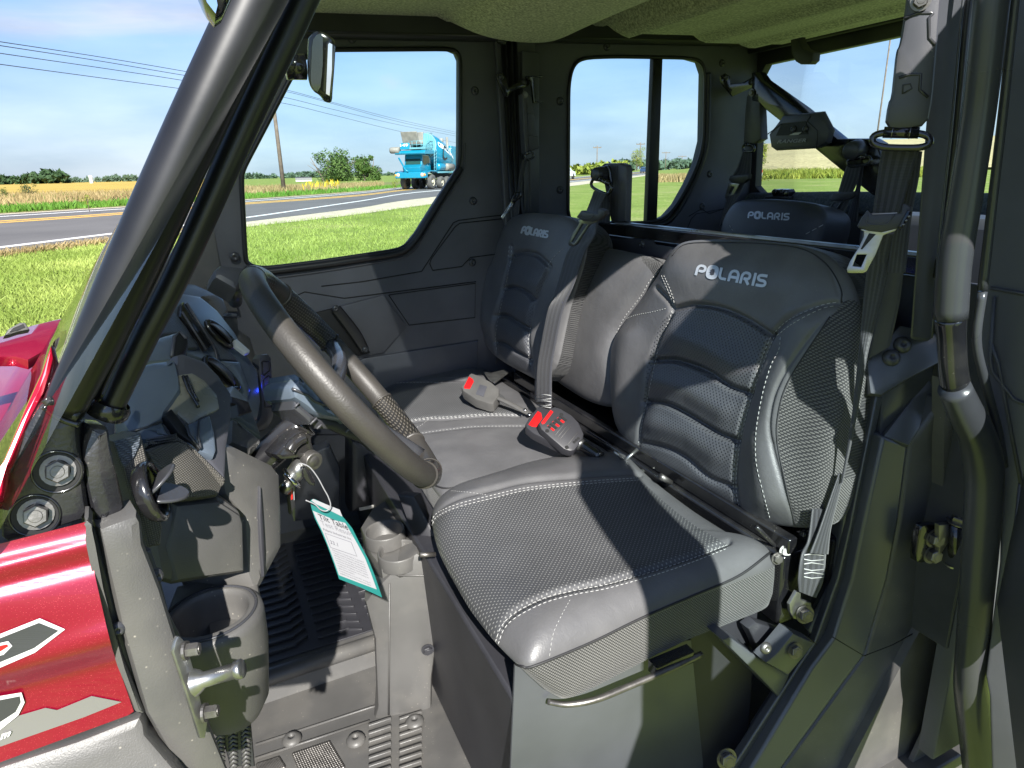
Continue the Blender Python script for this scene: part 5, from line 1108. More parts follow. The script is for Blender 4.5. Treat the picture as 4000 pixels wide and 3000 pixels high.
for p in C('F', (315, 1475), (730, 1480), (1112, 1362)): bolt('floor_bolt', ZP(.405).hit(*p), (0, 0, 1), .020, fl, 'button', 'plastic_grey', .010)
lines('floor_edge_line', [C('F', (80, 1510), (830, 1265), (870, 1255)), C('F', (75, 1600), (820, 1355))], ZP(.402), .006, 'plastic_grey', fl, .0)
# pedal / ribbed kick plate at lower left
kp = plate('dead_pedal', C(7, (1310, 1270), (1390, 1230), (1520, 1160), (1545, 1330), (1575, 1659), (1420, 1659), (1350, 1400)), YP(.14), .03, 'plastic_dark', V0, bevel=.004)
for i in range(15):
    for j in range(3):
        pass
lines('tread_pattern', [C(7, (1330+i*1+j*78, 1300+i*26), (1350+i*1+j*78, 1275+i*26), (1385+j*78, 1285+i*26)) for i in range(15) for j in range(3)], YP(.14), .004, 'plastic_grey', kp, .001)
# firewall and far footwell
MB().box((-.36, .71, .73), (.03, 1.45, .70)).build('firewall', 'plastic_dark', V0, bevel=.004)
fw = plate('glovebox_wall', [(1150, 1800), (1290, 1740), (1330, 1830), (1330, 2020), (1240, 2030), (1150, 2040)], YP(1.2), .05, 'plastic', V0, bevel=.008)
plate('glovebox_step', [(1370, 1720), (1600, 1760), (1620, 1960), (1500, 1980), (1370, 2010)], YP(1.15), .08, 'plastic_dark', V0, bevel=.02)
plate('sill_label', C('T', (955, 675), (1120, 640), (1160, 645), (1140, 665), (960, 700)), YP(1.1), .002, 'white_dull', fw, bevel=0)
# seat base
SBY = .17
sb_ = MB().box((.520, .785, .59), (.47, 1.23, .38)).build('seat_base', 'plastic_dark', V0, bevel=.006)  # darker plastic, shade of the front face put into the colour
plate('base_side_lit', [(2012, 2600), (2700, 2500), (2760, 3120), (1990, 3120)], YP(.166), .004, 'sill_plastic', sb_, bevel=.001)  # lighter sheet over the dark base, paints its sunlit side
# bench support rail
mbp = [(2140, 2742, 22), (2220, 2752, 24), (2330, 2732, 26), (2460, 2680, 26), (2620, 2612, 26), (2740, 2555, 24)]
tube_px('seat_support_tube', mbp, ZP(.76), 'steel_dull', V0, 12)
plate('support_bracket', C(9, (-60, 1040), (180, 940), (180, 1010), (-60, 1110)), YP(.13), .02, 'gloss_black', V0, bevel=.003)
# ribs at the lower right
mb = MB(); mb.build if False else None
ob = plate('base_side_panel', C(9, (-320, 1020), (220, 900), (440, 1000), (620, 1040), (420, 1250), (250, 1659), (-480, 1659)), Plane((0, .155, 0), (0, 1, -.12)), .012, 'sill_plastic', V0, bevel=.003)
lines('panel_crease', [C(9, (270, 910), (120, 1110), (0, 1300), (-200, 1659))], Plane((0, .155, 0), (0, 1, -.12)), .010, 'sill_plastic', ob, .0)
plate('support_wedge', C(9, (350, 870), (400, 850), (620, 1010), (770, 1085), (700, 1225), (590, 1110)), YP(.12), .05, 'sill_plastic', V0, bevel=.004)
plate('threshold_bracket', C(9, (790, 830), (925, 890), (760, 1090), (620, 1010), (690, 950)), YP(.095), .03, 'sill_plastic', V0, bevel=.004)
plate('seat_rail', C(9, (510, 800), (560, 760), (760, 830), (600, 1000), (560, 900)), YP(.14), .02, 'plastic_dark', V0, bevel=.004)
for k, p in enumerate(C(9, (617, 918), (798, 935), (375, 1600))): bolt('sill_bolt', YP(.09).hit(*p), (-.2, -1, .3), .010 if k < 2 else .013, V0, 'hex' if k else 'button', 'steel_dull')
# dark mechanism behind the cushions
MB().box((.86, .75, .80), (.16, 1.2, .14)).build('seat_pan', 'gloss_black', V0, bevel=.006)
mech = MB().box((.80, .70, .885), (.02, 1.10, .03)).build('recline_bar', 'gloss_black', V0, bevel=.004)
for (a, b, w_) in (((2440, 1800), (2490, 1755), 14), ((2400, 1765), (2440, 1800), 12), ((2480, 1850), (2520, 1838), 18)):
    tube_px('seat_bracket', [(a[0], a[1], w_), (b[0], b[1], w_)], YP(.55), 'zinc', mech, 8, 0)
tube_px('release_rod', [(2580, 1860, 26), (2620, 1885, 22)], YP(.45), 'steel_dull', mech, 10, 0)
# ---- cup holder console by the seat
cp_ = plate('console_column', C(8, (195, 640), (255, 560), (420, 395), (520, 330), (605, 390), (662, 480), (655, 800), (615, 1110), (612, 1340), (612, 1385), (500, 1425), (290, 1410), (245, 1380), (272, 1290), (255, 870)), Plane(YP(.62).hit(*C(8, (450, 900))[0]), (-.25, -1, .1)), .16, 'plastic_grey', V0, bevel=.012)
lines('crease', [C(8, (350, 520), (345, 1330)), C(8, (400, 470), (540, 470), (655, 480))], Plane(YP(.62).hit(*C(8, (450, 900))[0]), (-.25, -1, .1)), .005, 'plastic_grey', cp_, .0)
bolt('bolt', YP(.60).hit(*C(8, (586, 928))[0]), (-.2, -1, 0), .010, cp_, 'hex', 'plastic_dark')
zc_ = YP(.66).hit(1553, 2160)[2]
def cup(cx, cy, z, r, par, depth=.09, wall=.006, mtl='plastic_grey'):
    c = ZP(z).hit(cx, cy); return MB().lathe([(r+.004, -.03), (r+.004, -.002), (r+.0025, .001), (r+.001, .001), (r-.001, -.002), (r*.86, -depth), (0, -depth)], c, (0, 0, 1), 40).build('cup_well', mtl, par, True)
cup(1502, 2070, zc_+.015, .040, cp_); cup(1556, 2150, zc_, .040, cp_)
plate('console_top', C(8, (170, 170), (240, 60), (410, -60), (500, 100), (540, 240), (560, 340), (440, 410), (300, 420), (230, 330)), ZP(zc_-.018), .05, 'plastic_grey', cp_, bevel=.006)
tube_px('lever_pin', [(1640, 2167, 20), (1700, 2166, 20)], YP(.55), 'steel_dull', cp_, 10, 0)
plate('console_back', C(8, (395, -30), (500, -20), (620, 200), (700, 420), (640, 640), (560, 400), (480, 200)), Plane(YP(.66).hit(1650, 2150), (-.6, -.7, .3)), .04, 'plastic_dark', V0, bevel=.006)
# ================================================================ near A pillar
AYP = YP(.035)
t1 = tube_px('roof_pillar_tube', [(1080, -190, 214), (994, 0, 212), (760, 500, 206), (512, 1040, 190), (380, 1330, 172), (247, 1600, 150)], AYP, 'tube_black', V0, 40); t1['label'] = 'thick black front roof pillar tube'
t2 = tube_px('inner_pillar_tube', [(1262, -190, 112), (1184, 0, 112), (960, 480, 106), (708, 1040, 98), (560, 1330, 94), (424, 1618, 88)], YP(.06), 'tube_black', V0, 30)
tube_px('door_seal', [(1300, -150, 16), (1237, 0, 15), (1000, 490, 15), (845, 830, 14), (760, 1030, 14)], YP(.075), 'glass_edge' if 'glass_edge' in MT else 'sill_plastic', t2, 10)
tube_px('pillar_infill', [(1185, -190, 50), (1090, 0, 48), (860, 500, 44), (618, 1040, 38), (482, 1320, 34), (350, 1600, 30)], YP(.075), 'tube_black', t1, 12)
JP = Plane(YP(.02).hit(200, 1850), (.05, -1, .12))
bk = plate('pillar_bracket', chaikin(C('P', (272, 600), (300, 612), (360, 650), (440, 700), (515, 735), (500, 790), (505, 880), (520, 1000), (545, 1200), (572, 1372), (400, 1430), (0, 1545), (0, 1090), (60, 960), (150, 790), (222, 660)), 1), JP, .05, 'cast_black', V0, bevel=.006)
MB().tube([JP.hit(*p, .0) for p in crspline(C('P', (296, 590), (340, 628), (400, 662), (510, 712)), 5)], .0042, 10).build('weld_ring', 'cast_black', bk, True)
MB().tube([JP.hit(*p, -.001) for p in crspline(C('P', (285, 640), (340, 690), (420, 735), (515, 765)), 5)], .0028, 10).build('weld_ring', 'gloss_black', bk, True)
for p in C('P', (370, 1068), (228, 1352)):
    c = JP.hit(*p); n = JP.n
    hb = MB().lathe([(.0150, .0005), (.0160, .0016), (.0170, .0010), (.0176, -.001)], c, n, 36).build('bolt_recess_rim', 'gloss_black', bk, True)
    MB().lathe([(.0150, .0006), (0, .0006)], c, n, 36).build('recess_shade', 'gap', hb, True)  # black disc painting the shade around the bolt
    q = JP.hit(p[0]+4, p[1]-6, .001); bolt('pillar_bolt', q, n+np.array((0.1, 0, .1)), .0088, bk, 'hex', 'steel_dull', .0065)
J2 = Plane(YP(.03).hit(430, 1850), (.35, -1, .1))
b3 = plate('inner_bracket', chaikin(C('P', (583, 780), (650, 775), (715, 785), (725, 880), (745, 990), (780, 1120), (828, 1340), (700, 1395), (628, 1428), (600, 1330), (560, 1180), (530, 1000), (545, 900), (575, 830)), 1), J2, .04, 'cast_black', V0, bevel=.008)
MB().lathe([(.0145, 0), (.0165, .004), (.0165, .009), (.0145, .013)], YP(.062).hit(*C('P', (680, 705))[0]), YP(.062).hit(560, 1330)-YP(.062).hit(424, 1618), 24).build('pillar_collar', 'gloss_black', b3, True)
# ---- windshield
def wsx(y, z): return -.135+.73*(z-1.33)-(.045+.05*(1-(z-1.12)/.8))*(max(0, math.sin(math.pi*np.clip((y+.02)/1.44, 0, 1)))**.55)
V = []; Fc = []; ny, nz = 40, 26
for i in range(ny):
    for k in range(nz):
        y = -.015+1.42*i/(ny-1); z = 1.12+.80*k/(nz-1); V.append((wsx(y, z), y, z))
for i in range(ny-1):
    for k in range(nz-1): q = i*nz+k; Fc.append((q, q+1, q+nz+1, q+nz))
ws = mesh('windshield', V, Fc, V0, 'glass_ws', True)
# ---- hood and cowl
mat('red_gloss', (.45, .006, .03), .22, metal=.3, coat=1, noise=(3, .15))
hz = 1.10
def hood_pts(L_, z): return [ZP(z).hit(*p) for p in L_]
HPn = Plane((-.55, .3, 1.13), (.12, -.10, 1))
hd_ = plate('hood', [(-260, 1380), (0, 1312), (120, 1270), (258, 1238), (262, 1330), (170, 1460), (40, 1660), (0, 1760), (-260, 2100)], HPn, .05, 'red_gloss', V0, bevel=.006)
plate('hood_ridge', [(-260, 1445), (0, 1392), (60, 1392), (110, 1405), (215, 1345), (260, 1300), (258, 1240), (150, 1262), (120, 1300), (0, 1335), (-260, 1400)], Plane(HPn.p+np.array((0, 0, .02)), (.3, -.4, 1)), .02, 'red_paint', hd_, bevel=.004)
hdv = plate('hood_vent', C('P', (28, 185), (55, 140), (130, 98), (165, 98), (195, 145), (120, 160), (60, 180)), Plane(HPn.p+np.array((0, 0, .035)), (.4, -1, .4)), .02, 'plastic_grey', hd_, bevel=.003)
plate('hood_vent_slot', C('P', (62, 160), (85, 135), (150, 108), (162, 130), (110, 150)), Plane(HPn.p+np.array((0, 0, .035)), (.4, -1, .4)), .004, 'gap', hdv, bevel=0, off=.001)
plate('cowl_gap', C('P', (256, 428), (130, 620), (0, 790), (-80, 950), (-60, 1100), (20, 1010), (60, 880), (140, 690)), Plane(ZP(1.11).hit(100, 1600), (.2, -.6, 1)), .01, 'plastic_dark', V0, bevel=.002)
cw = plate('cowl_side', C('P', (256, 428), (330, 235), (352, 330), (330, 420), (290, 550), (180, 760), (70, 1010), (40, 1050), (20, 1200), (0, 1250), (-60, 1300), (0, 1020), (60, 880), (150, 660)), Plane(YP(.03).hit(150, 1600), (.1, -1, .5)), .02, 'red_gloss', V0, bevel=.004)
# ---- red side panel with decals
def bulge_panel(name, px, pl, mtl, par, fn, n=70):
    """curved panel: triangulated grid inside a pixel outline, pushed along the normal by fn(px, py)"""
    P = np.array(px, float); x0, y0 = P.min(0); x1, y1 = P.max(0); V = []; Fc = []; vi = {}
    ys_ = np.linspace(y0, y1, n)
    rows = []
    for y in ys_:
        xs_ = []
        for i in range(len(px)):
            a, b = P[i-1], P[i]
            if (a[1] > y) != (b[1] > y): xs_.append(a[0]+(y-a[1])*(b[0]-a[0])/(b[1]-a[1]))
        if len(xs_) < 2: xs_ = [P[np.argmin(abs(P[:, 1]-y))][0]]*2
        rows.append((min(xs_), max(xs_)))
    m = 40
    for y, (a, b) in zip(ys_, rows):
        for j in range(m): xx = a+(b-a)*j/(m-1); V.append(pl.hit(xx, y, fn(xx, y)))
    for i in range(n-1):
        for j in range(m-1): q = i*m+j; Fc.append((q, q+1, q+m+1, q+m))
    return mesh(name, V, Fc, par, mtl, True)
RPn = Plane(YP(-.005).hit(300, 2450), (.02, -1, .1))
def redf(x, y):
    u = x/500; t_ = 2125-85*x/335  # top line
    d = y-t_; ridge = .004*math.exp(-((d-95)/36)**2)-.003*math.exp(-((d-160)/34)**2)
    kn = 2610-115*(x/420); k = (y-kn)/120
    return .010*math.exp(-(((y-2420)/230)**2))+ridge-.014*sm01(max(0, min(1, k)))+.004*math.exp(-k*k*4)
red_px = [(-220, 2180), (0, 2124), (335, 2039), (345, 2075), (348, 2140), (380, 2290), (418, 2456), (440, 2540), (525, 2785), (0, 2978), (-220, 3060)]
red = bulge_panel('side_panel', red_px, RPn, 'red_paint', V0, redf); red['label'] = 'metallic red front side panel with black, white and silver decals'
def on_red(name, px, mtl, off_, lab=None):
    P = [RPn.hit(x, y, redf(x, y)+off_) for x, y in px]; o = mesh(name, P, [tuple(t_) for t_ in tessellate_polygon([[Vector((p[0], p[1], 0)) for p in px]])], red, mtl, fix=False)
    if lab: o['label'] = lab
    return o
def dens(px, k=8):
    r = []
    for i in range(len(px)):
        a, b = px[i], px[(i+1) % len(px)]
        for j in range(k): r.append((a[0]+(b[0]-a[0])*j/k, a[1]+(b[1]-a[1])*j/k))
    return r
on_red('decal_border', dens(C(7, (-200, 905), (0, 832), (245, 735), (402, 803), (215, 947), (0, 1040), (-200, 1120))), 'decal_white', .0012)
on_red('decal_arrow', dens(C(7, (-200, 930), (0, 858), (237, 764), (358, 812), (206, 920), (0, 1005), (-200, 1085))), 'decal_black', .0024)
on_red('decal_notch', dens(C(7, (-200, 930), (0, 888), (50, 876), (76, 906), (22, 960), (0, 965), (-200, 1010))), 'decal_white', .0034)
on_red('decal_notch_red', dens(C(7, (-200, 960), (0, 905), (38, 896), (50, 908), (0, 940), (-200, 980))), 'red_button', .0042)
on_red('decal_stripe', dens(C(7, (-200, 1560), (-20, 1440), (120, 1335), (280, 1288), (352, 1302), (565, 1215), (750, 1252), (520, 1345), (0, 1528), (-200, 1600))), 'decal_silver', .0012)
on_red('decal_digit_border', dens(C(7, (-200, 1260), (0, 1215), (132, 1193), (152, 1255), (112, 1335), (0, 1425), (-200, 1500))), 'decal_white', .0024)
on_red('decal_digit', dens(C(7, (-200, 1290), (0, 1240), (118, 1217), (124, 1255), (92, 1315), (0, 1375), (-200, 1440))), 'decal_black', .0034)
V, Fc = text_mesh('m', .05, .25); q = C(7, (0, 1452), (72, 1430), (62, 1462), (0, 1488)); TL, TR, BR, BL = [np.array(k) for k in q]
P = []
for u, v in V:
    p = (TL*(1-u)+TR*u)*v+(BL*(1-u)+BR*u)*(1-v); P.append(RPn.hit(p[0], p[1], redf(*p)+.003))
mesh('decal_letter', P, Fc, red, 'decal_white', fix=False)
# lower grey fender and jamb trims
lg = plate('lower_fender', [(-220, 3090), (0, 2992), (300, 2893), (550, 2795), (566, 2830), (572, 2870), (683, 3000), (760, 3120), (-220, 3300)], Plane(YP(-.01).hit(300, 2930), (.02, -1, .35)), .03, 'plastic_grey', V0, bevel=.008)
plate('fender_edge', C(7, (520, 125), (545, 125), (570, 165), (565, 250), (600, 420), (640, 600), (700, 830), (760, 1020), (860, 1255), (895, 1330), (860, 1335), (828, 1318), (735, 1060), (662, 800), (600, 560), (552, 300), (530, 200)), Plane(YP(-.004).hit(440, 2400), (.1, -1, .0)), .025, 'plastic_grey', V0, bevel=.004)
plate('jamb_inner', C(7, (565, 150), (602, 185), (640, 340), (720, 600), (800, 830), (880, 1130), (905, 1320), (880, 1330), (760, 1010), (700, 820), (640, 590), (600, 400), (572, 260)), Plane(YP(.012).hit(440, 2400), (.5, -1, .0)), .02, 'plastic', V0, bevel=.003)
bolt('trim_fastener', YP(.004).hit(*C(7, (728, 800))[0]), (.2, -1, 0), .0065, V0, 'button', 'plastic_smooth'); 
JB = Plane(YP(.005).hit(640, 2500), (.25, -1, .05))
jm = plate('door_jamb', C(7, (602, 185), (700, 145), (852, 92), (880, 140), (892, 280), (1000, 560), (1090, 850), (1240, 1250), (1420, 1700), (1110, 1700), (900, 1330), (830, 1090), (740, 780), (640, 350)), JB, .04, 'plastic_grey', V0, bevel=.008)
plate('jamb_flange', C(7, (900, 320), (940, 310), (985, 440), (1050, 700), (1140, 880), (1180, 1060), (1300, 1400), (1360, 1700), (1290, 1700), (1150, 1180), (1020, 800), (930, 520)), Plane(YP(.03).hit(700, 2500), (.6, -1, 0)), .02, 'plastic', V0, bevel=.003)
bolt('jamb_bolt', YP(.028).hit(*C(7, (955, 480))[0]), (.8, -.7, 0), .008, jm, 'button', 'plastic_smooth')
# striker plate and pin
SP_ = Plane(YP(-.012).hit(760, 2680), (.75, -1, .1))
sp = plate('striker_plate', C(7, (1098, 850), (1112, 848), (1150, 885), (1200, 1060), (1262, 1330), (1285, 1370), (1268, 1475), (1240, 1478), (1150, 1190), (1070, 945), (1085, 880)), SP_, .004, 'zinc', V0, bevel=.0012)
for p in C(7, (1140, 935), (1258, 1318)): bolt('striker_bolt', SP_.hit(*p, .001), (1, -.35, .05), .0058, sp, 'hex', 'steel_dull', .009)
c = YP(-.012).hit(*C(7, (1205, 1130))[0]); e = YP(-.025).hit(*C(7, (1492, 1045))[0])
MB().lathe([(.0115, 0), (.0095, .004), (.0066, .008), (.0066, np.linalg.norm(e-c)-.006), (.0082, np.linalg.norm(e-c)-.005), (.0082, np.linalg.norm(e-c)), (.0070, np.linalg.norm(e-c)+.001), (0, np.linalg.norm(e-c)+.001)], c, e-c, 28).build('striker_pin', 'zinc', sp, True)
# ================================================================ dash
ccup = CAM+ray(820, 2390)/F*.725
ch_ = MB().lathe([(.031, -.14), (.042, -.12), (.0525, -.05), (.0545, -.013), (.0535, -.005), (.0505, -.002), (.046, -.001), (.0425, .0013), (.040, -.001), (.0385, -.007), (.0375, -.018), (.034, -.078), (0, -.081)], ccup, (0, 0, 1), 56).build('side_cup_holder', 'plastic_grey', V0, True)
ring_ = [ccup+np.array((math.cos(q)*.050, math.sin(q)*.050, -.010)) for q in np.linspace(0, 2*math.pi, 40, endpoint=False)]
plate3('cup_ledge', [ZP(ccup[2]-.008).hit(*p) for p in [(640, 2420), (690, 2290), (925, 2225), (1000, 2240), (1015, 2340), (1002, 2410), (820, 2520), (700, 2500)]], ZP(ccup[2]-.008), .03, 'plastic_grey', ch_, [ring_], .002)
MB().tube([ccup+np.array((math.cos(q)*.0475, math.sin(q)*.0475, -.0010)) for q in np.linspace(0, 2*math.pi, 48, endpoint=False)], .0018, 8, True).build('cup_rim', 'plastic_smooth', ch_, True)
def DA(px, py, y): return YP(y).hit(px, py)
K1 = Plane(DA(820, 2150, .155), (.55, -.85, .1))
kick = plate('lower_dash_panel', C(7, (960, 100), (1060, 15), (1380, -30), (1500, 60), (1530, 130), (1540, 465), (1100, 540), (1000, 510), (960, 310)), K1, .10, 'plastic_grey', V0, bevel=.014)
plate('lower_dash_panel_face', C(7, (1090, 30), (1365, 5), (1500, 95), (1518, 150), (1525, 455), (1095, 520), (1040, 300)), K1, .02, 'plastic_grey', kick, bevel=.010, off=.006)
K2 = Plane(DA(1050, 2050, .23), (.75, -.6, .12))
plate('column_shroud', C(7, (1380, -350), (1470, -345), (1700, -230), (1752, -160), (1765, 80), (1765, 300), (1640, 540), (1590, 600), (1540, 470), (1520, 120), (1400, -20), (1370, -180)), K2, .10, 'plastic_grey', V0, bevel=.016)
plate('shroud_slot', C(7, (1608, -80), (1622, 20), (1632, 180), (1640, 330), (1630, 480), (1615, 300), (1605, 100)), Plane(K2.p+K2.n*.004, K2.n), .01, 'plastic_dark', kick, bevel=.002)
DE = Plane(DA(570, 1900, .075), (.35, -1, .25))
de = plate('dash_end', C(4, (702, 1145), (872, 1092), (900, 1180), (930, 1300), (985, 1560), (1010, 1680), (1000, 1790), (915, 1805), (850, 1600), (790, 1420)), DE, .07, 'dash_texture', V0, bevel=.006)
plate('dash_end_top', C(4, (702, 1145), (872, 1092), (862, 1165), (832, 1235), (772, 1310), (750, 1280)), Plane(DE.p+DE.n*.002, DE.n), .004, 'dash_texture_shade', de, bevel=.001, off=.001)  # blue sheet painting the shaded top of the end strip
0 and plate('dash_end_shadow_gap', C(4, (880, 1095), (900, 1110), (935, 1195), (975, 1230), (930, 1240), (880, 1215)), Plane(DE.p+DE.n*.003, DE.n), .004, 'plastic_dark', de, bevel=.001, off=.001)
vn = _n((.98, -.07, .17)); vc = YP(.05).hit(612, 1915)
vr = MB().lathe([(.0215, -.012), (.0245, -.010), (.0275, -.004), (.0273, .0), (.0245, .002), (.0222, -.001), (.021, -.010)], vc, vn, 44).build('air_vent', 'gloss_black', V0, True)
MB().lathe([(.0215, -.010), (0, -.010)], vc, vn, 30).build('vent_well', 'gap', vr)
for (s, tilt) in ((1, .9), (-1, -.9)):
    a, b, _ = frame_of(vn); up_ = b if abs(b[2]) > abs(a[2]) else a; up_ = up_*np.sign(up_[2]); sd_ = np.cross(vn, up_); V = []
    dirv = _n(vn*.9+up_*.45*s)
    for k in range(20):
        q = math.pi*k/19; V.append(vc+up_*.004*s+sd_*math.cos(q)*.019+dirv*math.sin(q)*.024)
    V2 = [v+np.cross(sd_, dirv)*.003 for v in V]; n_ = len(V)
    bev(mesh('vent_blade', V+V2, [tuple(range(n_)), tuple(range(2*n_-1, n_-1, -1))]+[(i, (i+1) % n_, (i+1) % n_+n_, i+n_) for i in range(n_)], vr, 'plastic_smooth'), .001)
DT = Plane(DA(750, 1850, .16), (.75, -.62, .35))
tx = plate('textured_dash_panel', C(4, (905, 1195), (1000, 1160), (1105, 1135), (1160, 1155), (1270, 1270), (1392, 1395), (1358, 1478), (1250, 1492), (1060, 1508), (960, 1300)), DT, .06, 'dash_texture_side', V0, bevel=.006)
DT2 = Plane(DA(800, 1800, .19), (.65, -.55, .6))
fr = plate('dash_surround', C(4, (905, 1125), (960, 1130), (1110, 1115), (1200, 1180), (1400, 1400), (1412, 1180), (1440, 1000), (1440, 845), (1360, 730), (1270, 640), (1130, 590), (1090, 600), (1100, 800), (1000, 980)), DT2, .05, 'plastic', V0, bevel=.008)
plate('dash_trim', C(4, (905, 1145), (1100, 1118), (1180, 1165), (1400, 1385), (1392, 1400), (1380, 1395), (1160, 1180), (1090, 1135), (920, 1165)), DT2, .02, 'dash_texture', fr, bevel=.004, off=.008)
DI = Plane(DT2.p+DT2.n*.003, DT2.n)
ip = plate('instrument_panel', C(4, (1115, 722), (1190, 710), (1270, 760), (1350, 850), (1368, 940), (1335, 965), (1250, 1000), (1180, 1050), (1100, 980), (1020, 1000)), DI, .02, 'tan_panel', V0, bevel=.006)
plate('display_glass', C(4, (1140, 1040), (1220, 1010), (1300, 975), (1330, 1090), (1340, 1200), (1325, 1240), (1260, 1215), (1180, 1180), (1090, 1060)), DI, .01, 'plastic_sky_tint', ip, bevel=.004, off=.004)
plate('display_frame', C(4, (1020, 985), (1060, 940), (1130, 1030), (1220, 1150), (1235, 1195), (1180, 1150), (1100, 1090)), DI, .01, 'gap', ip, bevel=.002, off=.006)
lines('instrument_edge', [C(4, (1130, 740), (1165, 830), (1210, 900), (1225, 935)), C(4, (1150, 740), (1190, 840), (1222, 900))], DI, .004, 'gloss_black', ip, .004)
lines('display_edge', [C(4, (1145, 1030), (1170, 1110), (1235, 1190)), C(4, (1228, 1010), (1222, 1100), (1238, 1185))], DI, .0025, 'lens_clear' if False else 'plastic_smooth', ip, .008)
DV = Plane(DA(640, 1560, .22), (.25, -.6, .95))
vz = plate('gauge_hood', chaikin(C(4, (720, 700), (900, 640), (1085, 618), (1100, 640), (1132, 800), (1110, 840), (1008, 985), (1040, 1060), (1080, 1110), (880, 1140), (800, 1112), (700, 960)), 1), DV, .10, 'plastic_sky_tint', V0, bevel=.012)
lines('hood_seam', [C(4, (790, 1090), (900, 1060), (1000, 1020)), C(4, (905, 1135), (1090, 1105)), C(4, (905, 1150), (1080, 1122))], DV, .003, 'plastic_smooth', vz, .0)
DU = Plane(DA(670, 1340, .55), (.25, -.5, 1))
vz2 = plate('screen_hood', C(4, (780, 660), (920, 520), (1000, 488), (1090, 462), (1125, 460), (1160, 520), (1150, 560), (1090, 630), (900, 650)), DU, .06, 'plastic_sky_tint', V0, bevel=.008); vz2['label'] = 'smaller hood behind the gauge hood'
plate('hood_opening', C(4, (1075, 500), (1105, 480), (1135, 478), (1160, 520), (1140, 575), (1090, 630), (1062, 612)), DU, .01, 'gap', vz2, bevel=.002, off=.004)
lines('hood_lip', [C(4, (1060, 620), (1075, 500), (1110, 470), (1150, 510))], DU, .006, 'plastic', vz2, .004)
DC = Plane(DA(880, 1420, .72), (.8, -.42, .45))
dc_ = plate('centre_dash', C(4, (880, 400), (960, 330), (1040, 270), (1130, 220), (1240, 240), (1350, 330), (1460, 470), (1540, 620), (1600, 700), (1620, 900), (1600, 1010), (1500, 1080), (1400, 1000), (1430, 850), (1300, 650), (1120, 590), (1000, 560)), DC, .05, 'plastic_sky_tint', V0, bevel=.010)
plate('textured_insert', C('D', (1210, 850), (1290, 860), (1500, 1060), (1680, 1290), (1480, 1270), (1420, 1180), (1330, 1010)), DC, .01, 'dash_texture_shade', dc_, bevel=.004, off=.006)
plate('left_insert', C('D', (690, 970), (840, 700), (900, 690), (1050, 880), (1195, 1130), (1150, 1130), (1010, 1130), (900, 960)), DC, .01, 'dash_texture_shade', dc_, bevel=.004, off=.010)
plate('screen_slot', C('D', (985, 600), (1010, 560), (1040, 590), (1350, 1100), (1290, 1155), (1200, 1000), (970, 740)), DC, .01, 'gloss_black', dc_, bevel=.003, off=.012)
lines('screen_edge', [C('D', (1040, 580), (1365, 1100)), C('D', (985, 690), (1285, 1165)), C('D', (1365, 1100), (1400, 1180), (1420, 1300))], DC, .004, 'plastic', dc_, .013)
plate('lower_face', C('D', (1480, 1290), (1700, 1300), (1780, 1500), (1830, 1659), (1790, 1800), (1700, 1659), (1560, 1400)), DC, .01, 'plastic_sky_tint', dc_, bevel=.004, off=.008)
def oval_vent(c4pts, w_, dome=True):
    (a, b) = c4pts; A, B = np.array(a), np.array(b); cc = (A+B)/2; h = (B-A)/2; L2 = np.linalg.norm(h); t_ = h/L2; nn = np.array((t_[1], -t_[0])); P = []
    for k in range(30):
        q = 2*math.pi*k/30; p = cc+t_*math.cos(q)*L2+nn*math.sin(q)*w_; P.append(tuple(p))
    o = tube('dash_vent', [DC.hit(*p, .014) for p in P], .006, 'gloss_black', V0, 10, True); plate('vent_well', P, DC, .004, 'gap', o, bevel=0, off=.010)
    V = []; Fc = []; m1, m2 = 18, 9
    for i in range(m1+1):
        for j in range(m2+1):
            q = math.pi*i/m1; r = j/m2; p = cc+t_*math.cos(q)*L2*.86+nn*(math.sin(q)*r)*w_*1.5; V.append(DC.hit(p[0], p[1], .014+.030*math.sin(q)*math.sin(math.pi*.5*(1-abs(2*r-1)))))
    for i in range(m1):
        for j in range(m2): k = i*(m2+1)+j; Fc.append((k, k+1, k+m2+2, k+m2+1))
    mesh('vent_shutter', V, Fc, o, 'plastic', True); return o
oval_vent((C('D', (1300, 820))[0], C('D', (1605, 1110))[0]), 17)['label'] = 'far oval dash vent'
oval_vent((C('D', (1275, 1275))[0], C('D', (1655, 1640))[0]), 22)['label'] = 'near oval dash vent below the far one'
plate('silver_latch', C('D', (1625, 1035), (1660, 1020), (1822, 1160), (1820, 1180), (1770, 1200), (1640, 1100)), Plane(DC.p+DC.n*.03, (.5, -.5, .7)), .008, 'silver_logo', V0, bevel=.002)
DF = Plane(DA(790, 1180, 1.05), (.6, -.45, .65))
fc_ = plate('far_dash_cap', C('D', (880, 345), (1010, 325), (1140, 335), (1280, 400), (1420, 420), (1480, 470), (1550, 650), (1450, 830), (1380, 760), (1250, 690), (1100, 685), (950, 560), (860, 640)), DF, .06, 'plastic_sky_tint', V0, bevel=.008)
plate('far_textured_insert', C('D', (1030, 560), (1190, 550), (1350, 620), (1450, 820), (1400, 800), (1260, 690), (1110, 680)), DF, .008, 'dash_texture_shade', fc_, bevel=.003, off=.006)
plate('far_textured_side', C('D', (1230, 490), (1390, 475), (1490, 540), (1545, 650), (1460, 800), (1400, 640), (1330, 540)), DF, .008, 'dash_texture', fc_, bevel=.003, off=.010)
DG = Plane(DA(950, 1330, 1.15), (.7, -.6, .2))
plate('glove_bin', C('D', (1460, 800), (1560, 690), (1680, 700), (1700, 900), (1840, 1000), (1900, 1200), (1900, 1659), (1830, 1900), (1780, 1500), (1700, 1250), (1640, 1040)), DG, .10, 'plastic_grey', V0, bevel=.010)
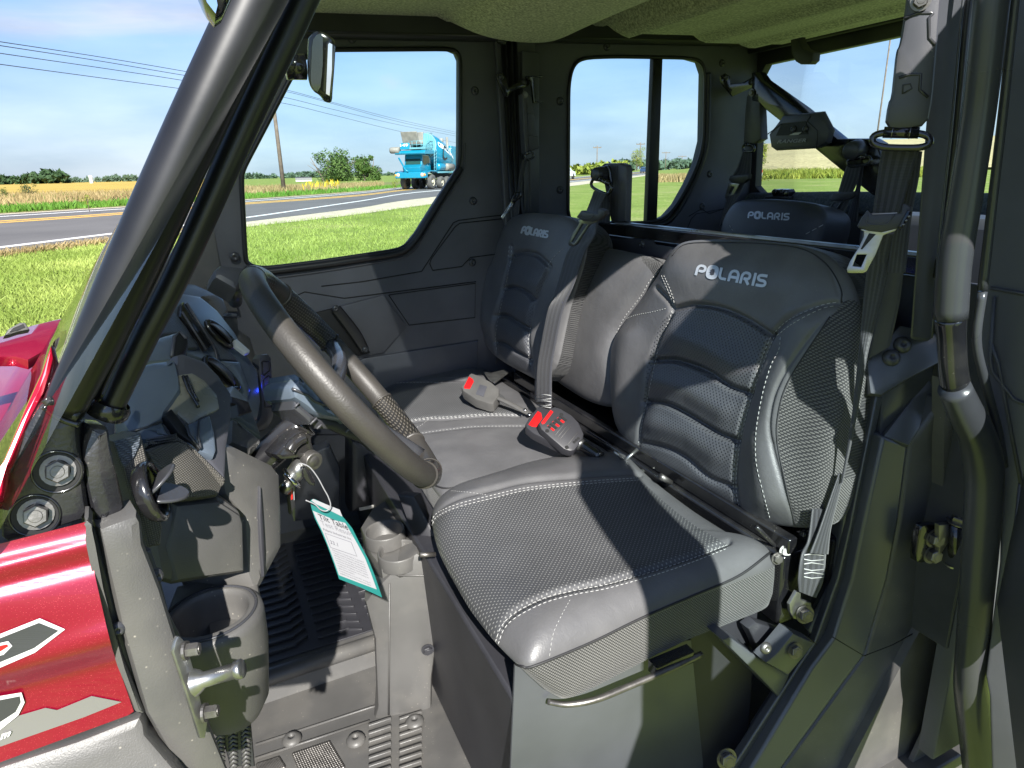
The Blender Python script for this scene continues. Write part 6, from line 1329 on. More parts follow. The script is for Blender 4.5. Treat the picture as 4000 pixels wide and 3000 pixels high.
plate('bin_seam', C('D', (1500, 742), (1700, 742), (1705, 755), (1510, 756)), DG, .004, 'plastic', V0, bevel=0, off=.004)
GB = Plane(DA(1040, 1500, .80), (.75, -.6, .1))
gb = plate('grab_frame', chaikin(C('S', (478, -60), (660, -80), (680, 200), (705, 620), (712, 900), (690, 1020), (600, 1150), (440, 1210), (390, 1150), (380, 1095), (470, 1000), (515, 880), (505, 560), (485, 200)), 1), GB, .018, 'plastic_smooth', V0, bevel=.004)
for q in (C('S', (508, 60), (530, 45), (615, 48), (635, 80), (632, 200), (540, 275), (520, 260)), C('S', (530, 350), (610, 282), (640, 290), (655, 540), (640, 555), (545, 485)), C('S', (545, 570), (580, 565), (655, 615), (668, 770), (655, 785), (560, 785))):
    lines('slot_outline', [q+[q[0]]], GB, .0035, 'gap', gb, .0, sm=0)
MB().lathe([(0, .004), (.003, .003), (.0042, 0)], DA(1072, 1500, .78), (0, -1, .2), 12).build('indicator_light', 'led', V0, True)
lb = plate('lower_dash_block', C('S', (0, 1350), (20, 960), (60, 960), (380, 1190), (520, 1310), (350, 1480), (240, 1440)), Plane(DA(960, 1710, .33), (.5, -.5, .75)), .05, 'plastic_grey', V0, bevel=.008)
plate('dash_side_web', C('S', (20, 600), (310, 690), (370, 860), (130, 940), (100, 750), (20, 720)), Plane(DA(950, 1590, .40), (.6, -.7, .3)), .02, 'plastic_dark', V0, bevel=.004)
plate('dash_lower_face', C('S', (0, 560), (60, 440), (300, 640), (370, 860), (520, 1290), (380, 1200), (20, 960), (-60, 900)), Plane(DA(950, 1610, .45), (.6, -.7, .3)), .02, 'plastic_sky_tint', V0, bevel=.004)
MB().box((-.22, .78, 1.06), (.10, 1.22, .22)).build('dash_core', 'plastic_dark', V0, bevel=.02)
# shift lever
sl = Plane(DA(910, 1080, .62), (.3, -.8, .5))
kn = plate('shift_lever', C('D', (1382, 215), (1395, 155), (1460, 95), (1600, 108), (1770, 132), (1850, 190), (1885, 300), (1760, 305), (1700, 350), (1660, 425), (1590, 380), (1385, 262)), sl, .05, 'plastic', V0, bevel=.010)
MB().tube([sl.hit(*C('D', (1640, 380))[0], -.03), sl.hit(*C('D', (1640, 560))[0], -.10)], .012, 12).build('lever_stem', 'plastic_smooth', kn, True)
# ================================================================ steering wheel
Wc = YP(.35).hit(1352, 1478); a1 = _n(YP(.35).hit(1672, 1822)-YP(.35).hit(1010, 1140)); b1_ = np.array((0, 1., 0))*math.cos(.082)+np.cross(a1, (0, 1., 0))*math.sin(.082); RW = np.linalg.norm(YP(.35).hit(1672, 1822)-YP(.35).hit(1010, 1140))/2
rimn = np.cross(a1, b1_); P = [Wc+a1*math.cos(q)*RW+b1_*math.sin(q)*RW for q in np.linspace(0, 2*math.pi, 96, endpoint=False)]
rim_r = .0165
swh = tube('steering_wheel', P, rim_r, 'rim_leather', V0, 28, True); swh['label'] = 'leather wrapped steering wheel seen edge on'
def arc(name, q0, q1, r, mtl, n=24): return tube(name, [Wc+a1*math.cos(q)*RW+b1_*math.sin(q)*RW for q in np.linspace(q0, q1, n)], r, mtl, swh, 28)
PI = math.pi
# near arc is q in (-pi, 0) where b points to the far side
arc('grip_patch', -.72, -.30, rim_r+.0008, 'grip'); arc('grip_patch', .30, .85, rim_r+.0008, 'grip'); arc('grip_patch', PI-.5, PI-.1, rim_r+.0008, 'grip'); arc('grip_patch', 1.6, 2.3, rim_r+.0008, 'grip')
for q in (-.73, -.29, .29, .86, 1.59, 2.31): arc('grip_ring', q-.008, q+.008, rim_r+.0022, 'rim_leather', 4)
hubc = Wc-rimn*np.sign(np.dot(rimn, np.array((-.6, 0, -.8))))*(-.055)
HBp = Plane(YP(.30).hit(1230, 1590), (.35, -.9, .25))
hb = plate('hub_cover', C('S', (1095, 250), (1180, 300), (1400, 520), (1660, 790), (1920, 1060), (1850, 1010), (1500, 950), (1350, 880), (1250, 790), (1110, 700), (1030, 650), (995, 480), (1010, 420), (1085, 340)), HBp, .09, 'plastic_sky_tint', swh, bevel=.010)
lines('hub_crease', [C('S', (1000, 490), (1120, 540), (1260, 600), (1360, 690), (1500, 745), (1640, 780))], HBp, .004, 'plastic_smooth', hb, .001)
plate('spoke_underside', C('S', (1300, 850), (1500, 960), (1850, 1010), (2000, 1100), (2150, 1200), (2400, 1420), (2700, 1700), (2500, 1640), (2200, 1400), (2000, 1330), (1800, 1250), (1620, 1165), (1380, 1160), (1300, 1050), (1250, 900)), Plane(YP(.33).hit(1350, 1690), (.3, -.9, .0)), .03, 'plastic_dark', swh, bevel=.006)
lines('spoke_rib', [C('S', (1040, 790), (1110, 720)), C('S', (1290, 1070), (1400, 965)), C('S', (1400, 1140), (1475, 1070)), C('S', (1870, 1200), (1945, 1125))], Plane(YP(.325).hit(1350, 1690), (.3, -.9, .0)), .0028, 'plastic', swh, .004, split=True)
plate('hub_collar', C('S', (1030, 660), (1120, 720), (1270, 850), (1400, 960), (1300, 1070), (1190, 960), (1030, 830)), HBp, .07, 'plastic_smooth', swh, bevel=.006, off=-.01)
spk = tube('spoke', [Wc+b1_*RW*.98, Wc+b1_*RW*.4-rimn*0, Wc-(Wc-HBp.p)*.5], .012, 'plastic_smooth', swh, 10, spl=4); tube('spoke', [Wc+a1*RW*.97, Wc+a1*RW*.45+(HBp.p-Wc)*.35, HBp.p+(Wc-HBp.p)*.3], .012, 'plastic_smooth', swh, 10, spl=4)
# column
cpl = YP(.36); colr = tube_px('steering_column', [(1000, 1815, 128), (1100, 1728, 124), (1186, 1652, 118)], cpl, 'gloss_black', V0, 30, 4)
tube_px('column_collar', [(1170, 1664, 126), (1190, 1648, 126)], cpl, 'gloss_black', colr, 30, 0)
CB = Plane(YP(.32).hit(1180, 1740), (.4, -.9, .1))
cbk_ = plate('column_bracket', C('S', (735, 1560), (1120, 1160), (1180, 1150), (1330, 1250), (1330, 1340), (1370, 1480), (1435, 1590), (1400, 1650), (1270, 1660), (1130, 1610), (950, 1640), (830, 1650), (760, 1600)), CB, .03, 'gloss_black', V0, bevel=.005)
tube('bracket_boss', [CB.hit(*p, .002) for p in C('S', (950, 1500), (1020, 1390), (1120, 1310), (1190, 1280))], .008, 'gloss_black', cbk_, 12, spl=5)
kc = CB.hit(*C('T', (522, 233))[0], .004); MB().lathe([(.013, -.01), (.013, .004), (.0115, .006), (.009, .004), (.007, .006), (0, .006)], kc, (.4, -.9, -.1), 26).build('ignition_lock', 'steel_dull', cbk_, True)
kr = tube_px('tilt_rod', C('T', (440, 240, 74), (380, 330, 70), (320, 410, 66)), YP(.33), 'zinc', V0, 16, 0); tube_px('rod_nut', C('T', (345, 385, 100), (322, 405, 100)), YP(.325), 'chrome', kr, 6, 0)
tube_px('rod_end', C('T', (320, 420, 48), (255, 520, 46)), YP(.33), 'steel', kr, 14, 0)
# key fob, hanging strap, tag
ky = tag(plate('key', C('T', (420, 330), (445, 285), (480, 300), (520, 380), (552, 440), (545, 475), (500, 465), (455, 430), (425, 390)), YP(.315), .008, 'gloss_black', None, bevel=.003), 'black ignition key head hanging below the steering column', 'key'); ky.matrix_world = VM
cd = tag(plate('key_card', C('T', (310, 440), (345, 420), (362, 560), (366, 665), (318, 742), (300, 720), (290, 600)), YP(.34), .003, 'black_ink', None, bevel=.001), 'black key card with red and white printing hanging under the column', 'key card'); cd.matrix_world = VM
plate('red_print', C('T', (320, 480), (335, 475), (340, 590), (325, 600)), YP(.34), .0005, 'red_button', cd, bevel=0, off=.0006); plate('white_print', C('T', (344, 470), (350, 468), (357, 600), (350, 602)), YP(.34), .0005, 'tag_white', cd, bevel=0, off=.0006)
bc = tag(plate('cable_clip', C('T', (355, 445), (400, 440), (405, 475), (385, 492), (362, 480)), YP(.335), .01, 'blue_plastic', None, bevel=.003), 'small blue plastic clip beside the key card', 'clip'); bc.matrix_world = VM
TPn = Plane(YP(.30).hit(1360, 2120), (.25, -.95, .35))
hang = tag(plate('hang_tag', C('T', (500, 610), (520, 592), (545, 592), (650, 640), (775, 695), (800, 750), (890, 860), (960, 1000), (1040, 1150), (1100, 1300), (1168, 1502), (970, 1410), (770, 1332), (722, 1190), (660, 1020), (600, 880), (545, 770), (518, 690)), TPn, .0006, 'tag_teal', None, bevel=0), 'white and teal paper hang tag printed with test results, hanging from the key', 'hang tag'); hang.matrix_world = VM
plate('paper_face', C('T', (525, 698), (620, 740), (740, 790), (826, 812), (860, 868), (935, 1000), (1010, 1140), (1065, 1280), (1118, 1428), (940, 1362), (768, 1296), (735, 1200), (680, 1050), (620, 900), (560, 780)), TPn, .0004, 'tag_white', hang, bevel=0, off=.0006)
plate('top_fold', C('T', (512, 605), (530, 590), (650, 640), (775, 690), (800, 755), (690, 700), (560, 640)), TPn, .0004, 'tag_white', hang, bevel=0, off=.0008)
plate('result_box', C('T', (638, 905), (885, 990), (938, 1125), (690, 1042)), TPn, .0003, 'tag_grey', hang, bevel=0, off=.0014); plate('result_box_face', C('T', (645, 912), (880, 994), (930, 1117), (694, 1037)), TPn, .0003, 'tag_white', hang, bevel=0, off=.0018)
text_quad('printed_title', 'Tilt Table', C('T', (568, 725), (838, 826), (856, 880), (590, 775)), TPn, 'black_ink', hang, .01, .0022, th=.0001)
text_quad('printed_title', 'Test Result', C('T', (590, 785), (878, 895), (895, 938), (612, 832)), TPn, 'tag_grey', hang, 0, .0022, th=.0001)
text_quad('printed_line', 'Polaris Industries Inc.', C('T', (618, 858), (880, 952), (888, 972), (626, 880)), TPn, 'tag_ink', hang, 0, .0022, th=.0001)
text_quad('printed_number', '33.1', C('T', (680, 968), (752, 996), (762, 1032), (692, 1005)), TPn, 'tag_ink', hang, 0, .0024, th=.0001)
body = ['Measurement of lateral stability in degrees of', 'a sample, standard production vehicle with an', 'operator and 1 passenger each 430 pounds', 'as measured by tilt table lateral stability', 'procedure of ANSI/ROHVA standard for', 'recreational off-highway vehicles. Vehicle', 'modification, accessories, and loading can', 'affect lateral stability.', 'Training courses to teach ROV driving are', 'available. For information contact your dealer.']
for k, s in enumerate(body):
    y0 = 1055+k*24; x0 = 705+k*8; wd = 290 if k not in (7,) else 150
    text_quad('printed_line', s, C('T', (x0, y0), (x0+wd, y0+wd*.40), (x0+wd+6, y0+wd*.40+15), (x0+6, y0+15)), TPn, 'tag_ink', hang, 0, .0022, th=.0001)
text_quad('printed_footer', 'See your dealer for details before riding', C('T', (782, 1315), (1120, 1444), (1126, 1458), (788, 1330)), TPn, 'tag_white', hang, 0, .0012, th=.0001) if False else None
sg = tag(tube('tag_string', [YP(.30).hit(*p) for p in C('T', (385, 272), (430, 265), (500, 300), (570, 390), (630, 500), (668, 570), (690, 650), (655, 700), (600, 690), (545, 640), (460, 602))], .0009, 'tag_white', None, 6, spl=8), 'thin white string loop tying the hang tag to the key', 'string'); sg.matrix_world = VM
# ---- interior mirror
MP = Plane(YP(.42).hit(1255, 265), (-.35, -1, -.05))
mr = plate('interior_mirror', chaikin(C('M', (360, 560), (400, 500), (470, 440), (560, 440), (690, 510), (745, 580), (742, 700), (725, 1000), (700, 1300), (695, 1440), (660, 1480), (600, 1460), (540, 1370), (440, 1310), (380, 1200), (355, 1000)), 1), MP, .02, 'gloss_black', V0, bevel=.006)
plate('mirror_glass', chaikin(C('M', (440, 600), (500, 500), (590, 480), (595, 700), (590, 1000), (545, 1340), (440, 1280), (415, 1150), (430, 900)), 1), MP, .001, 'mirror', mr, bevel=0, off=.001)
plate('mirror_glass', C('M', (670, 640), (690, 615), (730, 640), (725, 1000), (690, 1380), (640, 1350), (655, 1000)), Plane(MP.p, MP.n+np.array((.25, 0, 0))), .001, 'mirror', mr, bevel=0, off=.004)
tube_px('mirror_arm', C('M', (60, 960, 95), (340, 965, 95)), YP(.44), 'gloss_black', mr, 14, 0)
# outside mirror tip at the top
om = plate('outside_mirror', [(770, -60), (795, 0), (812, 30), (842, 64), (870, 45), (892, 0), (930, -80)], YP(-.12), .03, 'gloss_black', V0, bevel=.006)
plate('mirror_glass', [(790, -55), (808, 8), (842, 52), (850, 20), (835, -60)], YP(-.12), .001, 'mirror', om, bevel=0, off=.001)
# ================================================================ buckles on the bench
def buckle(px, pl, th, redpx, par, m_='plastic_dark', name='buckle'):
    o = plate(name, px, pl, th, m_, par, bevel=.0045); plate('release_button', redpx, pl, .006, 'red_button', o, bevel=.002, off=.002); return o
Z1 = Plane(ZP(.935).hit(1880, 1515), (-.15, -.35, 1))
bk1 = buckle(C('B', (742, 270), (770, 230), (815, 155), (840, 138), (930, 170), (1030, 225), (1105, 290), (1105, 350), (1050, 430), (1010, 432), (880, 390), (760, 310)), Z1, .03, C('B', (765, 270), (815, 170), (855, 195), (862, 220), (825, 288), (770, 285)), V0); bk1['label'] = 'grey belt buckle with a red button on the passenger side'
for m_ in ('steel_dull',): pass
bk1.data.materials[0] = mat('buckle_grey', (.085, .083, .08), .42, noise=(20, .15))
plate('buckle_emboss', C('B', (920, 248), (990, 268), (955, 365), (880, 340)), Z1, .002, 'plastic', bk1, bevel=.0005, off=.0015)
tube('buckle_stalk', [Z1.hit(*p, -.008) for p in C('B', (1085, 375), (1150, 405), (1240, 450), (1330, 500), (1405, 535))], .0085, bk1.data.materials[0].name, bk1, 12, flat=.6, spl=4)
for p in C('B', (1355, 492), (1395, 535)): MB().lathe([(.005, 0), (.004, .0015), (0, .002)], Z1.hit(*p, -.001), Z1.n, 10).build('rivet', 'steel', bk1, True)
Z2 = Plane(ZP(.945).hit(2190, 1690), (-.1, -.45, 1))
bk2 = buckle(C('B', (1358, 625), (1400, 550), (1470, 470), (1500, 460), (1600, 490), (1700, 560), (1860, 700), (1800, 870), (1700, 850), (1560, 780), (1430, 715), (1365, 660)), Plane(Z2.p-Z2.n*.012, Z2.n), .022, C('B', (1385, 630), (1475, 500), (1510, 520), (1522, 575), (1470, 655), (1420, 650)), V0); bk2['label'] = 'twin black belt buckle between the seats'
Z3 = Plane(Z2.p+Z2.n*.006, _n((-.1, -.75, 1)))
bk3 = buckle(C('B', (1485, 625), (1505, 590), (1590, 480), (1640, 460), (1700, 480), (1800, 540), (1870, 610), (1920, 720), (1915, 770), (1830, 880), (1790, 888), (1730, 870), (1600, 760), (1510, 680)), Z3, .022, C('B', (1508, 612), (1600, 490), (1628, 510), (1545, 622), (1520, 630)), bk2)
for i in range(6):
    u = i/5; a = np.array((1565+118*u, 650-95*u)); d_ = np.array((62, 48)); q = [tuple(a), tuple(a+(14, -13)), tuple(a+d_+(14, -13)), tuple(a+d_)]; plate('buckle_slot', C('B', *q), Z3, .001, 'gap' if i % 2 else 'red_button', bk3, bevel=0, off=.0012)
    plate('buckle_slot', C('B', *[tuple(np.array(p)+(3, 2)) for p in [tuple(a), tuple(a+(14, -13)), tuple(a+d_*.45+(14, -13)), tuple(a+d_*.45)]]), Z3, .001, 'gap', bk3, bevel=0, off=.0016)
for k in range(6):
    lines('embossed_print', [C('B', (1640+k*24, 742-0*k+k*18), (1740+k*24, 620+k*18))], Z3, .0014, 'buckle_grey', bk3, .0008) if k not in (3, 4) else None
for k in range(3): MB().lathe([(.0035, .0008), (0, .0008)], Z3.hit(*C('B', (1825+k*20, 805-k*18))[0]), Z3.n, 10).build('hole', 'gap', bk3)
for p in C('B', (1567, 697), (1703, 540), (1755, 855)): MB().lathe([(.0045, .001), (0, .001)], Z3.hit(*p), Z3.n, 12).build('hole', 'gap', bk3)
tube('buckle_stalk', [Z2.hit(*p, -.02) for p in C('B', (1860, 800), (1960, 870), (2080, 950))], .013, 'gloss_black', bk2, 14, spl=3)
tube('stalk_collar', [Z2.hit(*p, -.018) for p in C('B', (1870, 815), (1905, 840))], .014, 'zinc', bk2, 14)
# ================================================================ near B pillar, belt, jamb
BPl = YP(.0)
bpil = mesh('door_pillar', [YP(.10).hit(3662, -160), YP(.10).hit(3830, -160), YP(.10).hit(3672, 1340), YP(.10).hit(3552, 1330)]+[YP(.15).hit(3690, -160)+np.array((.03, 0, 0)), YP(.15).hit(3830, -160)+np.array((.05, 0, 0)), YP(.15).hit(3672, 1340)+np.array((.05, 0, 0)), YP(.15).hit(3558, 1330)+np.array((.03, 0, 0))],
             [(0, 1, 2, 3), (7, 6, 5, 4), (0, 4, 5, 1), (1, 5, 6, 2), (2, 6, 7, 3), (3, 7, 4, 0)], V0, 'sill_plastic'); bev(bpil, .006); bpil['label'] = 'upright black pillar behind the driver door opening'
tube_px('pillar_seal', [(3800, -120, 22), (3772, 100, 22), (3735, 500, 20), (3690, 900, 18), (3655, 1300, 16)], YP(.075), 'rubber', bpil, 12)
tube_px('pillar_edge', [(3775, -120, 10), (3752, 100, 10), (3715, 500, 9), (3672, 900, 9), (3640, 1320, 8)], YP(.08), 'steel_dull' if False else 'sill_plastic', bpil, 8)
# belt cover and belt
CVp = Plane(YP(.07).hit(3560, 300), (-.75, -.6, 0))
cv = plate('driver_belt_cover', chaikin(C(3, (1505, -140), (1480, 60), (1455, 225), (1440, 285), (1425, 310), (1395, 600), (1375, 630), (1352, 790), (1480, 800), (1618, 772), (1650, 600), (1700, 0), (1715, -140)), 1), CVp, .035, 'plastic', V0, bevel=.006); cv['label'] = 'driver side belt guide cover on the upright pillar'
lines('cover_seam', [C(3, (1470, 115), (1560, 80), (1640, 78), (1650, 85), (1625, 110), (1628, 235), (1665, 275)), C(3, (1440, 480), (1500, 460), (1575, 458), (1568, 555), (1620, 600))], CVp, .004, 'plastic_smooth', cv, .0, split=True)
lines('cover_emblem', [C(3, (1462, 580), (1465, 525), (1510, 518), (1520, 545), (1470, 575))], CVp, .002, 'plastic_smooth', cv, .0006)
bolt('cover_bolt', CVp.hit(*C(3, (1575, 5))[0], .004), CVp.n, .0085, cv, 'hex', 'steel_dull')
PD = Plane(YP(.075).hit(3520, 545), (-.8, -.6, .1))
dr1 = dring(3520, 548, 112, 30, 1, PD, cv, .0046); 
PBt = Plane(YP(.085).hit(3500, 700), (-.85, -.5, .1))
bl = strip('driver_seat_belt', [PBt.hit(*p) for p in C('R', (1655, 350), (1620, 500), (1590, 720), (1560, 950), (1545, 1060))], [PBt.hit(*p) for p in C('R', (2052, 350), (2010, 500), (1940, 720), (1880, 950), (1848, 1050))], 'webbing', V0); bl['label'] = 'driver seat belt hanging beside the driver backrest'
PB2 = Plane(YP(.095).hit(3500, 700), (-.85, -.5, .1))
strip('belt_rear_run', [PB2.hit(*p) for p in C('R', (1900, 380), (1860, 800), (1760, 1300), (1700, 1700))], [PB2.hit(*p) for p in C('R', (2082, 390), (2040, 700), (1965, 1100), (1900, 1700))], 'webbing', bl)
PBl = Plane(YP(.10).hit(3400, 1200), (-.8, -.6, 0))
strip('belt_lower_run', [PBl.hit(*p) for p in C('R', (1500, 1280), (1490, 1460), (1500, 1580))+C(6, (1240, 100), (1218, 300), (1190, 600), (1140, 1050), (1080, 1400))], [PBl.hit(*p) for p in C('R', (1800, 1290), (1750, 1460), (1720, 1580))+C(6, (1385, 60), (1330, 300), (1250, 600), (1170, 1050), (1095, 1400))], 'webbing', bl)
strip('belt_dark_run', [Plane(YP(.13).hit(3450, 1200), (-.8, -.6, 0)).hit(*p) for p in C(6, (1380, 0), (1330, 250), (1270, 500), (1240, 640))], [Plane(YP(.13).hit(3450, 1200), (-.8, -.6, 0)).hit(*p) for p in C(6, (1480, 0), (1450, 250), (1410, 450), (1380, 560))], 'leather_dark', bl)
PLt = Plane(YP(.07).hit(3420, 880), (-.85, -.6, .15))
lt = latch(C('R', (1378, 1195), (1420, 1110), (1490, 1020), (1545, 1075), (1850, 1055), (1870, 960), (1890, 950), (1965, 990), (1960, 1060), (1830, 1205), (1800, 1225), (1640, 1265), (1500, 1250), (1390, 1215)),
      C('R', (1405, 1235), (1450, 1255), (1450, 1310), (1400, 1420), (1300, 1580), (1265, 1660), (1270, 1700), (1300, 1705), (1440, 1705), (1480, 1690), (1580, 1500), (1660, 1300), (1690, 1285), (1790, 1250), (1830, 1200), (1640, 1240), (1450, 1225)), C('R', (1375, 1505), (1480, 1505), (1420, 1640), (1330, 1630)), PLt, bl, emb=C('R', (1500, 1080), (1472, 1150), (1490, 1175), (1580, 1190), (1690, 1180), (1720, 1160), (1778, 1075)))
plate('latch_slot', C('R', (1505, 1275), (1580, 1285), (1430, 1450), (1415, 1445)), PLt, .001, 'gap', lt, bevel=0, off=.001)
plate('latch_roller', C('R', (1920, 1020), (1965, 1030), (1960, 1080), (1850, 1240), (1815, 1215)), PLt, .012, 'gloss_black', lt, bevel=.003, off=.010)
for k in range(3): plate('roller_tooth', C('R', (1862+k*30, 1178-k*44), (1885+k*30, 1168-k*44), (1895+k*30, 1180-k*44), (1872+k*30, 1196-k*44)), PLt, .003, 'steel_dull', lt, bevel=.0005, off=.013)
# belt lower anchor
PA = YP(.125)
strip('belt_lower_run', [YP(.115).hit(*p) for p in [(3277, 1850), (3238, 1960), (3200, 2070), (3165, 2160)]], [YP(.115).hit(*p) for p in [(3298, 1850), (3272, 1960), (3246, 2070), (3236, 2165)]], 'webbing', bl)
an = strip('belt_anchor_loop', [PA.hit(*p) for p in C(9, (905, 60), (880, 250), (840, 340), (820, 480), (825, 570))], [PA.hit(*p) for p in C(9, (1000, 60), (1005, 250), (990, 350), (975, 500), (930, 610))], 'webbing', bl)
mb = MB()
for k, y in enumerate((345, 370, 400, 430, 460, 478)): mb.tube([PA.hit(*p, .002) for p in C(9, (855, y), (900, y+(10 if k % 2 else -8)), (975, y+3))], .0009, 5)
mb.build('belt_stitching', 'stitch', an, True)
plate('anchor_plate', C(9, (770, 700), (765, 650), (810, 570), (838, 575), (835, 620), (900, 640), (910, 700), (850, 750), (790, 740)), YP(.13), .006, 'zinc', an, bevel=.002); bolt('anchor_bolt', YP(.122).hit(*C(9, (858, 710))[0]), (-.3, -1, .2), .012, an, 'hex', 'steel_dull', .008)
for p, m2 in zip(C(9, (860, 215), (690, 365), (738, 320)), ('gloss_black', 'steel_dull', 'white_dull')): bolt('mechanism_bolt', YP(.16).hit(*p), (-.3, -1, .2), .008, mech, 'hex', m2)
tube_px('mechanism_rod', C(9, (560, 170, 18), (680, 290, 16), (700, 340, 14)), YP(.18), 'gloss_black', mech, 8, 0)
# lower jamb: loft of longitudinal lines
rails = [([(3385, 1400), (3398, 1538), (3299, 1950), (3252, 2266), (3152, 2460), (3190, 2512)], .12),
         ([(3385, 1402), (3399, 1540), (3301, 1950), (3256, 2270), (3158, 2466), (3110, 2640), (2860, 3040)], .065),
         ([(3438, 1450), (3440, 1546), (3338, 2050), (3250, 2420), (3196, 2514), (3112, 2655), (2878, 3040)], .06),
         ([(3440, 1500), (3448, 1560), (3350, 2052), (3265, 2420), (3225, 2500), (3125, 2690), (2905, 3040)], .085),
         ([(3446, 1640), (3449, 1704), (3374, 2050), (3290, 2400), (3257, 2494), (3120, 2690), (2925, 3040)], .045),
         ([(3544, 1640), (3549, 1740), (3508, 2050), (3425, 2400), (3376, 2562), (3250, 2760), (3040, 3040)], .03)]
def loft(name, R_, mtl, par, k=10, sub=1):
    curves = []
    for pts, y in R_:
        q = chaikin(pts, 1, False) if False else pts; C3 = [YP(y).hit(*p) for p in q]; d = np.concatenate([[0], np.cumsum([np.linalg.norm(b-a) for a, b in zip(C3[:-1], C3[1:])])]); T = np.linspace(0, d[-1], 60)
        C3 = np.array(C3); curves.append(np.stack([np.interp(T, d, C3[:, c]) for c in range(3)], 1))
    V = np.vstack(curves); Fc = []
    for i in range(len(curves)-1):
        for j in range(59): Fc.append((i*60+j, i*60+j+1, (i+1)*60+j+1, (i+1)*60+j))
    return mesh(name, V, Fc, par, mtl)
def flat_loft(name, A, B, ya, yb, mtl, par, bevel=.002, th=.03):
    """solid panel between two pixel edge lines at their own y"""
    P = [YP(ya).hit(*p) for p in A]; Q = [YP(yb).hit(*p) for p in B]; n = len(P); V = P+Q+[p+np.array((.01, th, 0)) for p in P]+[q+np.array((.01, th, 0)) for q in Q]; Fc = []
    for i in range(n-1):
        Fc += [(i, i+1, n+i+1, n+i), (2*n+i, 3*n+i, 3*n+i+1, 2*n+i+1), (i, 2*n+i, 2*n+i+1, i+1), (n+i, n+i+1, 3*n+i+1, 3*n+i)]
    Fc += [(0, n, 3*n, 2*n), (n-1, 3*n-1+0, 4*n-1, 2*n-1) if False else (n-1, 3*n-1, 4*n-1, 2*n-1)]
    o = mesh(name, V, Fc, par, mtl); bev(o, bevel); return o
R0 = [(3398, 1538), (3300, 1950), (3253, 2266), (3152, 2462)]; R1a = [(3440, 1546), (3339, 2050), (3290, 2260), (3197, 2514)]
R1b = [(3440, 1546), (3339, 2050), (3290, 2260), (3197, 2514), (3122, 2625), (2878, 3000), (2810, 3105)]
R2 = [(3449, 1704), (3374, 2050), (3330, 2260), (3257, 2494), (3170, 2610), (2935, 3000), (2870, 3105)]
R3 = [(3549, 1740), (3508, 2050), (3465, 2270), (3376, 2564), (3290, 2680), (3058, 3000), (2990, 3105)]
R4 = [(3692, 1556), (3768, 1690), (3770, 2140), (3590, 2468), (3500, 2640), (3309, 3000), (3240, 3120)]
jb = flat_loft('rear_door_jamb', R0, R1a, .145, .13, 'sill_plastic', V0, .003); jb['label'] = 'moulded black sill and jamb behind the driver seat'
flat_loft('jamb_groove', R1b, [(x+8, y) for x, y in R2], .145, .145, 'sill_plastic', jb, .002)
flat_loft('jamb_ridge', [(x-16, y) for x, y in R1b], [(x+10, y) for x, y in R1b], .122, .126, 'sill_plastic', jb, .004, .02)
flat_loft('jamb_face', R2, R3, .105, .09, 'sill_plastic', jb, .005, .04)
flat_loft('jamb_outer', R3, R4, .09, .07, 'plastic', jb, .006, .05)
tf = plate('jamb_cap', C(6, (1450, 425), (1625, 465), (1650, 450), (1690, 500), (1690, 660), (1500, 760), (1335, 862), (1262, 850), (1240, 650)), Plane(YP(.12).hit(3480, 1430), (-.55, -.7, .45)), .04, 'sill_plastic', jb, bevel=.005)
plate('jamb_shoulder', C(6, (1335, 862), (1690, 560), (1700, 690), (1345, 1110), (1320, 1105)), Plane(YP(.115).hit(3560, 1500), (-.3, -1, .1)), .03, 'sill_plastic', jb, bevel=.003)
plate('jamb_step', C(6, (1690, 665), (1700, 840), (1505, 1172), (1342, 1112)), Plane(YP(.096).hit(3560, 1650), (-.4, -.7, .5)), .03, 'sill_plastic', jb, bevel=.004)
for p in C(6, (1462, 548), (1392, 628)): bolt('cap_screw', Plane(YP(.12).hit(3480, 1430), (-.55, -.7, .45)).hit(*p, .001), _n((-.55, -.7, .45)), .0135, jb, 'button', 'plastic_smooth', .008)
lines('jamb_seam', [C(9, (1030, 850), (1225, 968), (1400, 900), (1580, 800)), C(9, (860, 840), (930, 895))], YP(.068), .002, 'gap', jb, .0)
# hinge
HG = YP(.05)
hg = plate('door_hinge', chaikin(C(9, (1570, 200), (1590, 160), (1690, 155), (1700, 180), (1695, 370), (1575, 400), (1545, 380)), 1), HG, .012, 'gloss_black', V0, bevel=.003)
for p in C(9, (1652, 238), (1638, 338)): bolt('hinge_bolt', HG.hit(*p, .001), (-.2, -1, .1), .012, hg, 'hex', 'steel_dull', .010)
tube_px('hinge_barrel', C(9, (1800, 150, 66), (1788, 380, 62)), YP(.03), 'gloss_black', hg, 20, 0); plate('hinge_arm', C(9, (1690, 160), (1765, 150), (1760, 250), (1690, 355)), YP(.035), .008, 'steel_dull', hg, bevel=.002)
bolt('hinge_top_bolt', YP(.03).hit(*C(9, (1812, 140))[0]), (0, -.1, 1), .014, hg, 'hex', 'steel_dull'); bolt('hinge_nut', YP(.03).hit(*C(9, (1775, 395))[0]), (0, .1, -1), .010, hg, 'hex', 'zinc', .012)
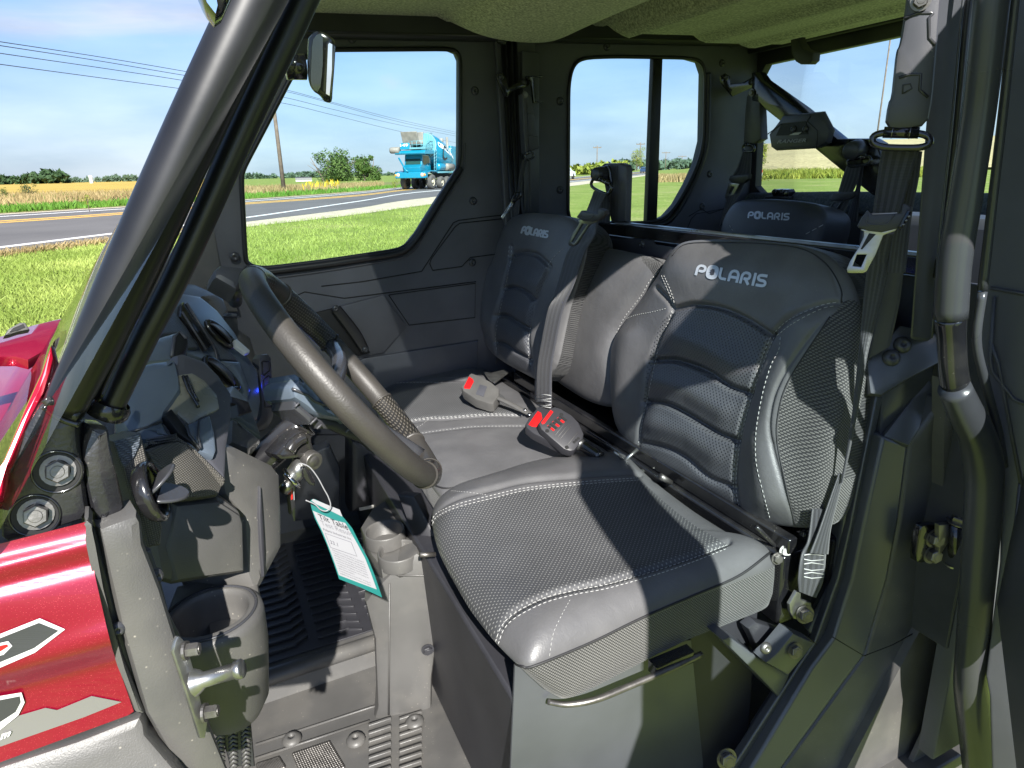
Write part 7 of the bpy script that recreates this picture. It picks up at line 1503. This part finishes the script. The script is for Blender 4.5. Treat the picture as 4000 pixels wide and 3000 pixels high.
# rear body side, outside
rb = plate('rear_body_side', [(3690, 1480), (3900, 1600), (4300, 1800), (4400, 3300), (3150, 3300), (3309, 3000), (3590, 2468), (3680, 2300)], YP(.06), .02, 'plastic_grey', V0, bevel=0)
0 and tube('body_roll', [YP(.0).hit(*p) for p in C(9, (1800, 500), (1620, 800), (1400, 1150), (1150, 1620), (1050, 1800))], .03, 'plastic', V0, 20, spl=4)
mat('olive', (.30, .31, .13), .5, noise=(4, .15))
plate('lower_body', C(9, (1820, 1080), (2100, 900), (2300, 1900), (1450, 1900), (1520, 1640), (1680, 1300)), YP(.04), .01, 'plastic_grey', rb, bevel=.002)
nr_ = plate3('near_rear_door', [np.array((1.03, .0, .45)), np.array((1.875, .0, .45)), np.array((1.875, .0, 1.93)), np.array((1.03, .0, 1.93))], YP(.0), .03, 'door_plastic', V0, [[np.array((x, .0, z)) for x, z in [(1.30, 1.36), (1.30, 1.78), (1.34, 1.82), (1.58, 1.82), (1.60, 1.78), (1.58, 1.50), (1.50, 1.36)]]], .004)
mesh('window', [(x, .02, z) for x, z in [(1.29, 1.34), (1.29, 1.83), (1.61, 1.83), (1.61, 1.34)]], [(0, 1, 2, 3)], nr_, 'glass')
# ================================================================ open driver door (hinged at the rear pillar, swung out)
hx, hy = .985, -.06; ux, uy = _n((-.653, -.664)); DN = _n((uy, -ux, 0)); DO = np.array((hx, hy, 0.0))
DPl = Plane(DO, DN)
def dd(u, z): return DO+np.array((ux*u, uy*u, z))
door = plate3('driver_door', [dd(.02, .86), dd(.02, 1.86), dd(.80, 1.88), dd(.935, 1.80), dd(.935, 1.30), dd(1.02, 1.22), dd(1.02, .75), dd(.90, .50), dd(.45, .50)], DPl, .035, 'door_plastic', V0,
              [[dd(.20, 1.30), dd(.20, 1.42), dd(.27, 1.50), dd(.39, 1.64), dd(.58, 1.80), dd(.70, 1.80), dd(.722, 1.78), dd(.722, 1.22), dd(.69, 1.19), dd(.36, 1.12), dd(.25, 1.18)]], .004); door['label'] = 'open driver door seen edge on at the right'
P = [dd(.19, 1.28), dd(.19, 1.43), dd(.58, 1.81), dd(.724, 1.81), dd(.724, 1.18), dd(.34, 1.11)]; mesh('window', [p-DN*.02*np.sign(np.dot(DN, CAM-DO)) for p in P], [tuple(range(6))], door, 'glass')
dt = tube_px('door_frame_tube', [(3900, -150, 128), (3874, 0, 126), (3845, 250, 122), (3818, 470, 118), (3772, 760, 118), (3729, 1019, 120), (3712, 1240, 120)], YP(-.045), 'plastic_smooth', door, 28)
tube_px('door_frame_sleeve', [(3712, 1236, 112), (3718, 1330, 100), (3724, 1440, 100), (3738, 1540, 108)], YP(-.045), 'gloss_black', door, 26)
tube_px('door_frame_tube', [(3728, 1515, 116), (3770, 1605, 122), (3812, 1690, 128), (3838, 1790, 134), (3844, 1900, 132), (3828, 2150, 122), (3808, 2400, 114), (3793, 2620, 114), (3798, 2720, 122), (3822, 2880, 132), (3850, 3100, 136)], YP(-.05), 'plastic_smooth', door, 28)
IP = Plane(YP(-.055).hit(3950, 1500), (-1, -.45, 0))
ipn = plate('door_inner_panel', [(3975, -120), (4300, -120), (4300, 3200), (3880, 3200), (3865, 2720), (3850, 2640), (3905, 2200), (3912, 1900), (3860, 1560), (3800, 1330), (3850, 900), (3935, 300)], IP, .02, 'door_plastic', door, bevel=.004, off=-.02)
tube_px('panel_seal', [(3985, -150, 34), (3966, 0, 34), (3920, 420, 34), (3880, 760, 34), (3838, 1130, 36)], YP(-.055), 'plastic_smooth', door, 14)
tube_px('panel_bead', [(3838, 1140, 34), (3815, 1330, 34), (3850, 1500, 34), (3900, 1680, 30), (3925, 1820, 24)], YP(-.055), 'plastic_smooth', door, 14)
lines('panel_crease', [[(3870, 1125), (4100, 1165)], [(3885, 1160), (3868, 1400), (3875, 1450), (3960, 1560), (4100, 1620)], [(3985, 1890), (3945, 2250), (3950, 2290), (4010, 2340)], [(3868, 1330), (3900, 1420), (3990, 1900)]], Plane(IP.p-IP.n*.018, IP.n), .005, 'plastic', door, .0)
# parent everything already done; report size
